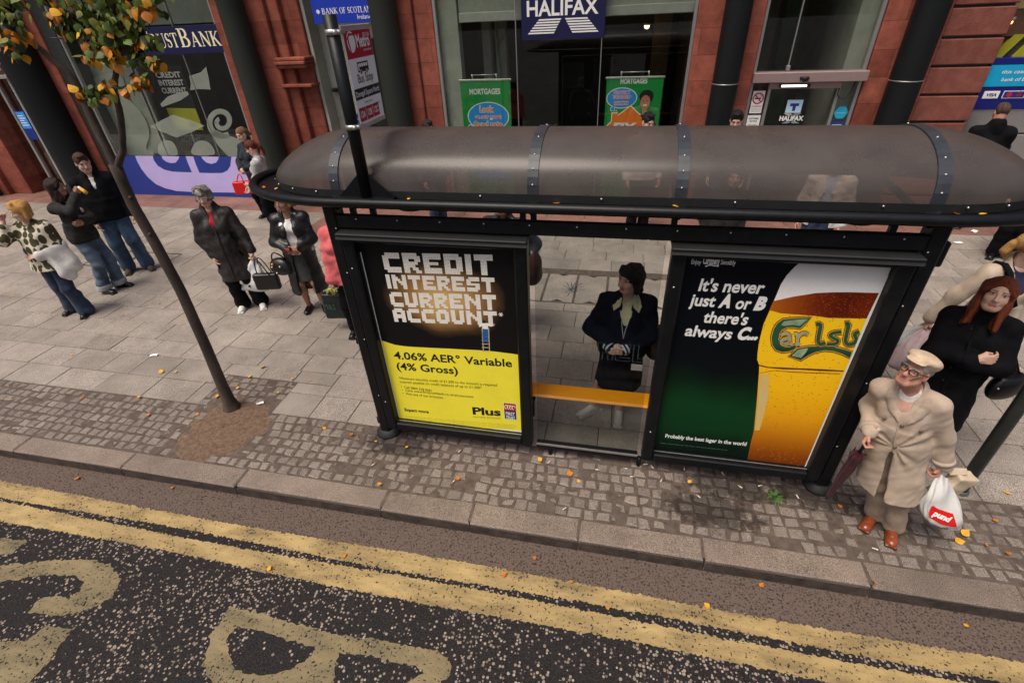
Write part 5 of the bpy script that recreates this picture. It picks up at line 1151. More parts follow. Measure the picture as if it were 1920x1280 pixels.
for ch, (sl, M, w_) in strokes.items():
    for s in sl:
        s2 = [tuple(q) for q in s]
        dense = []
        for i in range(len(s2)-1):
            p0, p1, p2, p3 = (np.array(s2[max(0, min(len(s2)-1, j))], float) for j in (i-1, i, i+1, i+2))
            for t in (0, .25, .5, .75): dense.append(.5*((2*p1)+(-p0+p2)*t+(2*p0-5*p1+4*p2-p3)*t*t+(-p0+3*p1-3*p2+p3)*t**3))
        dense.append(np.array(s2[-1], float))
        for ww, MM, dy in ((w_+15, EDG, .0038), (w_+6, mat("gold_edge_print", (0, 0, 0)), .0042), (w_, M, .0046)):
            for q in ribbon(dense, ww): kk += 1; b.poly([at6(a, c, dy+.00002*(kk % 11)) for a, c in q], MM, 0, N_)
# white paper edge seen along the right side of the sheet
b.poly([(QXB-.012, y-.0052, PZ0+.003), (QXB-.003, y-.0052, PZ0+.003), (QXB-.003, y-.0052, PZ1-.06), (QXB-.010, y-.0052, PZ1-.14), (QXB-.020, y-.0052, PZ1-.36), (QXB-.014, y-.0052, PZ1-.9)], WHITE, 0, N_)
def c3(a, c): return (1180+a*.21875, 380+c*.21875)
def c4(a, c): return (1180+a*.21875, 660+c*.21875)
WP = mat("white_poster_text", (0.8, 0.79, 0.76), .5)
for t, L0, R0 in (("It's never", (588, 752), (1140, 778)), ("just", (510, 876), (725, 890)), ("or", (900, 905), (1028, 912)), ("there's", (625, 1022), (1003, 1045)), ("always", (470, 1135), (868, 1168))): line(t, L0, R0, .085, WP, .026, c3, .10)
for t, L0, R0 in (("A", (760, 890), (862, 894)), ("B", (1062, 913), (1152, 916)), ("C...", (912, 1166), (1095, 1168))): line(t, L0, R0, .09, WP, .06, c3, .16)
line("Enjoy", (530, 523), (612, 528), .032, WP, .01, c3); line("Carlsberg", (628, 522), (768, 530), .046, WP, .03, c3); line("Sensibly", (782, 527), (908, 533), .032, WP, .01, c3)
for q in ribbon([(at_y(*c3(*g), y)[0], at_y(*c3(*g), y)[2]) for g in [(650, 545), (690, 532), (730, 540), (768, 536)]], .008): b.poly([(s[0], y-.002, s[1]) for s in q], WP, 0, N_)
line("Probably the best lager in the world", (306, 728), (1000, 800), .038, WP, .028, c4); line("Enjoy responsibly for the facts visit www.drinkaware.co.uk", (265, 778), (840, 840), .010, mat("dim_green_text", (0.12, 0.2, 0.16), .6), 0, c4)
b.build("poster", panB, "dark green poster with a tall glass of golden beer")

# ================================================================ bus stop flag on its pole
PX, PY = .155, .80
sign = empty("bus_stop_sign", (PX, PY, 2.27), "tall black pole with red and white bus stop flag bolted to the shelter roof", "bus stop")
b = MB(); b.tube([(PX, PY, 2.27), (PX, PY, 3.30)], .039, SBLK, 16); b.build("pole", sign)
b = MB()
for s in (-1, 1): b.poly([(PX+s*.03, PY-.006, 2.275), (PX+s*.20, PY-.006, 2.275), (PX+s*.04, PY-.006, 2.42), (PX+s*.03, PY-.006, 2.42)], SBLK, -.012 if False else .012, (0, -1, 0))
b.poly([(PX, PY+.03, 2.275), (PX, PY+.16, 2.275), (PX, PY+.04, 2.4)], SBLK, .012, (1, 0, 0)); b.box(PX-.2, PX+.2, PY-.05, PY+.12, 2.262, 2.275, SBLK, .004); b.build("base_bracket", sign)
for z in (3.215, 2.715):
    b = MB(); b.tube([(PX, PY, z-.014), (PX, PY, z+.014)], .043, STEEL, 16); b.ball((PX+.03, PY-.035, z), .014, RIVET, 8); b.ball((PX+.045, PY-.01, z), .012, RIVET, 8); b.box(PX+.02, PX+.05, PY-.02, PY+.06, z-.01, z+.01, STEEL, .003); b.build("clamp", sign)
FX = .20; fy0, fy1 = .825, 1.180; fz0, fz1 = 2.705, 3.232; FLW = mat("flag_white", (0.8, 0.8, 0.78), .35, var=.05, scale=10); FRED = mat("flag_crimson", srgb(176, 18, 52), .35, var=.06)
b = MB(); b.box(FX-.006, FX, fy0, fy1, fz0, fz1, FLW, .001)
b.box(FX-.012, FX+.006, fy0-.02, fy1, fz1-.016, fz1+.012, ALU, .003); b.box(FX-.012, FX+.006, fy0-.02, fy1, fz0-.012, fz0+.016, ALU, .003)
def fr(y0, y1, z0, z1, M, dx=.001): b.poly([(FX+dx, y0, z0), (FX+dx, y1, z0), (FX+dx, y1, z1), (FX+dx, y0, z1)], M, 0, (1, 0, 0))
H_ = fz1-fz0
zA, zB, zC = fz1-.30*H_, fz1-.60*H_, fz1-.715*H_
fr(fy0+.004, fy1-.004, zA, fz1-.017, FRED); fr(fy0+.004, fy1-.004, zC, zB, BLACKP)
Yv = (0, 1, 0)
def ftext(t, a0, a1, base, cap, M, bold=0, dx=.002): put_text(b, t, fy0+(fy1-fy0)*a0, fy0+(fy1-fy0)*a1, base, cap, (FX+dx, 0, 0), Yv, Z_, M, bold)
ftext("Metro", .40, .90, zA+.055, .062, FLW, .03); ftext("translink", .62, .93, zA+.03, .014, FLW); ftext("00134", .68, .92, fz1-.055, .022, FLW)
ex, ez = fy0+.08, zA+.085
b.poly([(FX+.002, ex+.05*math.cos(a*.2618), ez+.055*math.sin(a*.2618)) for a in range(24)], FLW, 0, (1, 0, 0))
for q in ribbon([(ex-.052, ez+.012), (ex-.01, ez+.04), (ex+.05, ez+.035)], [.006, .014, .007]): b.poly([(FX+.003, s[0], s[1]) for s in q], FRED, 0, (1, 0, 0))
for q in ribbon([(ex-.03, ez+.03), (ex-.035, ez), (ex-.02, ez-.05)], [.005, .014, .007]): b.poly([(FX+.0034, s[0], s[1]) for s in q], FRED, 0, (1, 0, 0))
# bus pictogram
by0, by1, bz0, bz1 = fy0+.10, fy0+.245, zA-.075, zA-.022
fr(by0, by1, bz0, bz1, BLACKP, .002)
for k in range(4): fr(by0+.022+.029*k, by0+.046+.029*k, bz0+.027, bz1-.008, FLW, .003)
fr(by0+.004, by0+.017, bz0+.008, bz1-.008, FLW, .003)
for a in (.035, .11): b.poly([(FX+.0032, by0+a+.013*math.cos(t*.5236), bz0-.002+.013*math.sin(t*.5236)) for t in range(12)], FLW, 0, (1, 0, 0)); b.poly([(FX+.0036, by0+a+.009*math.cos(t*.5236), bz0-.002+.009*math.sin(t*.5236)) for t in range(12)], BLACKP, 0, (1, 0, 0))
ftext("Bus Stop", .22, .80, zB+.026, .048, BLACKP); ftext("Donegall Square North", .04, .96, zC+.016, .03, FLW, .012)
ftext("Translink call centre", .28, .62, zC-.028, .012, BLACKP); ftext("(028) 90 66 66 30 or visit www.translink.co.uk", .05, .90, zC-.055, .012, BLACKP)
zr0 = fz0+.028
for k, t in enumerate(("12A", "12B", "12C")):
    y0 = fy0+.012+.095*k; fr(y0, y0+.088, zr0, zr0+.075, FRED, .002)
    put_text(b, t, y0+.014, y0+.074, zr0+.022, .035, (FX+.003, 0, 0), Yv, Z_, FLW, .02)
b.build("flag_plate", sign)

# ================================================================ sign post at the right
b = MB(); POLEM = mat("grey_green_pole_paint", (0.035, 0.045, 0.042), .45, col2=(0.075, 0.088, 0.08), scale=9, bump=.15, bscale=50)
b.tube([(4.62, .96, -.01), (4.605, .96, 2.0), (4.60, .96, 3.4)], .044, POLEM, 18); b.lathe((4.62, .96), [(.06, -.01), (.058, .02), (.046, .03)], POLEM, 18)
b.build("sign_post", None, "bare grey green metal post standing beside the red haired woman", "post", base=(4.62, .96, 0))

# ================================================================ street tree
BARK = mat("tree_bark", (0.024, 0.017, 0.013), .9, col2=(0.085, 0.06, 0.044), scale=9, stretch=(1, 1, .25), bump=.8, bscale=30)
tree = empty("street_tree", (-1.92, .88, 0), "slender young street tree with green and orange autumn leaves", "tree")
b = MB()
def limb(pts, r0, r1, n=10, wob=.006):
    P = [np.array(p, float) for p in pts]; D = []
    for i in range(len(P)-1):
        p0, p1, p2, p3 = (P[max(0, min(len(P)-1, j))] for j in (i-1, i, i+1, i+2))
        for t in np.linspace(0, 1, 6)[:-1]: D.append(.5*((2*p1)+(-p0+p2)*t+(2*p0-5*p1+4*p2-p3)*t*t+(-p0+3*p1-3*p2+p3)*t**3)+rng.normal(0, wob*.3, 3))
    D.append(P[-1]); K = len(D); R = [r0+(r1-r0)*i/(K-1) for i in range(K)]; R = [r*(1+rng.normal(0, .02)) for r in R]
    b.tube(D, R, BARK, n); return D
TY = .88
base = [(-1.915, TY, -.02), (-1.912, TY, .05), (-1.90, TY, .2)]
b.tube([(-1.915, TY, -.03), (-1.914, TY, .03), (-1.91, TY, .12), (-1.90, TY, .32), (-1.87, TY, .8), (-1.852, TY, 1.374), (-1.88, TY, 1.8), (-1.917, TY, 2.13), (-1.91, TY, 2.32), (-1.90, TY, 2.44)], [.10, .08, .060, .051, .046, .043, .041, .040, .040, .043], BARK, 16)
for z, a in ((1.1, 2), (1.55, 4.4), (1.9, 5.0), (2.2, 4.6), (.7, 5.2)): b.ball((-1.87+.028*math.cos(a), TY+.028*math.sin(a), z), .014, BARK, 8)
m1 = limb([(-1.90, TY, 2.40), (-1.935, TY+.02, 2.7), (-1.945, TY+.03, 3.0), (-2.02, TY+.02, 3.12), (-2.10, TY, 3.23), (-2.28, TY-.03, 3.34), (-2.5, TY-.05, 3.6)], .030, .012)
m2 = limb([(-1.89, TY, 2.42), (-1.83, TY, 2.48), (-1.76, TY, 2.56), (-1.66, TY, 2.75), (-1.615, TY+.01, 2.93), (-1.52, TY, 3.05), (-1.44, TY, 3.14), (-1.38, TY-.01, 3.25), (-1.3, TY, 3.5), (-1.2, TY+.05, 3.9)], .026, .011)
m3 = limb([(-1.44, TY, 3.13), (-1.50, TY-.05, 3.20), (-1.55, TY-.08, 3.28), (-1.62, TY-.1, 3.42), (-1.7, TY-.12, 3.7)], .013, .006)
tw = []
for q in ([(-1.61, TY, 2.92), (-1.7, TY-.06, 2.93), (-1.78, TY-.08, 2.90)], [(-1.60, TY, 2.96), (-1.5, TY-.05, 2.95), (-1.42, TY-.07, 2.97)], [(-1.44, TY, 3.14), (-1.30, TY-.05, 3.16), (-1.2, TY-.06, 3.15)], [(-1.47, TY, 3.1), (-1.56, TY-.06, 3.12), (-1.62, TY-.09, 3.15)],
          [(-2.26, TY-.03, 3.33), (-2.36, TY-.08, 3.24), (-2.42, TY-.1, 3.15)], [(-1.5, TY-.05, 3.2), (-1.65, TY-.1, 3.24), (-1.78, TY-.12, 3.25)]): tw.append(limb(q, .009, .004, 6, .003))
b.build("trunk", tree)
LEAFC = [("leaf_green", (0.045, 0.080, 0.010), (0.10, 0.14, 0.018)), ("leaf_yellow_green", (0.10, 0.12, 0.018), (0.19, 0.18, 0.03)), ("leaf_orange", (0.36, 0.10, 0.010), (0.52, 0.20, 0.018)), ("leaf_gold", (0.52, 0.24, 0.012), (0.66, 0.36, 0.03)), ("leaf_dark", (0.014, 0.028, 0.006), (0.03, 0.05, 0.01))]
LM = [mat(n, c, .55, col2=c2_, scale=25, spec=.3, island=.2) for n, c, c2_ in LEAFC]
LF = [(0, 0), (.28, .12), (.46, .34), (.40, .58), (.22, .80), (0, 1.05), (-.22, .80), (-.40, .58), (-.46, .34), (-.28, .12)]
def leaf(mb, c, s, dirv, nrm, M, curl=.25):
    dv_ = np.array(dirv, float); dv_ /= np.linalg.norm(dv_); n_ = np.array(nrm, float); n_ -= dv_*(n_@dv_); n_ /= np.linalg.norm(n_)+1e-9; sd_ = np.cross(dv_, n_)
    vs = []
    for x, t in LF: vs.append(np.array(c)+s*(x*sd_+t*dv_-n_*curl*(x*x*1.2+t*t*.5)))
    mid = [np.array(c)+s*(t*dv_-n_*(curl*(t*t*.5)-.05)) for t in (.3, .65)]
    k = len(vs); vs += mid
    mb.add(vs, [(0, 1, 2, k), (2, 3, k+1, k), (3, 4, 5, k+1), (5, 6, 7, k+1), (7, 8, k, k+1), (8, 9, 0, k)], M, True)
b = MB()
def clump(u, v, dep, n, rad, w5, spread=None):
    c = at_y(u, v, TY+dep)
    for _ in range(max(2, int(n*1.25))):
        o = rng.normal(0, 1, 3); o /= np.linalg.norm(o)+1e-9; o *= rad*rng.uniform(.2, 1)**.6
        d_ = np.array([o[0]*.8+rng.normal(0, .4), o[1]*.6+rng.normal(0, .4), -.75+rng.normal(0, .35)])
        leaf(b, c+o*[1.0, .9, .85], rng.uniform(.036, .068), d_, [rng.normal(0, .5), -.7+rng.normal(0, .4), .7+rng.normal(0, .4)], LM[int(rng.choice(5, p=w5))], rng.uniform(.1, .5))
G = [.50, .24, .02, .02, .22]; MXD = [.40, .26, .10, .06, .18]; OR = [.10, .16, .50, .22, .02]
for a in [(14, 15, -.05, 26, .12, G), (5, -40, 0, 40, .2, G), (30, 65, -.08, 20, .09, OR), (8, 70, -.05, 12, .08, OR), (25, 95, -.02, 10, .06, [.2, .4, .2, .2, 0]), (-20, 60, 0, 20, .14, MXD),
          (112, 30, -.1, 18, .07, OR), (96, 30, -.1, 8, .05, [.2, .6, .1, .1, 0]), (140, 15, -.05, 26, .11, MXD), (125, 50, -.1, 24, .085, G), (160, 45, -.06, 34, .12, G), (185, 20, 0, 40, .14, G), (205, 45, -.08, 34, .11, G), (225, 15, .02, 40, .14, G), (250, 30, .0, 30, .11, G), (258, 12, -.08, 16, .08, OR), (240, 60, -.05, 26, .09, G), (262, 72, -.03, 16, .06, G), (285, 75, -.02, 12, .05, G), (205, 75, -.1, 20, .085, MXD), (178, 65, -.1, 16, .07, OR),
          (170, 85, -.12, 14, .06, OR), (168, 108, -.12, 9, .045, OR), (195, 100, -.1, 12, .06, G), (212, 115, -.1, 8, .045, OR), (252, 105, -.08, 12, .055, G), (280, 110, -.06, 14, .05, G), (290, 118, -.06, 9, .045, OR), (265, 80, -.05, 8, .04, OR), (235, 85, .05, 18, .08, G),
          (263, 148, -.1, 16, .055, OR), (272, 152, -.1, 8, .04, OR), (250, 160, -.1, 5, .03, OR), (232, 170, -.1, 5, .025, OR), (206, 168, -.1, 7, .035, OR), (180, 168, -.1, 14, .05, G), (160, 165, -.08, 8, .035, MXD), (146, 176, -.08, 5, .025, OR), (188, 184, -.1, 7, .03, MXD), (195, 152, -.1, 5, .03, OR), (170, 185, -.1, 4, .025, G),
          (200, -30, 0, 60, .25, G), (120, -30, 0, 50, .22, MXD), (270, -25, 0, 45, .2, G), (60, -60, 0, 50, .25, G), (170, -100, .1, 70, .35, G), (240, -110, .1, 60, .3, G), (80, -10, -.1, 10, .06, MXD)]: clump(*a)
b.build("crown", tree)

# ================================================================ fallen leaves, litter
rl = np.random.default_rng(5)
spots = [(494, 686), (303, 700), (327, 697), (230, 590), (137, 665), (466, 708), (443, 727), (580, 714), (546, 712), (404, 743), (20, 748), (157, 744), (257, 746), (371, 779), (143, 895), (646, 1038), (1070, 893), (503, 1063), (1138, 1136), (1425, 1100), (1804, 1003), (1790, 1014), (1883, 922), (1862, 972), (1889, 1034), (1850, 1024), (1578, 952), (508, 455), (298, 568), (338, 608), (24, 552), (1075, 1090), (1640, 1088), (1005, 1048), (704, 826), (662, 815), (1805, 1170), (940, 1080), (320, 915), (275, 780), (1330, 1140), (610, 800), (1015, 865), (1085, 905), (760, 838), (1290, 905), (1110, 640), (1800, 880), (1765, 898), (715, 905), (860, 900), (385, 715), (520, 735)]
for k, (u, v) in enumerate(spots):
    q0 = at_z(u, v, 0); z = 0.006 if q0[1] > 0 else ROADZ+.009; q = at_z(u, v, z); b = MB(); a = rl.uniform(0, 6.28); s = rl.uniform(.026, .046) if k not in (0, 1, 20, 21, 16) else .06
    leaf(b, (q[0], q[1], z+.004), s, (math.cos(a), math.sin(a), .05), (rl.normal(0, .2), rl.normal(0, .2), 1), LM[int(rl.choice([2, 3, 3, 2]))], rl.uniform(-.6, -.15))
    b.build("fallen_leaf", None, "small fallen autumn leaf lying on the ground", "leaf", "fallen leaves on pavement and road", base=(q[0], q[1], z))
LIT = mat("cigarette_paper", (0.7, 0.66, 0.6), .7, var=.1); FIL = mat("cigarette_filter", (0.55, 0.28, 0.09), .8)
for k, (u, v) in enumerate([(1058, 953), (1173, 878), (1283, 878), (1223, 875), (1355, 887), (1388, 912), (1495, 930), (1185, 893), (1120, 880), (1640, 1028), (850, 902), (862, 845), (1030, 865), (1240, 900), (1310, 930), (1210, 870), (1425, 910), (700, 870)]):
    q = at_z(u, v, .012); b = MB(); a = rl.uniform(0, 6.28); d_ = np.array([math.cos(a), math.sin(a), 0]); b.tube([q-d_*.016, q+d_*.006], .0045, LIT, 8); b.tube([q+d_*.006, q+d_*.02], .0046, FIL if k % 3 else LIT, 8)
    b.build("cigarette_end", None, "tiny discarded cigarette end on the paving by the shelter", "litter", "cigarette ends around the shelter", base=tuple(q))
for k, (u, v, s, lab) in enumerate([(1796, 455, .07, "white paper scrap on grey paving right of the shelter"), (1827, 434, .08, "white paper scrap on the reddish strip right of the shelter"), (289, 666, .05, "crumpled white scrap on the slabs left of the tree"), (1215, 450, .035, "tiny white scrap on paving seen through the shelter glass"), (488, 756, .04, "torn white scrap on the soil beside the tree")]):
    q = at_z(u, v, .006); b = MB(); a = rl.uniform(0, 1.5); V = [[(q[0]+s*((i/3-.5)*1.7*math.cos(a)-(j/3-.5)*math.sin(a)), q[1]+s*((i/3-.5)*1.7*math.sin(a)+(j/3-.5)*math.cos(a)), .008+abs(rl.normal(0, .006))) for j in range(4)] for i in range(4)]
    b.grid(V, WHITE, False); b.build("paper_scrap", None, lab, "litter", "white paper scraps", base=(q[0], q[1], .006))
for (u, v, s) in ((1043, 380, 1.1), (1272, 387, .9), (765, 374, .6), (1795, 400, .8), (1835, 401, .7), (515, 355, .6), (495, 352, .6)):
    q = at_z(u, v, RZ+.004); b = MB(); a = rl.uniform(0, 6.28); leaf(b, q, .045*s, (math.cos(a), math.sin(a), .1), (0, 0, 1), LM[int(rl.choice([2, 3]))], -.3); b.build("fallen_leaf", None, "orange leaf lying in the black rim of the shelter roof", "leaf", "leaves on the shelter roof rim", base=tuple(q))
# weed by the right post
b = MB(); q = at_z(1452, 932, 0); WEED = mat("weed_green", (0.045, 0.11, 0.018), .6, var=.3)
for k in range(16):
    a = rl.uniform(0, 6.28); l = rl.uniform(.05, .11); P = [np.array([q[0], q[1], -.01])+np.array([math.cos(a)*l*t, math.sin(a)*l*t, .08*t-.07*t*t]) for t in (0, .35, .7, 1)]
    for i in range(3):
        w_ = [.008, .01, .006, .001]; s_ = np.array([-math.sin(a), math.cos(a), 0]); b.add([P[i]-s_*w_[i], P[i]+s_*w_[i], P[i+1]+s_*w_[i+1], P[i+1]-s_*w_[i+1]], [(0, 1, 2, 3)], WEED)
b.build("weed", None, "small green weed growing from the setts below the beer poster", "plant", base=(q[0], q[1], 0))
# ================================================================ people: signed-distance bodies meshed with surface nets
class Field:
    def __init__(s, lo, hi, h):
        s.lo = np.array(lo, float); s.h = h
        s.n = np.maximum(4, np.ceil((np.array(hi, float)-s.lo)/h).astype(int)+1)
        s.ax = [s.lo[i]+h*np.arange(s.n[i]) for i in range(3)]
        s.F = np.full(s.n, 9.0, np.float32)
    def _blk(s, lo, hi):
        a = np.clip(np.floor((np.array(lo)-s.lo)/s.h).astype(int), 0, s.n-1); b = np.clip(np.ceil((np.array(hi)-s.lo)/s.h).astype(int)+1, 1, s.n)
        sl = tuple(slice(a[i], max(a[i]+1, b[i])) for i in range(3))
        X = s.ax[0][sl[0]][:, None, None]; Y = s.ax[1][sl[1]][None, :, None]; Z = s.ax[2][sl[2]][None, None, :]
        return sl, X, Y, Z
    def _mix(s, sl, d, k, op):
        A = s.F[sl]
        if op == 'u':
            if k > 0: h = np.maximum(k-np.abs(A-d), 0)/k; r = np.minimum(A, d)-h*h*k*.25
            else: r = np.minimum(A, d)
        elif op == 's':
            d = -d
            if k > 0: h = np.maximum(k-np.abs(A-d), 0)/k; r = np.maximum(A, d)+h*h*k*.25
            else: r = np.maximum(A, d)
        elif op == 'i': r = np.maximum(A, d)
        s.F[sl] = r
    def cap(s, a, b, ra, rb=None, k=.02, op='u', fl=None):
        rb = ra if rb is None else rb; a = np.array(a, float); b = np.array(b, float); m = max(ra, rb)+k+3*s.h
        sl, X, Y, Z = s._blk(np.minimum(a, b)-m, np.maximum(a, b)+m); ba = b-a; q = ba@ba+1e-12
        t = np.clip(((X-a[0])*ba[0]+(Y-a[1])*ba[1]+(Z-a[2])*ba[2])/q, 0, 1)
        dx, dy, dz = X-a[0]-t*ba[0], Y-a[1]-t*ba[1], Z-a[2]-t*ba[2]
        d = np.sqrt(dx*dx+dy*dy+dz*dz)-(ra+(rb-ra)*t); s._mix(sl, d, k, op)
    def ell(s, c, r, k=.02, op='u', R=None):
        c = np.array(c, float); r = np.array(r, float); m = r.max()+k+3*s.h
        e = (r if R is None else np.array([r.max()]*3))+k+3*s.h
        sl, X, Y, Z = s._blk(c-e, c+e); x, y, z = X-c[0], Y-c[1], Z-c[2]
        if R is not None:
            R = np.array(R, float); x, y, z = (x*R[0][0]+y*R[1][0]+z*R[2][0], x*R[0][1]+y*R[1][1]+z*R[2][1], x*R[0][2]+y*R[1][2]+z*R[2][2])
        k0 = np.sqrt((x/r[0])**2+(y/r[1])**2+(z/r[2])**2); k1 = np.sqrt((x/r[0]**2)**2+(y/r[1]**2)**2+(z/r[2]**2)**2)+1e-6
        s._mix(sl, k0*(k0-1)/k1, k, op)
    def cone(s, a, b, r0, r1, k=.02, op='u', pw=2.0):
        """elliptic frustum from a (radii r0=(rx,ry)) down to b (radii r1), axis mostly vertical"""
        a = np.array(a, float); b = np.array(b, float); m = max(*r0, *r1)+k+3*s.h
        lo = np.minimum(a, b)-[m, m, k+3*s.h]; hi = np.maximum(a, b)+[m, m, k+3*s.h]
        sl, X, Y, Z = s._blk(lo, hi); t = (Z-a[2])/(b[2]-a[2]); tc = np.clip(t, -.05, 1.05)
        rx = r0[0]+(r1[0]-r0[0])*tc; ry = r0[1]+(r1[1]-r0[1])*tc; x = X-(a[0]+(b[0]-a[0])*tc); y = Y-(a[1]+(b[1]-a[1])*tc)
        q = (np.abs(x/rx)**pw+np.abs(y/ry)**pw)**(1/pw); d = (q-1)*np.minimum(rx, ry)
        d = np.maximum(d, np.maximum(min(a[2], b[2])-Z, Z-max(a[2], b[2]))); s._mix(sl, d, k, op)
    def box(s, c, r, k=.01, op='u', R=None, rnd=0.0):
        c = np.array(c, float); r = np.array(r, float); m = np.linalg.norm(r)+k+3*s.h
        sl, X, Y, Z = s._blk(c-m, c+m); x, y, z = X-c[0], Y-c[1], Z-c[2]
        if R is not None:
            R = np.array(R, float); x, y, z = (x*R[0][0]+y*R[1][0]+z*R[2][0], x*R[0][1]+y*R[1][1]+z*R[2][1], x*R[0][2]+y*R[1][2]+z*R[2][2])
        qx, qy, qz = np.abs(x)-r[0]+rnd, np.abs(y)-r[1]+rnd, np.abs(z)-r[2]+rnd
        d = np.sqrt(np.maximum(qx, 0)**2+np.maximum(qy, 0)**2+np.maximum(qz, 0)**2)+np.minimum(np.maximum(qx, np.maximum(qy, qz)), 0)-rnd
        s._mix(sl, d, k, op)
    def cut_below(s, z): s.F[:, :, :] = np.maximum(s.F, (z-s.ax[2])[None, None, :])
    def cut_above(s, z): s.F[:, :, :] = np.maximum(s.F, (s.ax[2]-z)[None, None, :])
    def wrinkle(s, amp, freq=26, seed=0, zdir=1.0):
        r = np.random.default_rng(seed); X = s.ax[0][:, None, None]; Y = s.ax[1][None, :, None]; Z = s.ax[2][None, None, :]
        D = 0
        for i in range(6):
            v = r.normal(0, 1, 3)*[1, 1, zdir]; v *= freq*r.uniform(.45, 1.6)/np.linalg.norm(v); w_ = r.normal(0, 1, 3)*freq*.3
            D = D+np.sin(X*v[0]+Y*v[1]+Z*v[2]+r.uniform(0, 6)+1.3*np.sin(X*w_[0]+Y*w_[1]+Z*w_[2]))
        near = np.abs(s.F) < .06
        s.F = np.where(near, s.F+(amp*D/2.4).astype(np.float32), s.F)
    def mesh(s, it=1):
        F = np.pad(s.F, 1, constant_values=9.0); h = s.h; lo = s.lo-h
        ins = F < 0; nx, ny, nz = F.shape
        C = np.zeros((nx-1, ny-1, nz-1), np.int8)
        for i in (0, 1):
            for j in (0, 1):
                for k in (0, 1): C += ins[i:nx-1+i, j:ny-1+j, k:nz-1+k]
        act = (C > 0) & (C < 8); idx = np.full(act.shape, -1, np.int64); ids = np.argwhere(act); idx[act] = np.arange(len(ids))
        P = np.zeros((len(ids), 3)); cnt = np.zeros(len(ids)); i0, j0, k0 = ids.T
        for (a, b) in (((0, 0, 0), (1, 0, 0)), ((0, 1, 0), (1, 1, 0)), ((0, 0, 1), (1, 0, 1)), ((0, 1, 1), (1, 1, 1)), ((0, 0, 0), (0, 1, 0)), ((1, 0, 0), (1, 1, 0)), ((0, 0, 1), (0, 1, 1)), ((1, 0, 1), (1, 1, 1)), ((0, 0, 0), (0, 0, 1)), ((1, 0, 0), (1, 0, 1)), ((0, 1, 0), (0, 1, 1)), ((1, 1, 0), (1, 1, 1))):
            fa = F[i0+a[0], j0+a[1], k0+a[2]]; fb = F[i0+b[0], j0+b[1], k0+b[2]]; cr = (fa < 0) != (fb < 0)
            t = np.where(cr, np.clip(fa/(fa-fb+1e-9), 0, 1), 0)
            q = np.stack([np.array(a)[c]+(np.array(b)[c]-np.array(a)[c])*t for c in range(3)], 1)
            P[cr] += q[cr]; cnt[cr] += 1
        P = lo+h*(ids+P/cnt[:, None])
        Q = []
        for ax in range(3):
            o1, o2 = [(1, 2), (2, 0), (0, 1)][ax]
            sa = [slice(1, -1)]*3; sa[ax] = slice(0, -1); sb = list(sa); sb[ax] = slice(1, None)
            A = ins[tuple(sa)]; B = ins[tuple(sb)]; e = np.argwhere(A != B)
            if not len(e): continue
            fl = A[tuple(e.T)]; base = e+1; base[:, ax] -= 1
            def cell(d1, d2): c = base.copy(); c[:, o1] -= d1; c[:, o2] -= d2; return idx[tuple(c.T)]
            q = np.stack([cell(1, 1), cell(0, 1), cell(0, 0), cell(1, 0)], 1); q[~fl] = q[~fl][:, ::-1]; Q.append(q)
        Q = np.vstack(Q) if Q else np.zeros((0, 4), int)
        for _ in range(it):
            S = np.zeros_like(P); c = np.zeros(len(P))
            for a in range(4):
                for b in (1, 3): np.add.at(S, Q[:, a], P[Q[:, (a+b) % 4]]); np.add.at(c, Q[:, a], 1)
            P = P*.5+.5*S/np.maximum(c, 1)[:, None]
        return P, Q

def fast_obj(name, parts, parent):
    """parts: list of (V world, Q quads, material or per-face index array, mats)"""
    me = bpy.data.meshes.new(name); V = np.vstack([p[0] for p in parts]); off = 0; Fq = []; mi = []; mats = []
    for v, q, M, ind in parts:
        k = len(mats); mats += M; Fq.append(q+off); mi.append(ind+k if ind is not None else np.full(len(q), k)); off += len(v)
    Fq = np.vstack(Fq); mi = np.concatenate(mi).astype(np.int32)
    me.vertices.add(len(V)); me.vertices.foreach_set("co", V.astype(np.float32).ravel())
    me.loops.add(len(Fq)*4); me.loops.foreach_set("vertex_index", Fq.astype(np.int32).ravel())
    me.polygons.add(len(Fq)); me.polygons.foreach_set("loop_start", np.arange(0, len(Fq)*4, 4, dtype=np.int32))
    for M in mats: me.materials.append(M)
    me.update(calc_edges=True); me.polygons.foreach_set("material_index", mi); me.polygons.foreach_set("use_smooth", np.ones(len(Fq), bool)); me.validate(); me.update()
    return link_mesh(name, me, parent)

def rotm(yaw, pitch=0, roll=0):
    a, b, c = (math.radians(v) for v in (yaw, pitch, roll))
    Rz = np.array([[math.cos(a), -math.sin(a), 0], [math.sin(a), math.cos(a), 0], [0, 0, 1]]); Rx = np.array([[1, 0, 0], [0, math.cos(b), -math.sin(b)], [0, math.sin(b), math.cos(b)]]); Ry = np.array([[math.cos(c), 0, math.sin(c)], [0, 1, 0], [-math.sin(c), 0, math.cos(c)]])
    return Rz@Rx@Ry
SKIN = {k: mat("skin_"+k, c, .52, col2=c2_, scale=28, sss=.12, spec=.35) for k, c, c2_ in (("pale", (0.52, 0.30, 0.22), (0.62, 0.40, 0.31)), ("ruddy", (0.40, 0.17, 0.115), (0.52, 0.27, 0.20)), ("tan", (0.30, 0.14, 0.085), (0.40, 0.21, 0.14)))}
LIPM = mat("lips", (0.34, 0.125, 0.105), .42); EYEW = mat("eye_white", (0.6, 0.57, 0.53), .2); EYED = mat("eye_iris", (0.012, 0.012, 0.014), .15); BROWS = {}
def cloth(name, c, c2_=None, sc=14, rough=.85, bump=.25, bs=160, sheen=.1, var=.18): return mat(name, c, rough, col2=c2_, var=var, scale=sc, bump=bump, bscale=bs, sheen=sheen, spec=.25)
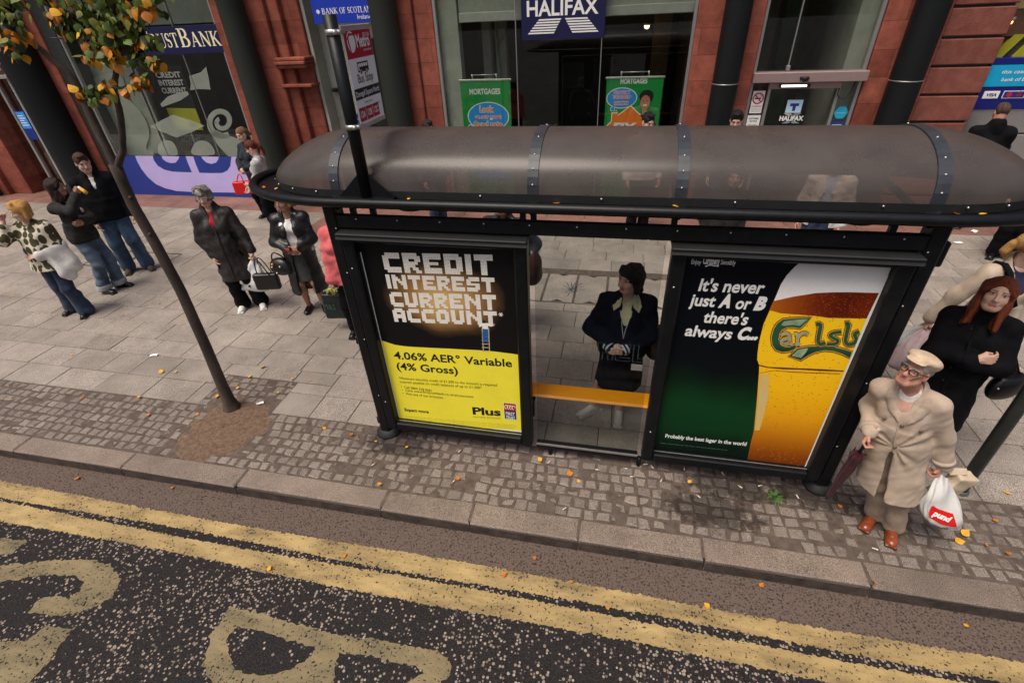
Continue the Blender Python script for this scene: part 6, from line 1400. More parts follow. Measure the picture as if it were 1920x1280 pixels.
def hairm(name, c, c2_): return mat("hair_"+name, c, .5, col2=c2_, scale=34, stretch=(4.2, 4.2, .3), bump=1.0, bscale=46, spec=.25, detail=10)

class Fig:
    def __init__(s, xy, face, H, label, lean=(0, 0), feet=None, hands=(None, None), hint=(None, None), head=(0, 0, 0), sex='f', girth=1.0, skin="pale", near=False, group=None, sh=None, hunch=0.0):
        s.H = H; s.s = H/1.75; s.base = np.array([xy[0], xy[1], 0.0]); f = np.array(face, float); f /= np.linalg.norm(f); s.rz = math.atan2(-f[0], f[1]); s.Rz = rotm(math.degrees(s.rz))
        s.sex = sex; s.g = girth; s.skin = SKIN[skin]; s.near = near; s.h = .0085 if near else .0115
        s.root = empty("person", tuple(s.base), label, "person", group)
        lw = s.Rz.T@np.array([lean[0], lean[1], 0])/s.s; s.lw = lw
        def L(x, y, z): return np.array([x, y, z], float)+lw*(max(0, z)/1.6)
        s.L = L; w = (sh or (.185 if sex == 'm' else .165)); s.w = w
        s.pel = L(0, 0, .95); s.waist = L(0, .005, 1.12); s.chest = L(0, .0+hunch*.3, 1.255); s.neck = L(0, -.015+hunch, 1.455); s.hc = L(0, .025+hunch*1.6, 1.625-hunch*.2)
        s.sh = [L(-w, -.015+hunch, 1.372), L(w, -.015+hunch, 1.372)]; hw = .085; s.hip = [L(-hw, 0, .90), L(hw, 0, .90)]
        feet = feet or [(-.10, 0, 8), (.10, 0, -8)]; s.feet = feet
        s.ank = [np.array([fx, fy-.03, .085]) for fx, fy, a in feet]
        s.knee = [s.ik(s.hip[i], s.ank[i], .425, .41, np.array([feet[i][0]*.3, 1, 0]))[0] for i in (0, 1)]
        s.wr, s.el = [], []
        for i, sg in ((0, -1), (1, 1)):
            t = hands[i]
            if t is None: t = L(sg*(w+.055), .03, .86)
            elif len(t) == 4: t = np.array(t[:3], float)            # already in the person's own frame
            else: t = s.Rz.T@(np.array(t, float)-s.base)/s.s
            hn = np.array(hint[i] if hint[i] is not None else (sg*.45, -1, -.25), float)
            e, t = s.ik(s.sh[i], t, .285, .255, hn); s.el.append(e); s.wr.append(t)
        s.Rh = rotm(*head)
        s.parts = []
    def ik(s, a, b, l1, l2, hint):
        d = b-a; D = np.linalg.norm(d); m = (l1+l2)*.995
        if D > m: b = a+d*m/D; d = b-a; D = m
        u = d/D; x = (l1*l1-l2*l2+D*D)/(2*D); hgt = math.sqrt(max(0, l1*l1-x*x)); n = hint-u*(hint@u); n /= np.linalg.norm(n)+1e-9
        return a+u*x+n*hgt, b
    def W(s, V): return s.base+(np.asarray(V)*s.s)@s.Rz.T
    def field(s, z0=-.02, z1=1.72, h=None, pts=None):
        P = np.array([s.sh[0], s.sh[1], s.el[0], s.el[1], s.wr[0], s.wr[1], s.hip[0], s.hip[1], s.ank[0], s.ank[1], s.neck, s.knee[0], s.knee[1]]+(pts or []))
        lo, hi = P.min(0)-.24, P.max(0)+.24; lo[2], hi[2] = z0, z1; return Field(lo, hi, h or s.h)
    def obj(s, name, F, M, it=1, idx=None, keep=None):
        V, Q = F.mesh(it)
        if len(Q) == 0: return None
        return fast_obj(name, [(s.W(V), Q, M if isinstance(M, list) else [M], idx(V[Q].mean(1)) if idx else None)], s.root)
    # --- body ----------------------------------------------------
    def torso(s, F, i=0.0, hipz=None):
        f = s.sex == 'f'; g = s.g
        F.ell(s.pel+[0, -.012, .0], ((.165 if f else .155)*g+i, .112*g+i, .13+i), .05)
        F.ell(s.waist, ((.125 if f else .14)*g+i, .095*g+i, .15+i), .07); F.ell(s.chest, ((.138 if f else .160)*(g*.5+.5)+i*.8, .102*(g*.5+.5)+i*.8, .155+i*.5), .06)
        F.cap(s.sh[0]+[.02, 0, .0], s.sh[1]+[-.02, 0, .0], .046+i*.5, None, .05); [F.cap(q+[0, -.005, .006], s.neck+[0, -.010, -.020], .044+i*.5, .050+i*.5, .05) for q in s.sh]; F.cap(s.neck+[0, 0, -.05], s.neck+[0, .005, -.012], .060+i*.5, .056+i*.5, .04)
        if f:
            for x in (-.07, .07): F.ell(s.chest+[x, .075, -.0], (.06+i*.7, .055+i*.7, .06+i*.7), .045)
        if g > 1.06: F.ell(s.waist+[0, .03, -.03], (.13*g+i, .105*g+i, .15+i), .07)
    def arms(s, F, r0=.05, r1=.042, r2=.030, end=1.0, k=.03, sides=(0, 1)):
        for i in sides:
            e = s.el[i]+(s.wr[i]-s.el[i])*end; F.cap(s.sh[i], s.el[i], r0, r1, k); F.cap(s.el[i], e, r1, r1+(r2-r1)*end, k)
    def legs(s, F, r0=.085, r1=.058, r2=.042, end=1.0, k=.04, flare=0):
        for i in (0, 1):
            F.cap(s.hip[i], s.knee[i], r0, r1, k); e = s.knee[i]+(s.ank[i]-s.knee[i])*end; m = s.knee[i]+(s.ank[i]-s.knee[i])*.35
            F.cap(s.knee[i], m+[0, -.012, 0], r1, r1*.98, k); F.cap(m+[0, -.012, 0], e, r1*.98, r2+flare, k)
    def body(s, bare_arms=False, bare_legs=False, face='n', browc=(0.03, 0.02, 0.015), old=0.0, fingers=((.35, .5), (.35, .5)), hdir=(None, None), pn=(None, None), eyes=True):
        parts = []
        F = s.field(.03, 1.62, .013); s.torso(F, -.012); s.arms(F, .042, .036, .027); s.legs(F, .07, .052, .036)
        V, Q = F.mesh(1); parts.append((s.W(V), Q, [s.skin], None))
        # head
        h = .0046 if s.near else .006; F = Field((-.105, -.125, -.225), (.105, .135, .135), h)
        F.ell((0, -.012, .035), (.0745, .094, .084), 0); F.ell((0, .022, -.035), (.060, .066, .080), .03); F.ell((0, .052, -.088), (.026 if s.sex == 'f' else .031, .026, .022), .028)
        for x in (-1, 1):
            F.ell((x*.037, .056, -.028), (.026, .025, .028), .02); F.cap((x*.05, .0, -.06), (x*.025, .05, -.092), .02, .018, .03)
            F.ell((x*.0765, -.008, -.004), (.011, .021, .032), .008); F.ell((x*.0835, .0, .0), (.006, .010, .016), .004, 's')
            F.cap((x*.016, .0835, .030), (x*.046, .074, .027), .0095, .008, .014)
            F.ell((x*.0315, .094, .010), (.0185, .015, .0115), .010, 's')
            F.ell((x*.0315, .0745, .010), (.0135, .012, .011), .004)
            F.ell((x*.012, .098, -.031), (.0085, .010, .0075), .006)
        F.cap((0, .084, .018), (0, .104, -.024), .0085, .0115, .010); F.ell((0, .105, -.029), (.0115, .0105, .010), .008)
        F.cap((-.017, .0835, -.0575), (.017, .0835, -.0575), .0062, None, .006); F.cap((-.015, .084, -.0665), (.015, .084, -.0665), .0072, None, .005); F.cap((-.02, .092, -.0620), (.02, .092, -.0620), .0032 if face != 'o' else .0075, None, .003, 's')
        if old:
            for x in (-1, 1): F.cap((x*.024, .092, -.03), (x*.036, .08, -.065), .004, None, .008, 's'); F.ell((x*.052, .05, -.04), (.02, .02, .02), .02, 's')
        nb = s.Rh.T@(s.neck+[0, -.005, -.02]-s.hc); F.cap((0, -.02, -.055), nb, .050 if s.sex == 'f' else .058, .060, .03)
        V, Q = F.mesh(1); c = V[Q].mean(1); ind = np.zeros(len(Q), int)
        ind[(np.abs(c[:, 0]) < .0205) & (c[:, 2] > -.0725) & (c[:, 2] < -.0535) & (c[:, 1] > .080)] = 1
        ind[(np.abs(c[:, 0]) > .013) & (np.abs(c[:, 0]) < .053) & (c[:, 2] > (.0275 if s.sex == 'm' else .0295)) & (c[:, 2] < .035) & (c[:, 1] > .066)] = 2
        bk = "brow_%d_%d" % (int(browc[0]*1000), int(browc[1]*1000))
        parts.append((s.W(s.hc+V@s.Rh.T), Q, [s.skin, LIPM, mat(bk, browc, .7)], ind))
        # hands
        for i, sg in ((0, 1), (1, -1)):
            d = np.array(hdir[i], float) if hdir[i] is not None else s.wr[i]-s.el[i]; d /= np.linalg.norm(d)
            p = np.array(pn[i] if pn[i] is not None else (sg*1.0, .2, 0), float); z = -(p-d*(p@d)); z /= np.linalg.norm(z)+1e-9; x = np.cross(d, z); R = np.stack([x, d, z], 1)
            F = Field((-.075, -.06, -.10), (.075, .20, .05), .0042 if s.near else .0055); cu, sp = fingers[i]
            F.cap((0, -.05, 0), (0, .015, 0), .027, .026, .01)
            for j, (bx, ln) in enumerate(((.030, .068), (.0105, .078), (-.009, .072), (-.0275, .056))):
                bx *= sg; F.cap((bx*.7, .015, 0), (bx, .082, .002), .0135, .0115, .014)
                a1 = cu*1.1+.05*j*cu; a2 = cu*2.5; q = np.array([bx, .086, .001]); q1 = q+ln*.52*np.array([bx*sp*1.5, math.cos(a1), -math.sin(a1)]); q2 = q1+ln*.5*np.array([bx*sp, math.cos(a2), -math.sin(a2)])
                F.cap(q, q1, .0092, .0082, .004); F.cap(q1, q2, .0082, .0068, .003)
            F.cap((.022*sg, .02, -.006), (.043*sg, .055, -.020), .0145, .0115, .012); F.cap((.043*sg, .055, -.020), ((.040-.02*cu)*sg, .092, -.030-.012*cu), .0105, .0082, .004)
            V, Q = F.mesh(1); parts.append((s.W(s.wr[i]+d*.01+V@R.T), Q, [s.skin], None))
            s.__dict__.setdefault('hand', []).append((s.wr[i]+d*.075, R, d))
        o = fast_obj("body", parts, s.root)
        if eyes:
            for x in (-1, 1):
                m = MB(); cc = np.array([x*.0315, .0785, .0095])
                def ev(c, r, n=10):
                    mm = MB(); mm.ball((0, 0, 0), 1.0, EYEW, n, r); return c+np.array(mm.v), mm.f
                v, f = ev(cc, (.0125, .0105, .0072)); m.add(s.W(s.hc+v@s.Rh.T), f, EYEW, True)
                v, f = ev(cc+[0, .0072, .0005], (.0058, .0042, .0058)); m.add(s.W(s.hc+v@s.Rh.T), f, EYED, True)
                v, f = ev(cc+[0, .0035, .0068], (.0140, .0082, .0026)); m.add(s.W(s.hc+v@s.Rh.T), f, mat(bk, browc, .7), True)
                m.build("eye", s.root)
        return o
    # --- hair ----------------------------------------------------
    def hair(s, M, style='short', L=.1, vol=0.0, seed=1):
        F = Field((-.17, -.22, -.42), (.17, .17, .17), .006 if s.near else .0075); v = vol
        F.ell((0, -.017, .040), (.084+v, .104+v, .093+v), 0)
        if style == 'short':
            F.ell((0, .11, -.03), (.09, .07, .095), .012, 's'); F.box((0, .06, -.10), (.2, .085, .11), .012, 's'); F.box((0, -.06, -.16), (.2, .2, .10), .02, 's'); F.ell((0, .05, .115), (.05, .045, .02), .02)
            for x in (-1, 1): F.ell((x*.084, -.004, -.004), (.02, .026, .036), .006, 's')
        elif style == 'crop':
            F.ell((0, .105, -.02), (.1, .075, .10), .012, 's'); F.box((0, .06, -.10), (.2, .085, .11), .012, 's'); F.box((0, -.06, -.165), (.2, .2, .10), .02, 's')
            for x in (-1, 1): F.ell((x*.084, -.004, -.004), (.02, .026, .036), .006, 's')
        elif style == 'bald':
            F.ell((0, .03, .12), (.075, .14, .10), .01, 's'); F.ell((0, .12, -.03), (.1, .085, .10), .01, 's'); F.box((0, -.06, -.165), (.2, .2, .10), .02, 's'); F.box((0, .06, -.10), (.2, .085, .12), .012, 's')
        elif style in ('bob', 'long', 'curly'):
            for x in (-1, 1): F.cap((x*.066, -.012, .05), (x*(.078+v), .0, -L), .034+v*.5, .028 if style != 'long' else .022, .03); F.cap((x*.05, -.05, .03), (x*.06, -.055, -L), .05, .034, .03)
            F.cap((0, -.06, .03), (0, -.075, -L*1.02), .062+v, .045, .03)
            if style == 'long':
                [F.cap((x*.074, .02-.02*j, -.05), (x*(.082+.006*j), .058-.028*j, -L*(1.0+.06*j)), .024, .013, .016) for x in (-1, 1) for j in range(4)]
            F.ell((0, .098, -.055), (.060, .075, .105), .016, 's'); F.ell((0, .105, .01), (.05, .05, .075), .014, 's') if style == 'long' else None
            F.box((0, .03, -L-.09), (.3, .3, .055), .015, 's') if style == 'bob' else None
            if style == 'long': [F.cap((x*.012, .062, .108), (x*.074, .052, .022), .017, .016, .016) for x in (-1, 1)]
            for a in (range(5) if style != 'long' else ()): x = -.055+.0275*a; F.cap((x*.8, .05, .105+v), (x*1.1+.008, .082-abs(x)*.35, .060 if style == 'bob' else .076), .014+v*.3, .008, .012)
        elif style == 'pony':
            F.ell((0, .105, -.035), (.085, .07, .10), .012, 's'); F.box((0, .06, -.11), (.2, .085, .11), .012, 's'); F.box((0, -.06, -.17), (.2, .2, .10), .02, 's')
            for x in (-1, 1): F.ell((x*.084, -.004, -.004), (.02, .026, .036), .006, 's')
            F.ell((0, -.118, .02), (.028, .028, .028), .012); F.cap((0, -.13, .02), (0, -.155, -.05), .03, .034, .015); F.cap((0, -.155, -.05), (.01, -.14, -L), .034, .014, .015)
        F.wrinkle(.004 if style != 'curly' else .010, 75 if style != 'curly' else 60, seed, .3 if style != 'curly' else 1)
        V, Q = F.mesh(1); return fast_obj("hair", [(s.W(s.hc+V@s.Rh.T), Q, [M], None)], s.root)
    # --- clothing ------------------------------------------------
    def trousers(s, M, ease=.018, flare=.02, end=.96, waist=1.0, seed=3, cuff=None):
        F = s.field(.02, 1.1); F.ell(s.pel+[0, -.012, 0], (.16*s.g+ease, .112*s.g+ease, .14), .04); s.legs(F, .085+ease, .062+ease, .048+ease, end, .03, flare); F.cut_above(s.L(0, 0, waist)[2])
        F.wrinkle(.0045, 34, seed, 1.6); F.cut_below(.022); s.obj("trousers", F, M)
        if cuff:
            for i in (0, 1):
                F = s.field(.0, .3); a = s.knee[i]+(s.ank[i]-s.knee[i])*.84; b = s.knee[i]+(s.ank[i]-s.knee[i])*1.0; F.cap(a, b, .054+ease+flare, .057+ease+flare, .0); F.box(a+[0, 0, .06], (.2, .2, .06), 0, 's'); F.box(b+[0, 0, -.085], (.2, .2, .06), 0, 's'); F.wrinkle(.003, 40, seed); s.obj("trouser_cuff", F, cuff)
    def shoes(s, M, sole=None, kind='shoe'):
        sole = sole or M
        for i in (0, 1):
            fx, fy, a = s.feet[i]; R = rotm(a); c = np.array([s.ank[i][0], s.ank[i][1], 0]); F = Field((-.075, -.11, -.01), (.075, .23, .16), .0055 if s.near else .008)
            F.cap((0, -.03, .042), (0, .10, .036), .040, .040, .02); F.ell((0, .135, .034), (.043, .06, .034), .02)
            if kind != 'heel': F.cap((0, -.01, .06), (0, -.012, .105), .040, .043, .03); F.cap((0, .04, .07), (0, .09, .05), .03, .025, .03)
            else: F.ell((0, .07, .075), (.034, .075, .034), .006, 's'); F.cap((0, -.045, .05), (0, -.05, .0), .014, .007, .01)
            F.box((0, .05, .012), (.046, .145, .013), .004, rnd=.012) if kind != 'heel' else None; F.cut_below(.0)
            if kind == 'heel': F.cap((-.035, -.01, .10), (.035, -.01, .10), .008, None, .004)
            V, Q = F.mesh(1); cz = V[Q].mean(1)[:, 2]; W_ = s.W(c+V@R.T); W_[:, 2] = np.maximum(W_[:, 2], .003)
            fast_obj("shoe", [(W_, Q, [M, sole], (cz < .022).astype(int))], s.root)
    def skirt(s, M, z0=1.02, z1=.5, r0=(.17, .13), r1=(.19, .16), seed=5, name="skirt"):
        F = s.field(z1-.05, 1.15); g = s.g; F.cone(s.L(0, -.01, z0), s.L(0, .0, z1), (r0[0]*g, r0[1]*g), (r1[0]*g, r1[1]*g), .0); F.wrinkle(.004, 30, seed, .35); F.cut_below(z1); s.obj(name, F, M)
    def top(s, M, ease=.012, sleeve=1.0, hem=.92, vneck=.0, seed=6, name="shirt", flare=.0, idx=None, amp=.004, collar=0.0):
        F = s.field(hem-.06, 1.56); s.torso(F, ease); s.arms(F, .052+ease, .043+ease, .032+ease, sleeve, .04) if sleeve > 0 else None
        if flare or hem < .9: F.cone(s.L(0, -.005, 1.08), s.L(0, -.0, hem), (.14*s.g+ease, .10*s.g+ease), (.168*s.g+ease+flare, .125*s.g+ease+flare), .06)
        if collar: F.cap(s.neck+[0, -.004, -.03], s.neck+[0, .006, collar], .066+ease, .064+ease, .02); F.cap(s.neck+[0, 0, -.02], s.neck+[0, .012, .3], .058, .062, .004, 's')
        else: F.ell(s.neck+[0, .055, .03], (.062, .062, .05+vneck*.3), .012, 's')
        if vneck: F.cap(s.neck+[0, .12, .05], s.neck+[0, .13, -vneck], .05, .006, .008, 's')
        F.wrinkle(amp, 30, seed); F.cut_below(hem); s.obj(name, F, M, idx=idx)
    def coat(s, M, ease=.03, hem=.45, open_=.0, v=.16, vw=.055, flare=.05, sleeve=.97, seed=8, name="coat", collar=.03, amp=.0055, slit=None, cr=(.062, .052, .046), stand=True, hemr=(.2, .165), btns=None, opentop=None, sides=(0, 1), pull=None, h=None):
        """outer garment: V at the neck down to v below the neck, optional open front down to the hem"""
        F = s.field(hem-.06, 1.58, h); s.torso(F, ease); s.arms(F, cr[0]+ease*.35, cr[1]+ease*.35, cr[2]+ease*.3, sleeve, .05, sides)
        if hem < .97: F.cone(s.L(0, -.008, 1.12), s.L(0, 0, hem), (.14*s.g+ease, .105*s.g+ease), (hemr[0]*s.g, hemr[1]*s.g), .06)
        if stand: F.cap(s.neck+[0, -.018, -.02], s.neck+[0, -.014, collar], .074+ease*.5, .072+ease*.5, .03); F.cap(s.neck+[0, 0, -.03], s.neck+[0, .02, .3], .056, .066, .004, 's')
        # opening
        fy = .142 if s.sex == 'm' else .165
        F.cap(s.neck+[0, .085, .08], s.neck+[0, fy-.028, -v*.55], vw+.025, vw*.66, .01, 's'); F.cap(s.neck+[0, fy-.028, -v*.55], s.neck+[0, fy-.004, -v], vw*.66, .014, .01, 's'); F.cap(s.neck+[0, fy+.03, -v*.3], s.neck+[0, fy+.02, -v], vw*.8, .012, .01, 's')
        if open_ > 0:
            F.cone(s.L(0, .30, 1.42 if opentop is None else opentop), s.L(0, .32, hem-.02), (open_*.5, .30), (open_*1.2, .31), .008, 's', pw=6)
        if slit: F.cone(s.L(slit[1], .26, slit[0]), s.L(slit[1]+slit[2]*.3, .26, hem-.05), (.003, .3), (slit[2], .3), .006, 's', pw=4)
        if pull:
            X = F.ax[0][:, None, None]-pull[0]; Z = F.ax[2][None, None, :]-pull[1]; Y = F.ax[1][None, :, None]; r = np.sqrt(X*X+Z*Z)+1e-4; th = np.arctan2(Z, X)
            D = pull[2]*np.cos(pull[3]*th+2*np.sin(3*th))*np.exp(-((r-.13)/.10)**2)*(np.abs(np.sin(th))*.5+.5)*(Y > s.L(0, 0, 1.0)[1]); F.F = np.where(np.abs(F.F) < .05, F.F+D.astype(np.float32), F.F)
        F.wrinkle(amp, 24, seed, .8); F.wrinkle(amp*.45, 60, seed+50, .8); F.cut_below(hem); s.obj(name, F, M); return F
    def surf(s, F, x, z, out=.004):
        """point on the front of garment F at local x, z (local frame)"""
        i = int(round((x-F.lo[0])/F.h)); k = int(round((z-F.lo[2])/F.h)); i = min(max(i, 0), F.n[0]-1); k = min(max(k, 0), F.n[2]-1)
        col = F.F[i, :, k]; j = np.argwhere(col < 0)
        y = F.ax[1][j.max()] + F.h*.5 if len(j) else .1
        return np.array([x, y+out, z])
    def strip(s, name, F, pts, w_, M, thick=.006, n=5):
        """flat band laid on garment F along (x,z) points"""
        D = []
        for i in range(len(pts)-1):
            for t in np.linspace(0, 1, n, endpoint=False): D.append(np.array(pts[i])*(1-t)+np.array(pts[i+1])*t)
        D.append(np.array(pts[-1])); P = np.array([s.surf(F, q[0], q[1], .002) for q in D]); m = MB(); P[1:-1, 1] = (P[:-2, 1]+P[1:-1, 1]*2+P[2:, 1])/4
        ww = w_ if hasattr(w_, '__len__') else [w_]*len(P); A, B = [], []
        for i in range(len(P)):
            t = P[min(i+1, len(P)-1)]-P[max(i-1, 0)]; nn = np.array([-t[2], 0, t[0]]); nn /= np.linalg.norm(nn)+1e-9; wi = np.interp(i/(len(P)-1), np.linspace(0, 1, len(ww)), ww)
            A.append(s.surf(F, *(P[i]+nn*wi/2)[[0, 2]], thick)); B.append(s.surf(F, *(P[i]-nn*wi/2)[[0, 2]], thick))
        A, B = np.array(A), np.array(B); C = (A+B)/2; C[:, 1] = np.maximum(C[:, 1], np.minimum(A[:, 1], B[:, 1]))+.001
        A0, B0 = A-[0, thick+.004, 0], B-[0, thick+.004, 0]; m.grid(s.W(np.array([A0, A, C, B, B0]).reshape(-1, 3)).reshape(5, len(P), 3), M, True); return m.build(name, s.root)
    def tubes(s, name, paths, r, M, n=8, root=True, frame='head'):
        m = MB()
        for p in paths:
            p = np.array(p, float); p = s.hc+p@s.Rh.T if frame == 'head' else p; m.tube(list(s.W(p)), r*s.s, M, n)
        return m.build(name, s.root)
# ================================================================ who stands where
DENIM = cloth("denim", (0.018, 0.035, 0.075), (0.06, 0.105, 0.175), 5, bump=.3, bs=220); DENIMD = cloth("dark_denim", (0.012, 0.02, 0.045), (0.03, 0.05, 0.095), 5); DENIML = cloth("faded_denim", (0.03, 0.055, 0.10), (0.13, 0.18, 0.25), 5)
CUFFM = cloth("pale_denim_cuff", (0.30, 0.31, 0.32), (0.42, 0.42, 0.42)); BLKCL = mat("black_cloth", (0.0025, 0.0025, 0.0035), .85, col2=(0.006, 0.006, 0.008), scale=9, bump=.25, bscale=160, spec=.12); NAVYCL = mat("navy_cloth", (0.003, 0.004, 0.010), .85, col2=(0.006, 0.008, 0.018), scale=9, bump=.25, bscale=160, spec=.12)
LEATH = mat("black_leather", (0.003, 0.003, 0.004), .42, col2=(0.007, 0.007, 0.008), scale=20, bump=.4, bscale=45, spec=.5); BAGBLK = mat("black_bag_leather", (0.003, 0.003, 0.004), .4, var=.3, scale=20, spec=.5)
PLASTW = mat("white_carrier_plastic", (0.72, 0.71, 0.69), .38, var=.06, scale=8, spec=.5, bump=.08, bscale=70); PLASTG = mat("grey_white_plastic", (0.5, 0.5, 0.49), .4, var=.12, scale=8, spec=.5, bump=.3, bscale=35)
def sdf_thing(name, F, M, label, cat, group=None, wr=None, extra=None, it=1):
    if wr: F.wrinkle(*wr)
    V, Q = F.mesh(it); b0 = V.mean(0)*[1, 1, 0]+[0, 0, V[:, 2].min()]; e = empty(name, tuple(b0), label, cat, group); fast_obj("bag_body", [(V, Q, [M], None)], e)
    if extra: extra(e)
    return e
def strap(e, pts, r, M, name="handle", n=8):
    m = MB(); m.tube([np.array(p, float) for p in pts], r, M, n); m.build(name, e)
def bez(a, c, b_, n=10): a, c, b_ = (np.array(q, float) for q in (a, c, b_)); return [a*(1-t)**2+2*c*t*(1-t)+b_*t*t for t in np.linspace(0, 1, n)]

def sack(name, label, top, bot, w, d, M, rz=0.0, tilt=0.0, cat="bag", group=None, patch=None, seed=1):
    """thin plastic carrier hanging from `top` to `bot`, w and d are half width and half depth at the bottom"""
    top, bot = np.array(top, float), np.array(bot, float); ca, sa = math.cos(math.radians(rz)), math.sin(math.radians(rz)); r = np.random.default_rng(seed); ph = r.uniform(0, 6, 6)
    T = np.array([0, .05, .12, .2, .3, .4, .5, .6, .7, .78, .86, .92, .965, .99, 1.0, 1.003])
    def pt(t, a, k=1.0):
        ww = w*np.interp(t, [0, .06, .2, .45, .75, .93, 1.0, 1.003], [.13, .17, .36, .70, .95, 1.0, .93, .6])*k; dd = d*np.interp(t, [0, .06, .2, .5, .8, .93, .99, 1.0, 1.003], [.28, .32, .5, .85, 1.0, .9, .5, .25, .05])*k
        cr = 1+.16*max(0, .75-t)*math.cos(8*a+ph[0]+2*t)+.05*math.cos(5*a+ph[1]+5*t)+.03*math.cos(13*a+ph[2]-7*t)
        x = ww*cr*np.sign(math.cos(a))*abs(math.cos(a))**.8; y = dd*cr*math.sin(a)+.012*math.sin(9*t+3*math.cos(a)+ph[3])
        c = top+(bot-top)*t; z = -tilt*t*math.cos(a)+.010*math.sin(6*t+4*math.cos(a)+ph[4])*t
        return np.array([c[0]+x*ca-y*sa, c[1]+x*sa+y*ca, c[2]+z])
    e = empty(name, (bot[0], bot[1], bot[2]), label, cat, group); m = MB()
    m.grid([[pt(t, a) for a in np.linspace(0, 6.2832, 57)[:-1]] for t in T], M, True, True); m.build("bag_body", e)
    if patch: patch(e, pt)
    return e
# --- elderly man in a beige trench coat, leaning on his umbrella
BEIGE = cloth("beige_gabardine", (0.36, 0.275, 0.21), (0.47, 0.37, 0.29), 4, bump=.32, bs=30, var=.1); BEIGED = cloth("beige_trouser", (0.25, 0.185, 0.13), (0.35, 0.265, 0.195), 5, bump=.6, bs=20); CAPM = cloth("cream_cap_cloth", (0.52, 0.38, 0.26), (0.62, 0.47, 0.34), 30, bump=.3)
TANL = mat("tan_brown_leather", (0.16, 0.03, 0.010), .3, col2=(0.30, 0.065, 0.02), scale=22, bump=.2, bscale=40, coat=.3); SOLE = mat("rubber_sole", (0.05, 0.022, 0.012), .7); BUTTON = mat("horn_button", (0.13, 0.085, 0.05), .35); WHITECL = cloth("white_cotton", (0.62, 0.59, 0.55), (0.72, 0.69, 0.66)); SALMON = cloth("salmon_shirt", (0.5, 0.27, 0.2), (0.58, 0.34, 0.27))
o = Fig((3.90, .50), (-.46, -.89), 1.52, "elderly man in beige trench coat, cream flat cap and black glasses, mouth open", lean=(-.26, .06), feet=[(-.070, .02, 8), (.072, -.02, -10)], hands=((3.985, .44, .76), (3.535, .50, .92)), hint=((-.5, -.8, -.2), (.22, -1, -.25)), head=(-26, 20, -4), sex='m', girth=1.02, skin="ruddy", near=True, sh=.172, hunch=.015)
o.body(face='o', old=1, browc=(0.3, 0.27, 0.24), fingers=((.9, .5), (.85, .5)), hdir=((.0, .1, -1), (.1, .45, -.8)), pn=((.9, -.1, 0), (-.9, .2, -.2)))
o.hair(mat("hair_grey_white", (0.2, 0.18, 0.16), .6, col2=(0.36, 0.33, 0.30), scale=40, bump=.5, bscale=80), 'crop', seed=4)
o.trousers(BEIGED, .010, .020, 1.0, .93, seed=12); o.shoes(TANL, SOLE)
o.top(WHITECL, .002, 0, .95, .03, name="vest"); o.top(SALMON, .004, 0, .95, .17, name="shirt", collar=.0)
F = o.coat(BEIGE, .025, .48, 0, .20, .07, .05, 1.0, seed=21, amp=.0048, slit=(.93, .03, .04), hemr=(.228, .19), cr=(.052, .047, .044), collar=.005, pull=(o.L(0, 0, 1.0)[0]+.015, 1.0, .009, 9), h=.0065)
cz = o.neck[2]; lx = o.lw[0]; ly = o.lw[1]
def sx(x, z): return x+o.L(0, 0, z)[0]
for sg in (-1, 1):
    # lapels, storm flaps, shoulder straps
    o.strip("lapel", F, [(sx(sg*.105, 1.43), 1.43), (sx(sg*.10, 1.37), 1.37), (sx(sg*.072, 1.30), 1.30), (sx(sg*.028, 1.225), 1.225)], [.035, .07, .06, .012], BEIGE, .007)
    a = o.sh[0 if sg < 0 else 1]; m = MB(); nk = o.neck+[sg*.085, -.005, -.030]; tip = a+[sg*.022, 0, .052]
    P = [nk*(1-t)+tip*t+[0, 0, .012+.010*math.sin(math.pi*t)] for t in np.linspace(0, 1, 7)]
    m.grid(o.W(np.array([[p+[0, -.026, -.03] for p in P], [p+[0, -.026, .006] for p in P], [p+[0, .026, .006] for p in P], [p+[0, .026, -.03] for p in P]]).reshape(-1, 3)).reshape(4, 7, 3), BEIGE, False)
    pb = P[1]+[0, 0, .01]; m.ball(o.W(pb), .012, BUTTON, 10, (1, 1, .5)); m.build("epaulette", o.root)
for x, z in ((.0, 1.205), (.015, 1.0), (.03, .90), (-.11, 1.20), (.11, 1.20)):
    m = MB(); p = o.W(o.surf(F, sx(x, z), z, .006)); m.ball(p, .0125, BUTTON, 10, (1, .6, 1)); m.build("coat_button", o.root)
o.strip("front_edge", F, [(sx(.02, 1.2), 1.2), (sx(.024, 1.05), 1.05), (sx(.02, .95), .95)], .012, BEIGE, .006)
for i in (0, 1):
    d_ = o.wr[i]-o.el[i]; d_ /= np.linalg.norm(d_); c_ = o.wr[i]-d_*.05; m = MB(); m.tube(list(o.W(np.array([c_, c_+d_*.03]))), .070*o.s, BEIGE, 16); m.build("cuff_strap", o.root)
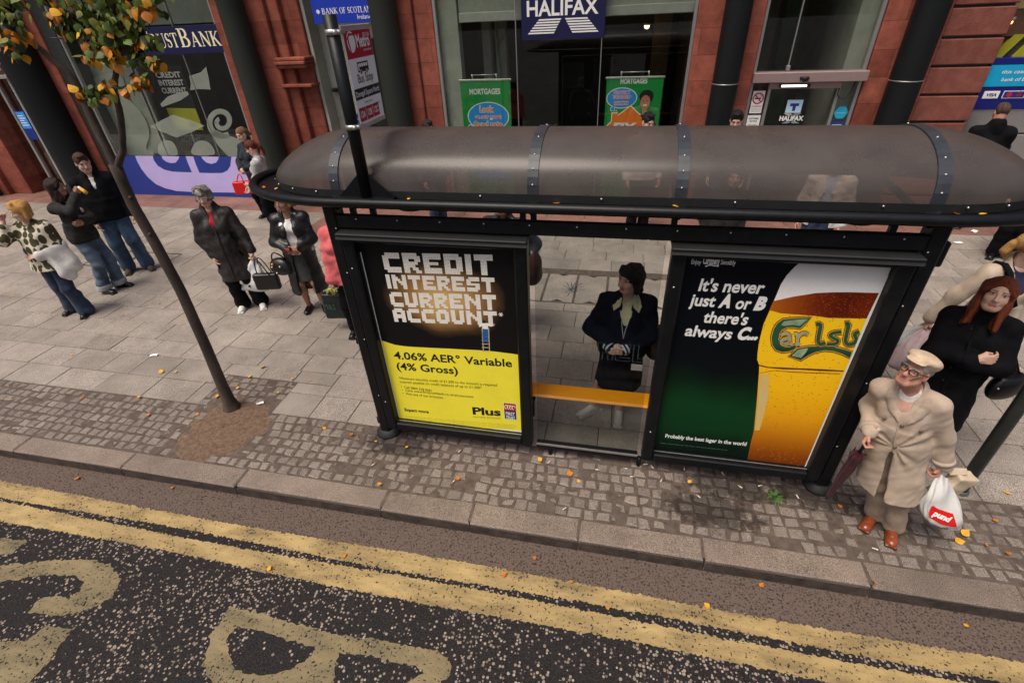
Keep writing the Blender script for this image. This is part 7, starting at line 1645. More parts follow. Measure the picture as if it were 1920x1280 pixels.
# flat cap
F = Field((-.16, -.17, -.06), (.16, .22, .2), .006); F.ell((0, -.012, .098), (.104, .122, .046), .0, R=rotm(0, 4)); F.ell((0, -.03, .078), (.094, .108, .055), .02); F.ell((0, .100, .086), (.066, .045, .011), .012, R=rotm(0, -14)); F.box((0, -.01, -.012), (.3, .3, .055), .004, 's'); F.wrinkle(.002, 40, 3); V, Q = F.mesh(1)
fast_obj("flat_cap", [(o.W(o.hc+V@o.Rh.T), Q, [CAPM], None)], o.root)
GLF = mat("black_spectacle_frame", (0.006, 0.006, 0.006), .25)
rim = lambda x: [(x+.025*math.cos(a), .108-.02*abs(x+.025*math.cos(a))/.06, .006+.019*math.sin(a)) for a in np.linspace(0, 6.283, 20)]
o.tubes("spectacles", [rim(-.032), rim(.032), [(-.008, .112, .012), (0, .114, .014), (.008, .112, .012)], [(-.057, .09, .014), (-.076, .05, .016), (-.08, -.01, .012)], [(.057, .09, .014), (.076, .05, .016), (.08, -.01, .012)]], .0035, GLF, 6)
hR, hL = o.W(o.hand[1][0]), o.W(o.hand[0][0])
# umbrella gripped in his right hand
UMB = cloth("maroon_umbrella_cloth", (0.045, 0.006, 0.012), (0.085, 0.012, 0.022), 20, bump=.4, bs=50)
top = hR+np.array([.01, -.01, .012]); tip = np.array([3.585, .68, .03]); ax = (tip-top)/np.linalg.norm(tip-top); ue = empty("umbrella", (tip[0], tip[1], 0), "furled dark maroon umbrella held point down by the elderly man", "umbrella")
m = MB(); m.tube([top, top+ax*.20], [.012, .012], BAGBLK, 10); m.tube([top-ax*.012, top+ax*.02], [.014, .015], BAGBLK, 10); m.build("handle", ue)
m = MB(); Lu = np.linalg.norm(tip-top); K = 20; P = [top+ax*(.15+(Lu-.19)*t/(K-1)) for t in range(K)]; R_ = [.012, .034, .040, .034, .030]+[.036-.022*(i/14) for i in range(15)]; sidev = np.cross(ax, [0, 1, 0]); sidev /= np.linalg.norm(sidev); upv = np.cross(sidev, ax)
V = [[P[i]+R_[i]*(1+.18*math.cos(8*a+i*.25))*(math.cos(a)*sidev+math.sin(a)*upv) for a in np.linspace(0, 6.283, 33)[:-1]] for i in range(K)]; m.grid(V, UMB, True, True)
for k in range(8):
    a = k*.785; q = P[2]+.036*(math.cos(a)*sidev+math.sin(a)*upv); m.add([q, q-ax*.05+.02*(math.cos(a)*sidev+math.sin(a)*upv), q+.025*(-math.sin(a)*sidev+math.cos(a)*upv)], [(0, 1, 2)], UMB)
m.build("canopy", ue); m = MB(); m.tube([P[-1], tip], [.010, .005], BAGBLK, 8); m.build("tip", ue)
# bags in his left hand
c = hL+np.array([.06, -.03, -.01])
bt = np.array([c[0]+.10, c[1]-.02, .27]); BAGRED = mat("red_bag_print", srgb(215, 25, 25), .45, var=.05)
def pr(e, pt):
    m = MB(); m.grid([[pt(t, a, 1.03)+[0, -.004, 0] for a in np.linspace(-2.35, -1.35, 10)] for t in np.linspace(.60, .84, 7)], BAGRED, True)
    o_ = pt(.72, -1.85, 1.03); u_ = pt(.72, -1.4, 1.03)-pt(.72, -2.3, 1.03); u_ /= np.linalg.norm(u_); w2 = pt(.62, -1.85, 1.03)-pt(.82, -1.85, 1.03); w2 -= u_*(w2@u_); w2 /= np.linalg.norm(w2); n_ = np.cross(u_, w2); n_ *= -1 if n_[1] > 0 else 1
    put_text(m, "pund", .055, -.055, .018, -.038, o_+n_*.014, u_, w2, WHITE, bold=.06); m.build("bag_print", e)
sack("carrier_bag", "white plastic carrier bag with a red printed patch held by the elderly man", c+[-.05, 0, .02], bt, .155, .065, PLASTW, rz=8, tilt=.07, patch=pr, seed=3)
PAPER = mat("brown_paper", (0.56, 0.45, 0.32), .8, var=.1, scale=10, bump=.2, bscale=30)
F = Field((c[0]-.05, c[1]-.1, c[2]-.34), (c[0]+.3, c[1]+.24, c[2]+.08), .008); F.box(c+[.10, .08, -.14], (.075, .045, .12), .0, R=rotm(15, 8, 14), rnd=.01); F.wrinkle(.005, 45, 9); V, Q = F.mesh(1)
e = empty("paper_bag", tuple(c+[.13, .07, -.27]), "folded brown paper bag held beside the white carrier bag", "bag"); fast_obj("bag_body", [(V, Q, [PAPER], None)], e)
m = MB(); q = c+np.array([.07, .065, -.012]); m.hexa([q+[-.055, -.03, 0], q+[.055, -.01, .0], q+[.055, .03, 0], q+[-.055, .02, 0], q+[-.035, -.005, .035], q+[.04, .005, .035], q+[.04, .012, .035], q+[-.035, .004, .035]], PAPER); m.build("folded_top", e)

# --- red-haired woman in black with folded arms
HRED = hairm("auburn", (0.085, 0.016, 0.006), (0.20, 0.045, 0.016))
o = Fig((4.36, 1.30), (-.42, -.91), 1.68, "red haired woman in black coat with folded arms behind the elderly man", hands=((.02, .205, 1.16, 0), (-.035, .225, 1.20, 0)), hint=((-1, -.2, -.6), (1, -.2, -.6)), head=(-6, 15, -3), near=True)
o.body(browc=(0.12, 0.045, 0.02), fingers=((.55, .4), (.55, .4)), hdir=((1, -.25, .15), (-1, -.3, .20)), pn=((0, -1, 0), (0, -1, 0)))
o.hair(HRED, 'long', .23, .0, 2); o.trousers(BLKCL, .02, .03); o.shoes(BAGBLK)
F = o.coat(BLKCL, .034, .46, 0, .03, .01, .03, .90, seed=3, hemr=(.235, .19), amp=.006); 
o.strip("front_edge", F, [(.02, 1.40), (.025, 1.1), (.025, .6)], .02, BLKCL, .006)
for z in (1.36, 1.05, .92): m = MB(); m.ball(o.W(o.surf(F, .045, z, .004)), .011, BAGBLK, 8, (1, .6, 1)); m.build("coat_button", o.root)
s0 = o.W(o.sh[0]+[.01, 0, .085]); e0 = o.W(o.L(-.33, -.06, .90)); F = Field(e0-[.22, .22, .25], e0+[.22, .22, .2], .009); F.ell(e0, (.15, .075, .13), 0, R=rotm(30)); F.cut_above(e0[2]+.1)
def ex(e):
    for dy in (-.02, .02): strap(e, bez(e0+[-.09, dy, .09], s0+[.06, -.10+dy, -.10], s0+[0, dy, 0])+bez(s0+[0, dy, 0], s0+[.06, .10+dy, -.10], e0+[.06, dy+.04, .09])[1:], .007, BAGBLK, "shoulder_strap")
    m = MB(); m.ball(e0+[-.10, -.09, .03], .008, RIVET, 8); m.build("clasp", e)
sdf_thing("handbag", F, BAGBLK, "large black shoulder bag hanging at the red haired woman's side", "bag", wr=(.006, 22, 4), extra=ex)

# --- blonde woman in a cream jacket with carrier bags
CREAMCL = cloth("cream_jacket", (0.42, 0.32, 0.235), (0.56, 0.45, 0.35), 4, bs=120); NAVYTOP = cloth("navy_top", (0.012, 0.016, 0.045), (0.02, 0.026, 0.06))
o = Fig((4.98, 2.10), (.10, -1), 1.70, "blonde ponytailed woman in cream jacket carrying plastic bags behind the red haired woman", hands=(None, (4.56, 2.15, .80)), hint=(None, (.6, -.6, -.1)), head=(62, 4, 4), near=True)
o.body(browc=(0.2, 0.12, 0.05), fingers=((.4, .5), (.9, .5)), hdir=(None, (.25, .0, -1)))
o.hair(hairm("blonde", (0.30, 0.15, 0.045), (0.50, 0.29, 0.10)), 'pony', .10, .0, 5); o.trousers(DENIMD); o.shoes(BAGBLK)
o.top(NAVYTOP, .018, 0, .9, .05); F = o.coat(CREAMCL, .030, .82, 0, .20, .075, .02, .98, seed=17, amp=.0055, hemr=(.2, .16))
for sg in (-1, 1): o.strip("lapel", F, [(sg*.085, 1.46), (sg*.075, 1.38), (sg*.035, 1.28)], [.03, .05, .03], CREAMCL, .008)
m = MB(); a = o.sh[1]+[-.045, 0, .0]; P = [a+[.02, -.12, -.10], a+[.012, -.05, .085], a+[.0, .02, .098], a+[-.005, .10, .06], a+[-.03, .165, -.06], a+[-.10, .19, -.2]]
m.tube(list(o.W(np.array(P))), .016*o.s, BLKCL, 8, sx=1.6); m.build("rucksack_strap", o.root)
hR = o.W(o.hand[1][0])
PINKB = mat("pinkish_carrier_plastic", (0.56, 0.36, 0.38), .4, col2=(0.68, 0.58, 0.58), scale=7, spec=.5, bump=.3, bscale=35)
for k, (dx, dy, M, lab) in enumerate(((-.03, -.06, PINKB, "pinkish translucent plastic carrier bag carried by the blonde woman"), (-.14, .08, PLASTG, "pale grey plastic carrier bag behind the pinkish one"))):
    sack("carrier_bag", lab, hR+np.array([0, 0, -.01]), hR+np.array([dx*1.4, dy*1.4, -.44]), .165, .11, M, rz=10-30*k, tilt=.03, seed=6+k)

# --- woman in a navy jacket waiting behind the shelter glass
YSH = cloth("cream_shirt", (0.55, 0.50, 0.30), (0.64, 0.59, 0.38)); TRAIN = mat("white_trainer_leather", (0.46, 0.43, 0.38), .5, var=.12, scale=20); LACE = mat("grey_shoe_lace", (0.12, 0.12, 0.12), .8); STRIPE = cloth("white_cuff_stripe", (0.5, 0.55, 0.62), (0.55, 0.6, 0.66))
o = Fig((1.93, 1.40), (-.05, -1), 1.63, "dark haired woman in navy jacket and cream collar behind the shelter glass", lean=(.02, -.08), feet=[(-.05, .03, 2), (.21, .02, -48)], hands=((-.035, .26, 1.02, 0), (.085, .26, 1.035, 0)), hint=((-1, -.4, -.45), (1, -.4, -.45)), head=(-40, 2, 0), near=True, girth=1.08)
o.body(bare_legs=True, browc=(0.015, 0.01, 0.01), fingers=((.55, .4), (.55, .4)), hdir=((.8, .35, -.1), (-.8, .4, -.15)), pn=((.1, -1, .1), (-.1, -1, .1)))
o.hair(hairm("black", (0.004, 0.004, 0.005), (0.014, 0.013, 0.015)), 'bob', .085, .006, 7); o.shoes(TRAIN, TRAIN)
for i in (0, 1):
    R = rotm(o.feet[i][2]); m = MB()
    for k in range(4): m.tube(list(o.W(np.array([o.ank[i]*[1, 1, 0]+R@np.array(p) for p in ((-.026, .045+.022*k, .084-.008*k), (0, .045+.022*k, .094-.009*k), (.026, .045+.022*k, .084-.008*k))]))), .004, LACE, 6)
    m.build("shoe_lace", o.root)
o.skirt(NAVYCL, 1.06, .46, (.175, .13), (.205, .165), name="skirt"); o.top(YSH, .014, 0, .98, .06)
F = o.coat(NAVYCL, .034, .86, 0, .22, .07, .02, .97, seed=31, amp=.007, hemr=(.21, .175), stand=False)
for sg in (-1, 1):
    m = MB(); P = [o.neck+p for p in ([sg*.045, .078, -.005], [sg*.085, .02, .022], [sg*.125, .075, -.055], [sg*.105, .118, -.105], [sg*.055, .118, -.055])]
    m.poly(list(o.W(np.array(P))), YSH, .008, tuple(o.Rz@np.array([0, .9, .4]))); m.build("shirt_collar", o.root)
    i = 1 if sg > 0 else 0; d_ = o.wr[i]-o.el[i]; d_ /= np.linalg.norm(d_)
    for k, M in ((0, STRIPE), (.016, NAVYCL), (.032, STRIPE)): m = MB(); a = o.wr[i]+d_*(-.032+k); m.tube(list(o.W(np.array([a, a+d_*.015]))), .056*o.s, M, 16); m.build("cuff_band", o.root)
m = MB(); m.tube(list(o.W(np.array([o.neck+[.05, .11, -.10], o.neck+[.015, .18, -.25], o.neck+[.0, .195, -.33]]))), .003, STRIPE, 6); m.tube(list(o.W(np.array([o.neck+[-.05, .11, -.10], o.neck+[-.01, .18, -.25], o.neck+[.0, .195, -.33]]))), .003, STRIPE, 6); m.build("lanyard", o.root)
m = MB(); p = o.W(o.L(-.15, .235, .86)); m.box(p[0]-.045, p[0]+.045, p[1]-.012, p[1]-.006, p[2]-.03, p[2]+.03, PLASTG, .002); m.build("name_badge", o.root)
e0 = o.W(o.L(-.30, -.05, .95)); F = Field(e0-[.2, .2, .25], e0+[.2, .2, .25], .01); F.ell(e0, (.10, .13, .16), 0); sdf_thing("handbag", F, BAGBLK, "black bag at the elbow of the woman behind the shelter glass", "bag", wr=(.006, 24, 2), extra=lambda e: strap(e, bez(e0+[-.02, -.05, .14], e0+[-.02, -.1, .40], o.W(o.sh[0]+[.0, 0, .09])), .012, BAGBLK, "shoulder_strap"))

# --- blonde woman on her phone
def spots_mat():
    M = bpy.data.materials.new("olive_oval_print"); M.use_nodes = True; n = M.node_tree.nodes; L = M.node_tree.links; p = n["Principled BSDF"]; p.inputs["Roughness"].default_value = .85
    tc = n.new("ShaderNodeTexCoord"); mp = n.new("ShaderNodeMapping"); mp.inputs["Scale"].default_value = (14, 14, 9); L.new(tc.outputs["Object"], mp.inputs[0])
    v = n.new("ShaderNodeTexVoronoi"); v.inputs["Scale"].default_value = 1; v.inputs["Randomness"].default_value = .3; L.new(mp.outputs[0], v.inputs["Vector"])
    r = n.new("ShaderNodeValToRGB"); r.color_ramp.elements[0].position = .53; r.color_ramp.elements[0].color = (0.05, 0.042, 0.014, 1); r.color_ramp.elements[1].position = .57; r.color_ramp.elements[1].color = (0.62, 0.56, 0.44, 1); L.new(v.outputs["Distance"], r.inputs[0]); L.new(r.outputs[0], p.inputs["Base Color"]); return M
o = Fig((-5.44, 2.30), (.25, -.97), 1.60, "blonde woman in olive patterned top talking on her phone at far left", lean=(.10, -.02), feet=[(-.13, .06, 15), (.14, -.06, -15)], hands=((-.13, .20, 1.04, 0), (.125, .15, 1.52, 0)), hint=((-.8, -1, -.1), (.15, 1, -.6)), head=(-26, -6, 0), girth=1.2, skin="pale")
o.body(browc=(0.3, 0.18, 0.07), bare_arms=True, fingers=((.4, .5), (.8, .5)), hdir=((.9, .5, 0), (-.2, -.1, 1)), pn=((0, -.6, -.8), (-1, .1, 0)))
F = o.field(.6, 1.7); o.arms(F, .050, .044, .034); o.obj("bare_arms", F, o.skin)
o.hair(hairm("golden", (0.42, 0.20, 0.05), (0.62, 0.36, 0.12)), 'bob', .08, .012, 8); o.trousers(DENIMD, .022, .045, 1.0, seed=9); o.shoes(BAGBLK, None, 'shoe')
o.top(spots_mat(), .035, .62, .80, .05, flare=.035, amp=.006, seed=12, name="patterned_top")
h = o.W(o.hand[1][0]); e = empty("mobile_phone", tuple(h), "small dark mobile phone at the blonde woman's ear", "phone"); m = MB(); R = o.Rz; ph = o.W(o.hc+o.Rh@np.array([.088, .03, -.01])); m.tube([ph+[0, 0, .05], ph-[0, 0, .05]], .02, BAGBLK, 8, sx=.5); m.build("phone_body", e)
wl_ = o.W((o.wr[0]+o.el[0])/2); F = Field(wl_-[.3, .3, .5], wl_+[.3, .3, .2], .011); a_, b_ = o.W(o.el[0]), o.W(o.wr[0]); F.cap(a_, b_, .07, .06, .03)
fw = o.Rz@np.array([-.45, .9, 0]); 
lf = o.Rz@np.array([-1, 0, 0])
for t in (.0, .25, .5, .75): q = a_+(b_-a_)*t; F.cap(q+[0, 0, .02]+lf*.03, q+lf*.085+[.02*t, -.01, -.30+.05*math.sin(9*t)], .05, .055, .035)
for t in (.2, .6): q = a_+(b_-a_)*t; F.cap(q-lf*.02, q-lf*.03+[0, 0, -.16], .045, .035, .03)
F.wrinkle(.009, 34, 4); V, Q = F.mesh(1); e = empty("cardigan", tuple(wl_-[0, 0, .35]), "white cardigan draped over the blonde woman's forearm", "cardigan"); fast_obj("knitted_cloth", [(V, Q, [WHITECL], None)], e)

# --- dark-haired woman holding a drink to her mouth
GREYJ = cloth("charcoal_jacket", (0.012, 0.012, 0.012), (0.03, 0.029, 0.028), 7, sheen=0)
o = Fig((-5.55, 2.98), (.93, .12), 1.66, "dark haired woman in charcoal jacket eating beside the man in black", lean=(-.06, .0), feet=[(-.10, .05, 6), (.10, -.03, -18)], hands=((.10, .20, 1.16, 0), (.03, .235, 1.52, 0)), hint=((-1, -.2, -.6), (1, .1, -.9)), head=(14, 2, 0), skin="tan")
o.body(browc=(0.02, 0.012, 0.01), fingers=((.5, .5), (.95, .4)), hdir=((1, .2, .1), (-.5, .5, .8)), pn=((0, -1, 0), (-.3, -1, 0)))
o.hair(hairm("dark_brown", (0.010, 0.006, 0.005), (0.035, 0.018, 0.014)), 'long', .17, .01, 9); o.trousers(DENIML, .02, .03, .92, seed=6, cuff=CUFFM); o.shoes(BAGBLK)
o.top(WHITECL, .014, 0, .9, .06); o.coat(GREYJ, .032, .84, 0, .14, .045, .01, .97, seed=44, amp=.008, hemr=(.19, .15))
h = o.W(o.hand[1][0]+np.array([-.02, .04, .01])); e = empty("drink_carton", tuple(h), "small yellow snack wrapper held at the dark haired woman's mouth", "snack"); m = MB(); YW = mat("yellow_wrapper", (0.62, 0.33, 0.03), .5, var=.2, scale=30); dd = o.Rz@np.array([.25, .8, -.5]); m.tube([h-dd*.02, h+dd*.08], [.022, .026], YW, 10); m.tube([h-dd*.05, h-dd*.02], [.018, .022], WHITE, 10); m.build("wrapper", e)

# --- man in a black jacket and jeans
o = Fig((-5.72, 3.62), (.72, -.69), 1.83, "tall man with short brown hair in black jacket and blue jeans beside the tree", lean=(-.04, 0), feet=[(-.12, .04, 14), (.13, -.03, -10)], hands=((-.24, .06, .86, 0), (.22, .10, .86, 0)), head=(14, -12, 4), sex='m', skin="pale")
o.body(browc=(0.06, 0.03, 0.018), fingers=((.5, .5), (.5, .5))); o.hair(hairm("brown", (0.03, 0.014, 0.007), (0.08, 0.038, 0.018)), 'short', .1, .0, 3); o.trousers(DENIM, .028, .025, .98, seed=4); o.shoes(mat("brown_suede", (0.045, 0.028, 0.018), .8, var=.2), SOLE)
o.top(WHITECL, .016, 0, .95, .03); o.coat(BLKCL, .045, .84, 0, .15, .045, .01, .98, seed=13, collar=.02, hemr=(.205, .16), cr=(.068, .058, .05))

# --- grey-haired woman in a dark parka
PARKA = mat("dark_brown_parka", (0.009, 0.007, 0.007), .55, col2=(0.024, 0.019, 0.018), scale=9, bump=.35, bscale=40, spec=.4); REDT = cloth("red_jumper", (0.30, 0.010, 0.018), (0.40, 0.02, 0.03)); WSHOE = mat("white_canvas", (0.66, 0.64, 0.6), .6)
o = Fig((-3.03, 2.80), (.50, -.87), 1.68, "grey haired woman in dark parka over a red jumper holding bags", lean=(-.07, -.03), feet=[(-.12, .02, 10), (.12, 0, -12)], hands=((-2.74, 2.82, .80), (.235, .05, .87, 0)), hint=((-.6, -.8, -.2), (.9, -.7, -.2)), head=(-4, -8, 8), girth=1.06)
o.body(browc=(0.12, 0.1, 0.09), fingers=((.9, .5), (.4, .5)), hdir=((0, .1, -1), None), old=.5); o.hair(mat("hair_salt_pepper", (0.035, 0.032, 0.030), .6, col2=(0.22, 0.205, 0.19), scale=30, stretch=(2, 2, .6), bump=.7, bscale=50), 'curly', .045, .003, 6); o.trousers(BLKCL, .022, .035, 1.0, seed=8); o.shoes(WSHOE)
o.top(REDT, .016, 0, .9, .0); F = o.coat(PARKA, .040, .50, 0, .17, .05, .03, .98, seed=27, amp=.009, hemr=(.215, .185), cr=(.064, .056, .05))
o.strip("zip_placket", F, [(.01+o.L(0, 0, 1.2)[0], 1.27), (.015+o.L(0, 0, .9)[0], .9), (.02+o.L(0, 0, .6)[0], .56)], .028, PARKA, .008)
m = MB(); c_ = o.neck+[0, -.03, -.01]; m.tube(list(o.W(np.array([c_+[.095*math.cos(a), .09*math.sin(a), .03*math.sin(a*1)-.02*abs(math.sin(a))] for a in np.linspace(-3.9, .76, 14)]))), .034*o.s, PARKA, 10); m.build("hood", o.root)
rim = lambda x: [(x+.024*math.cos(a), .106, .005+.017*math.sin(a)) for a in np.linspace(0, 6.283, 16)]
o.tubes("spectacles", [rim(-.032), rim(.032)], .0022, STEEL, 6)
hL = o.W(o.hand[0][0])
c = hL+np.array([.12, -.05, -.33]); F = Field(c-[.25, .2, .22], c+[.25, .2, .22], .009); F.box(c, (.16, .045, .115), 0, R=rotm(14), rnd=.03); 
sdf_thing("handbag", F, BAGBLK, "square black handbag held in front of the white carrier bag", "bag", wr=(.003, 20, 3), extra=lambda e: [strap(e, bez(c+[-.09, dy, .10], hL+[-.0, dy, .18], c+[.09, dy, .10], 12), .007, BAGBLK) for dy in (-.03, .03)])
c2b = hL+np.array([-.13, -.03, -.50])
def pr(e, pt):
    for (t, a, r) in ((.55, -1.9, .018), (.62, -1.5, .014), (.7, -2.1, .013), (.8, -1.75, .02), (.66, -1.2, .012)): m = MB(); m.ball(pt(t, a, 1.0), r, BLACKP, 10, (1, .3, 1)); m.build("printed_spot", e)
sack("carrier_bag", "white carrier bag with dark spots hanging behind the black handbag", hL-[0, 0, .02], c2b, .18, .07, PLASTW, rz=12, tilt=.02, patch=pr, seed=9)

# --- woman in a white blouse and long black leather coat
WBL = cloth("white_blouse", (0.66, 0.64, 0.62), (0.76, 0.74, 0.72), 20); GSK = cloth("grey_tweed", (0.035, 0.036, 0.037), (0.075, 0.077, 0.078), 60)
o = Fig((-2.09, 2.86), (.38, -.92), 1.64, "woman in white blouse and open black leather coat under the roof's left end", lean=(.03, -.05), feet=[(-.11, .02, 14), (.10, 0, -8)], hands=((-.025, .235, 1.04, 0), (.06, .235, 1.02, 0)), hint=((-1, -.6, -.4), (1, -.6, -.4)), head=(-28, -4, 0), skin="tan")
o.body(browc=(0.1, 0.05, 0.02), fingers=((.7, .4), (.7, .4)), hdir=((.8, .4, -.1), (-.8, .4, -.1)), pn=((.1, -1, 0), (-.1, -1, 0))); F = o.field(.03, .75); o.legs(F, .075, .056, .036); o.obj("bare_legs", F, o.skin)
o.hair(hairm("ginger_blonde", (0.20, 0.075, 0.02), (0.38, 0.17, 0.05)), 'bob', .06, .008, 3); o.shoes(BAGBLK, None, 'heel'); o.skirt(GSK, 1.02, .52, (.165, .125), (.17, .145)); o.top(WBL, .02, 0, .93, .12, flare=.01, amp=.006)
F = o.coat(LEATH, .036, .34, .085, .24, .06, .05, .97, seed=19, amp=.0045, hemr=(.25, .21), opentop=1.30)
h = o.W(o.hand[0][0]+[.0, .03, .03]); e = empty("purse", tuple(h), "small dark purse held in the white bloused woman's hands", "purse"); m = MB(); m.box(h[0]-.05, h[0]+.04, h[1]-.03, h[1]+.02, h[2]-.01, h[2]+.03, BAGBLK, .01); m.build("purse_body", e); m = MB(); m.box(h[0]-.02, h[0]+.035, h[1]-.034, h[1]-.03, h[2]-.004, h[2]+.022, REDP); m.build("purse_flap", e)
e0 = o.W(o.L(.27, .05, .76)); F = Field(e0-[.22, .2, .22], e0+[.22, .2, .22], .01); F.ell(e0, (.14, .08, .11), 0); F.ell(e0+[0, 0, -.03], (.15, .085, .08), .05)
def ex(e):
    strap(e, bez(e0+[-.10, 0, .07], o.W(o.el[1]+[.02, .05, .0])+[-.03, -.05, .0], e0+[.10, .02, .07], 12), .009, BAGBLK); m = MB()
    for dx, dz, M in ((-.06, .02, RIVET), (.05, .03, RIVET), (-.02, -.06, RIVET)): m.ball(e0+[dx, -.085, dz], .012, M, 8)
    m.ball(e0+[-.05, -.08, .055], .018, mat("orange_charm", (0.6, 0.2, .02), .5), 8); m.build("buckle", e)
sdf_thing("handbag", F, BAGBLK, "slouchy black handbag with metal studs at the white bloused woman's arm", "bag", wr=(.007, 26, 5), extra=ex)

# --- person in a pink jacket mostly hidden by the shelter
PINKC = cloth("coral_pink_jacket", (0.62, 0.10, 0.12), (0.74, 0.17, 0.17), 6)
o = Fig((-1.17, 2.40), (.2, -.98), 1.66, "person in coral pink jacket partly hidden behind the shelter's left post", hands=(None, (-1.31, 2.25, .80)), head=(10, 0, 0))
o.body(browc=(.02, .015, .01), fingers=((.4, .5), (.9, .5)), hdir=(None, (0, 0, -1))); o.hair(hairm("dark_brown", (0, 0, 0), (0, 0, 0)), 'bob', .08, .0, 2); o.trousers(BLKCL); o.shoes(BAGBLK); o.top(BLKCL, .016, 0, .9, .04); o.coat(PINKC, .034, .78, 0, .2, .06, .02, .97, seed=5, amp=.010, hemr=(.2, .165))
hR = o.W(o.hand[1][0]); GBAG = mat("dark_green_bag", (0.004, 0.014, 0.012), .4, var=.3, scale=10); LIME = mat("lime_handle", (0.55, 0.60, 0.03), .5)
c = at_z(636, 572, .36); F = Field(c-[.26, .2, .24], c+[.26, .2, .24], .009); F.box(c, (.185, .05, .17), 0, R=rotm(6), rnd=.02)
def ex(e):
    for dx in (-.05, .05): strap(e, bez(c+[dx-.05, -.03, .165], hR+[dx*.6, -.01, .03], c+[dx+.03, -.03, .165], 10), .012, LIME)
    m = MB(); put_text(m, "M&S", -.165, -.005, -.02, .075, (c[0], c[1]-.080, c[2]), X_, Z_, mat("dull_green_print", (0.05, 0.085, 0.07), .5), bold=-.004); m.build("bag_lettering", e)
sdf_thing("shopping_bag", F, GBAG, "dark green shopping bag with lime handles below the pink sleeve", "bag", wr=(.003, 22, 7), extra=ex)

# --- two women by the bank window
DNAVY = cloth("dark_navy_coat", (0.008, 0.012, 0.020), (0.018, 0.024, 0.034), 8)
o = Fig((-5.02, 6.10), (-.20, -.98), 1.68, "fair haired woman in dark coat with red handbag by the bank window", hands=((-.06, .24, 1.05, 0), (.10, .22, 1.03, 0)), hint=((-1, -.5, -.4), (1, -.5, -.4)), head=(-6, -14, 0), near=False)
o.body(browc=(.2, .12, .06), fingers=((.7, .5), (.7, .5)), hdir=((.7, .5, -.4), (-.7, .5, -.4)), pn=((0, -1, 0), (0, -1, 0))); o.hair(hairm("light_brown", (0.12, 0.06, 0.03), (0.26, 0.14, 0.07)), 'pony', .06, .0, 4); o.trousers(BLKCL, .02, .02); o.shoes(BAGBLK); o.coat(DNAVY, .034, .72, 0, .03, .01, .02, .97, seed=6, collar=.06, hemr=(.2, .165))
h = o.W(o.hand[1][0]+[0, .04, -.05]); c = h+np.array([.0, -.05, -.22]); F = Field(c-[.24, .2, .2], c+[.24, .2, .2], .011); F.box(c, (.165, .05, .115), 0, R=rotm(20), rnd=.02); REDB = mat("bright_red_leather", (0.62, 0.008, 0.010), .4, var=.1)
sdf_thing("handbag", F, REDB, "bright red handbag held by the woman at the bank window", "bag", extra=lambda e: strap(e, bez(c+[-.07, -.03, .11], h+[0, 0, .15], c+[.07, -.03, .11], 10), .010, REDB))
o = Fig((-4.30, 5.35), (-.85, -.25), 1.62, "red haired woman in pale grey top with her back half turned", hands=((-.06, .25, 1.0, 0), (-4.55, 5.20, .80)), head=(6, -22, 0))
o.body(browc=(.1, .04, .02), fingers=((.5, .5), (.4, .5))); F = o.field(.6, 1.6); o.arms(F, .046, .040, .031); o.obj("bare_arms", F, o.skin)
o.hair(hairm("dark_red", (0.055, 0.010, 0.006), (0.14, 0.028, 0.015)), 'pony', .20, .006, 5); o.trousers(BLKCL); o.shoes(BAGBLK); o.top(cloth("pale_grey_knit", (0.34, 0.34, 0.33), (0.44, 0.44, 0.43)), .022, .5, .86, .0, flare=.01)
m = MB(); a = o.sh[0]+[.05, 0, .075]; m.tube(list(o.W(np.array([a+[0, -.10, -.10], a+[0, -.05, -.01], a, a+[0, .06, -.05]]))), .012, WHITECL, 8, sx=1.8); m.build("bag_strap", o.root)

# --- man at the cash machine, seen from behind
o = Fig((7.10, 6.78), (.18, .98), 1.84, "man in black jacket with cropped hair using the cash machine", hands=((-.08, .30, 1.12, 0), (.10, .30, 1.12, 0)), head=(6, -16, 0), sex='m', skin="ruddy", girth=1.08)
o.body(browc=(.03, .02, .015)); o.hair(mat("hair_cropped_brown", (0.035, 0.018, 0.012), .7, col2=(0.08, 0.045, 0.03), scale=60, bump=.4, bscale=120), 'crop', .1, -.004, 4); o.trousers(BLKCL); o.shoes(BAGBLK); o.coat(BLKCL, .045, .84, 0, .03, .01, .01, .97, seed=14, collar=.03, hemr=(.215, .175), cr=(.07, .06, .05))

# --- heads showing over and under the roof
LBLUE = cloth("pale_blue_shirt", (0.34, 0.42, 0.62), (0.42, 0.5, 0.68)); WJ = cloth("off_white_jacket", (0.52, 0.50, 0.46), (0.64, 0.62, 0.58))
o = Fig((3.42, 6.22), (-.2, -.98), 1.87, "dark haired man whose face shows above the roof before the door", head=(0, -18, 0), sex='m', skin="pale"); o.body(browc=(.01, .008, .008)); o.hair(hairm("black", (0, 0, 0), (0, 0, 0)), 'short', .1, .004, 2); o.trousers(DENIMD); o.shoes(BAGBLK); o.coat(GREYJ, .035, .84, 0, .12, .04, .01, .97, seed=2, hemr=(.2, .16))
o = Fig((2.13, 6.05), (.3, -.95), 1.88, "man with black hair passing in front of the orange house banner", head=(10, -14, 0), sex='m', skin="pale"); o.body(browc=(.01, .008, .008)); o.hair(hairm("black", (0, 0, 0), (0, 0, 0)), 'short', .1, .0, 3); o.trousers(BLKCL); o.shoes(BAGBLK); o.top(WHITECL, .016, 0, .95, .03); o.coat(WJ, .035, .84, 0, .16, .05, .01, .97, seed=3, hemr=(.2, .16))
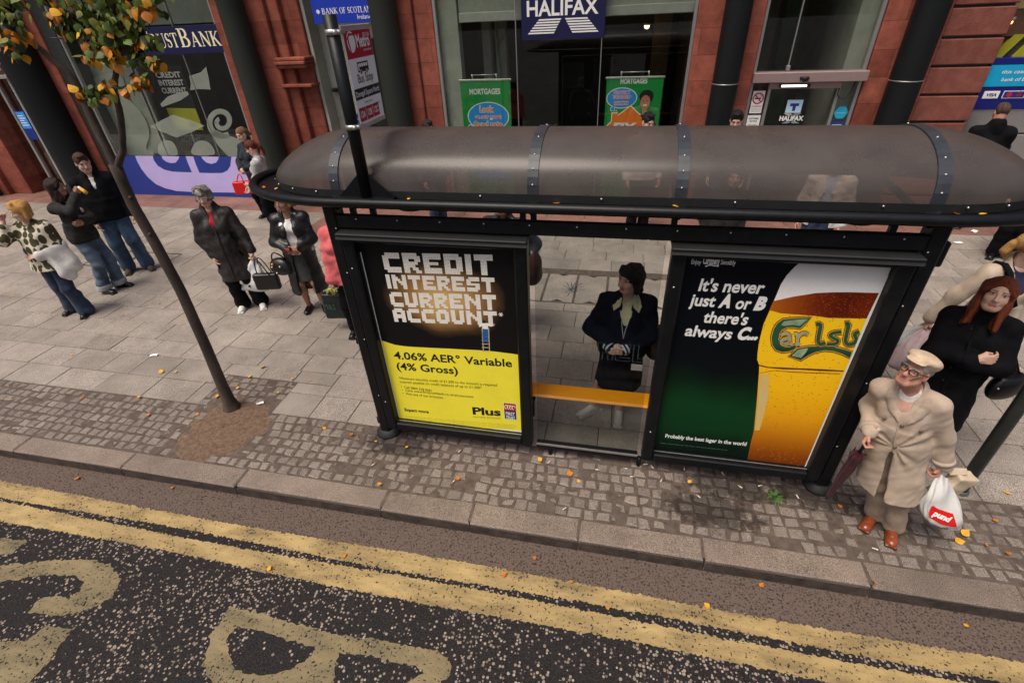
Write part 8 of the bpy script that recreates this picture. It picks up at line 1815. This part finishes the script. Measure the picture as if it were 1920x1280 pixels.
o = Fig((-1.40, 6.0), (.8, -.5), 1.80, "dark haired person of whom only the hair shows before the red pier", head=(0, -8, 0), sex='m'); o.body(browc=(.02, .015, .012)); o.hair(hairm("dark_brown", (0, 0, 0), (0, 0, 0)), 'short', .1, .0, 3); o.trousers(DENIMD); o.shoes(BAGBLK); o.coat(DNAVY, .035, .84, 0, .1, .03, .01, .97, seed=3, hemr=(.2, .16))
o = Fig((4.33, 4.50), (-.35, -.94), 1.74, "person in off white jacket and pale blue shirt seen through the roof", head=(0, -5, 0), sex='m', skin="ruddy"); o.body(browc=(.05, .03, .02)); o.hair(hairm("brown", (0, 0, 0), (0, 0, 0)), 'short', .1, .0, 6); o.trousers(DENIMD); o.shoes(BAGBLK); o.top(LBLUE, .018, 0, .95, .06); o.coat(WJ, .036, .82, .10, .3, .07, .01, .97, seed=4, hemr=(.2, .165), opentop=1.25)
o = Fig((3.08, 3.95), (.2, -.98), 1.68, "pink faced woman in dark coat standing hidden behind the beer poster", head=(-10, 0, 0), skin="ruddy"); o.body(browc=(.05, .03, .02)); o.hair(hairm("dark_brown", (0, 0, 0), (0, 0, 0)), 'bob', .06, .0, 6); o.trousers(BLKCL); o.shoes(BAGBLK); o.coat(GREYJ, .036, .70, 0, .12, .04, .01, .97, seed=4, hemr=(.21, .17))
o = Fig((.62, 2.72), (-.1, -1), 1.72, "person standing behind the yellow poster with a brown bag", hands=((.93, 2.58, .98), None), head=(0, 0, 0), sex='m', skin="tan"); o.body(browc=(.03, .02, .015)); o.hair(hairm("dark_brown", (0, 0, 0), (0, 0, 0)), 'short', .1, .0, 6); o.trousers(BLKCL); o.shoes(BAGBLK); o.coat(DNAVY, .036, .82, 0, .12, .04, .01, .97, seed=4, hemr=(.2, .165))
BRL = mat("dark_brown_leather", (0.035, 0.014, 0.009), .45, var=.35, scale=14, bump=.3, bscale=30); c = np.array([.95, 2.56, .95]); F = Field(c-[.2, .2, .28], c+[.2, .2, .28], .011); F.ell(c, (.10, .10, .2), 0); F.ell(c+[0, 0, -.1], (.105, .11, .12), .05)
sdf_thing("shoulder_bag", F, BRL, "dark brown leather bag peeping out beside the yellow poster", "bag", wr=(.007, 26, 5), extra=lambda e: strap(e, bez(c+[-.02, -.05, .18], c+[-.1, -.05, .5], c+[-.25, .1, .52]), .014, BRL, "shoulder_strap"))
o = Fig((7.22, 5.55), (-.5, -.86), 1.75, "person in dark trousers standing at the right edge of the picture", head=(0, 0, 0), sex='m'); o.body(browc=(.03, .02, .015)); o.hair(hairm("brown", (0, 0, 0), (0, 0, 0)), 'short', .1, .0, 6); o.trousers(BLKCL, .03); o.shoes(BAGBLK); o.coat(BLKCL, .036, .80, 0, .12, .04, .01, .97, seed=4, hemr=(.2, .165))
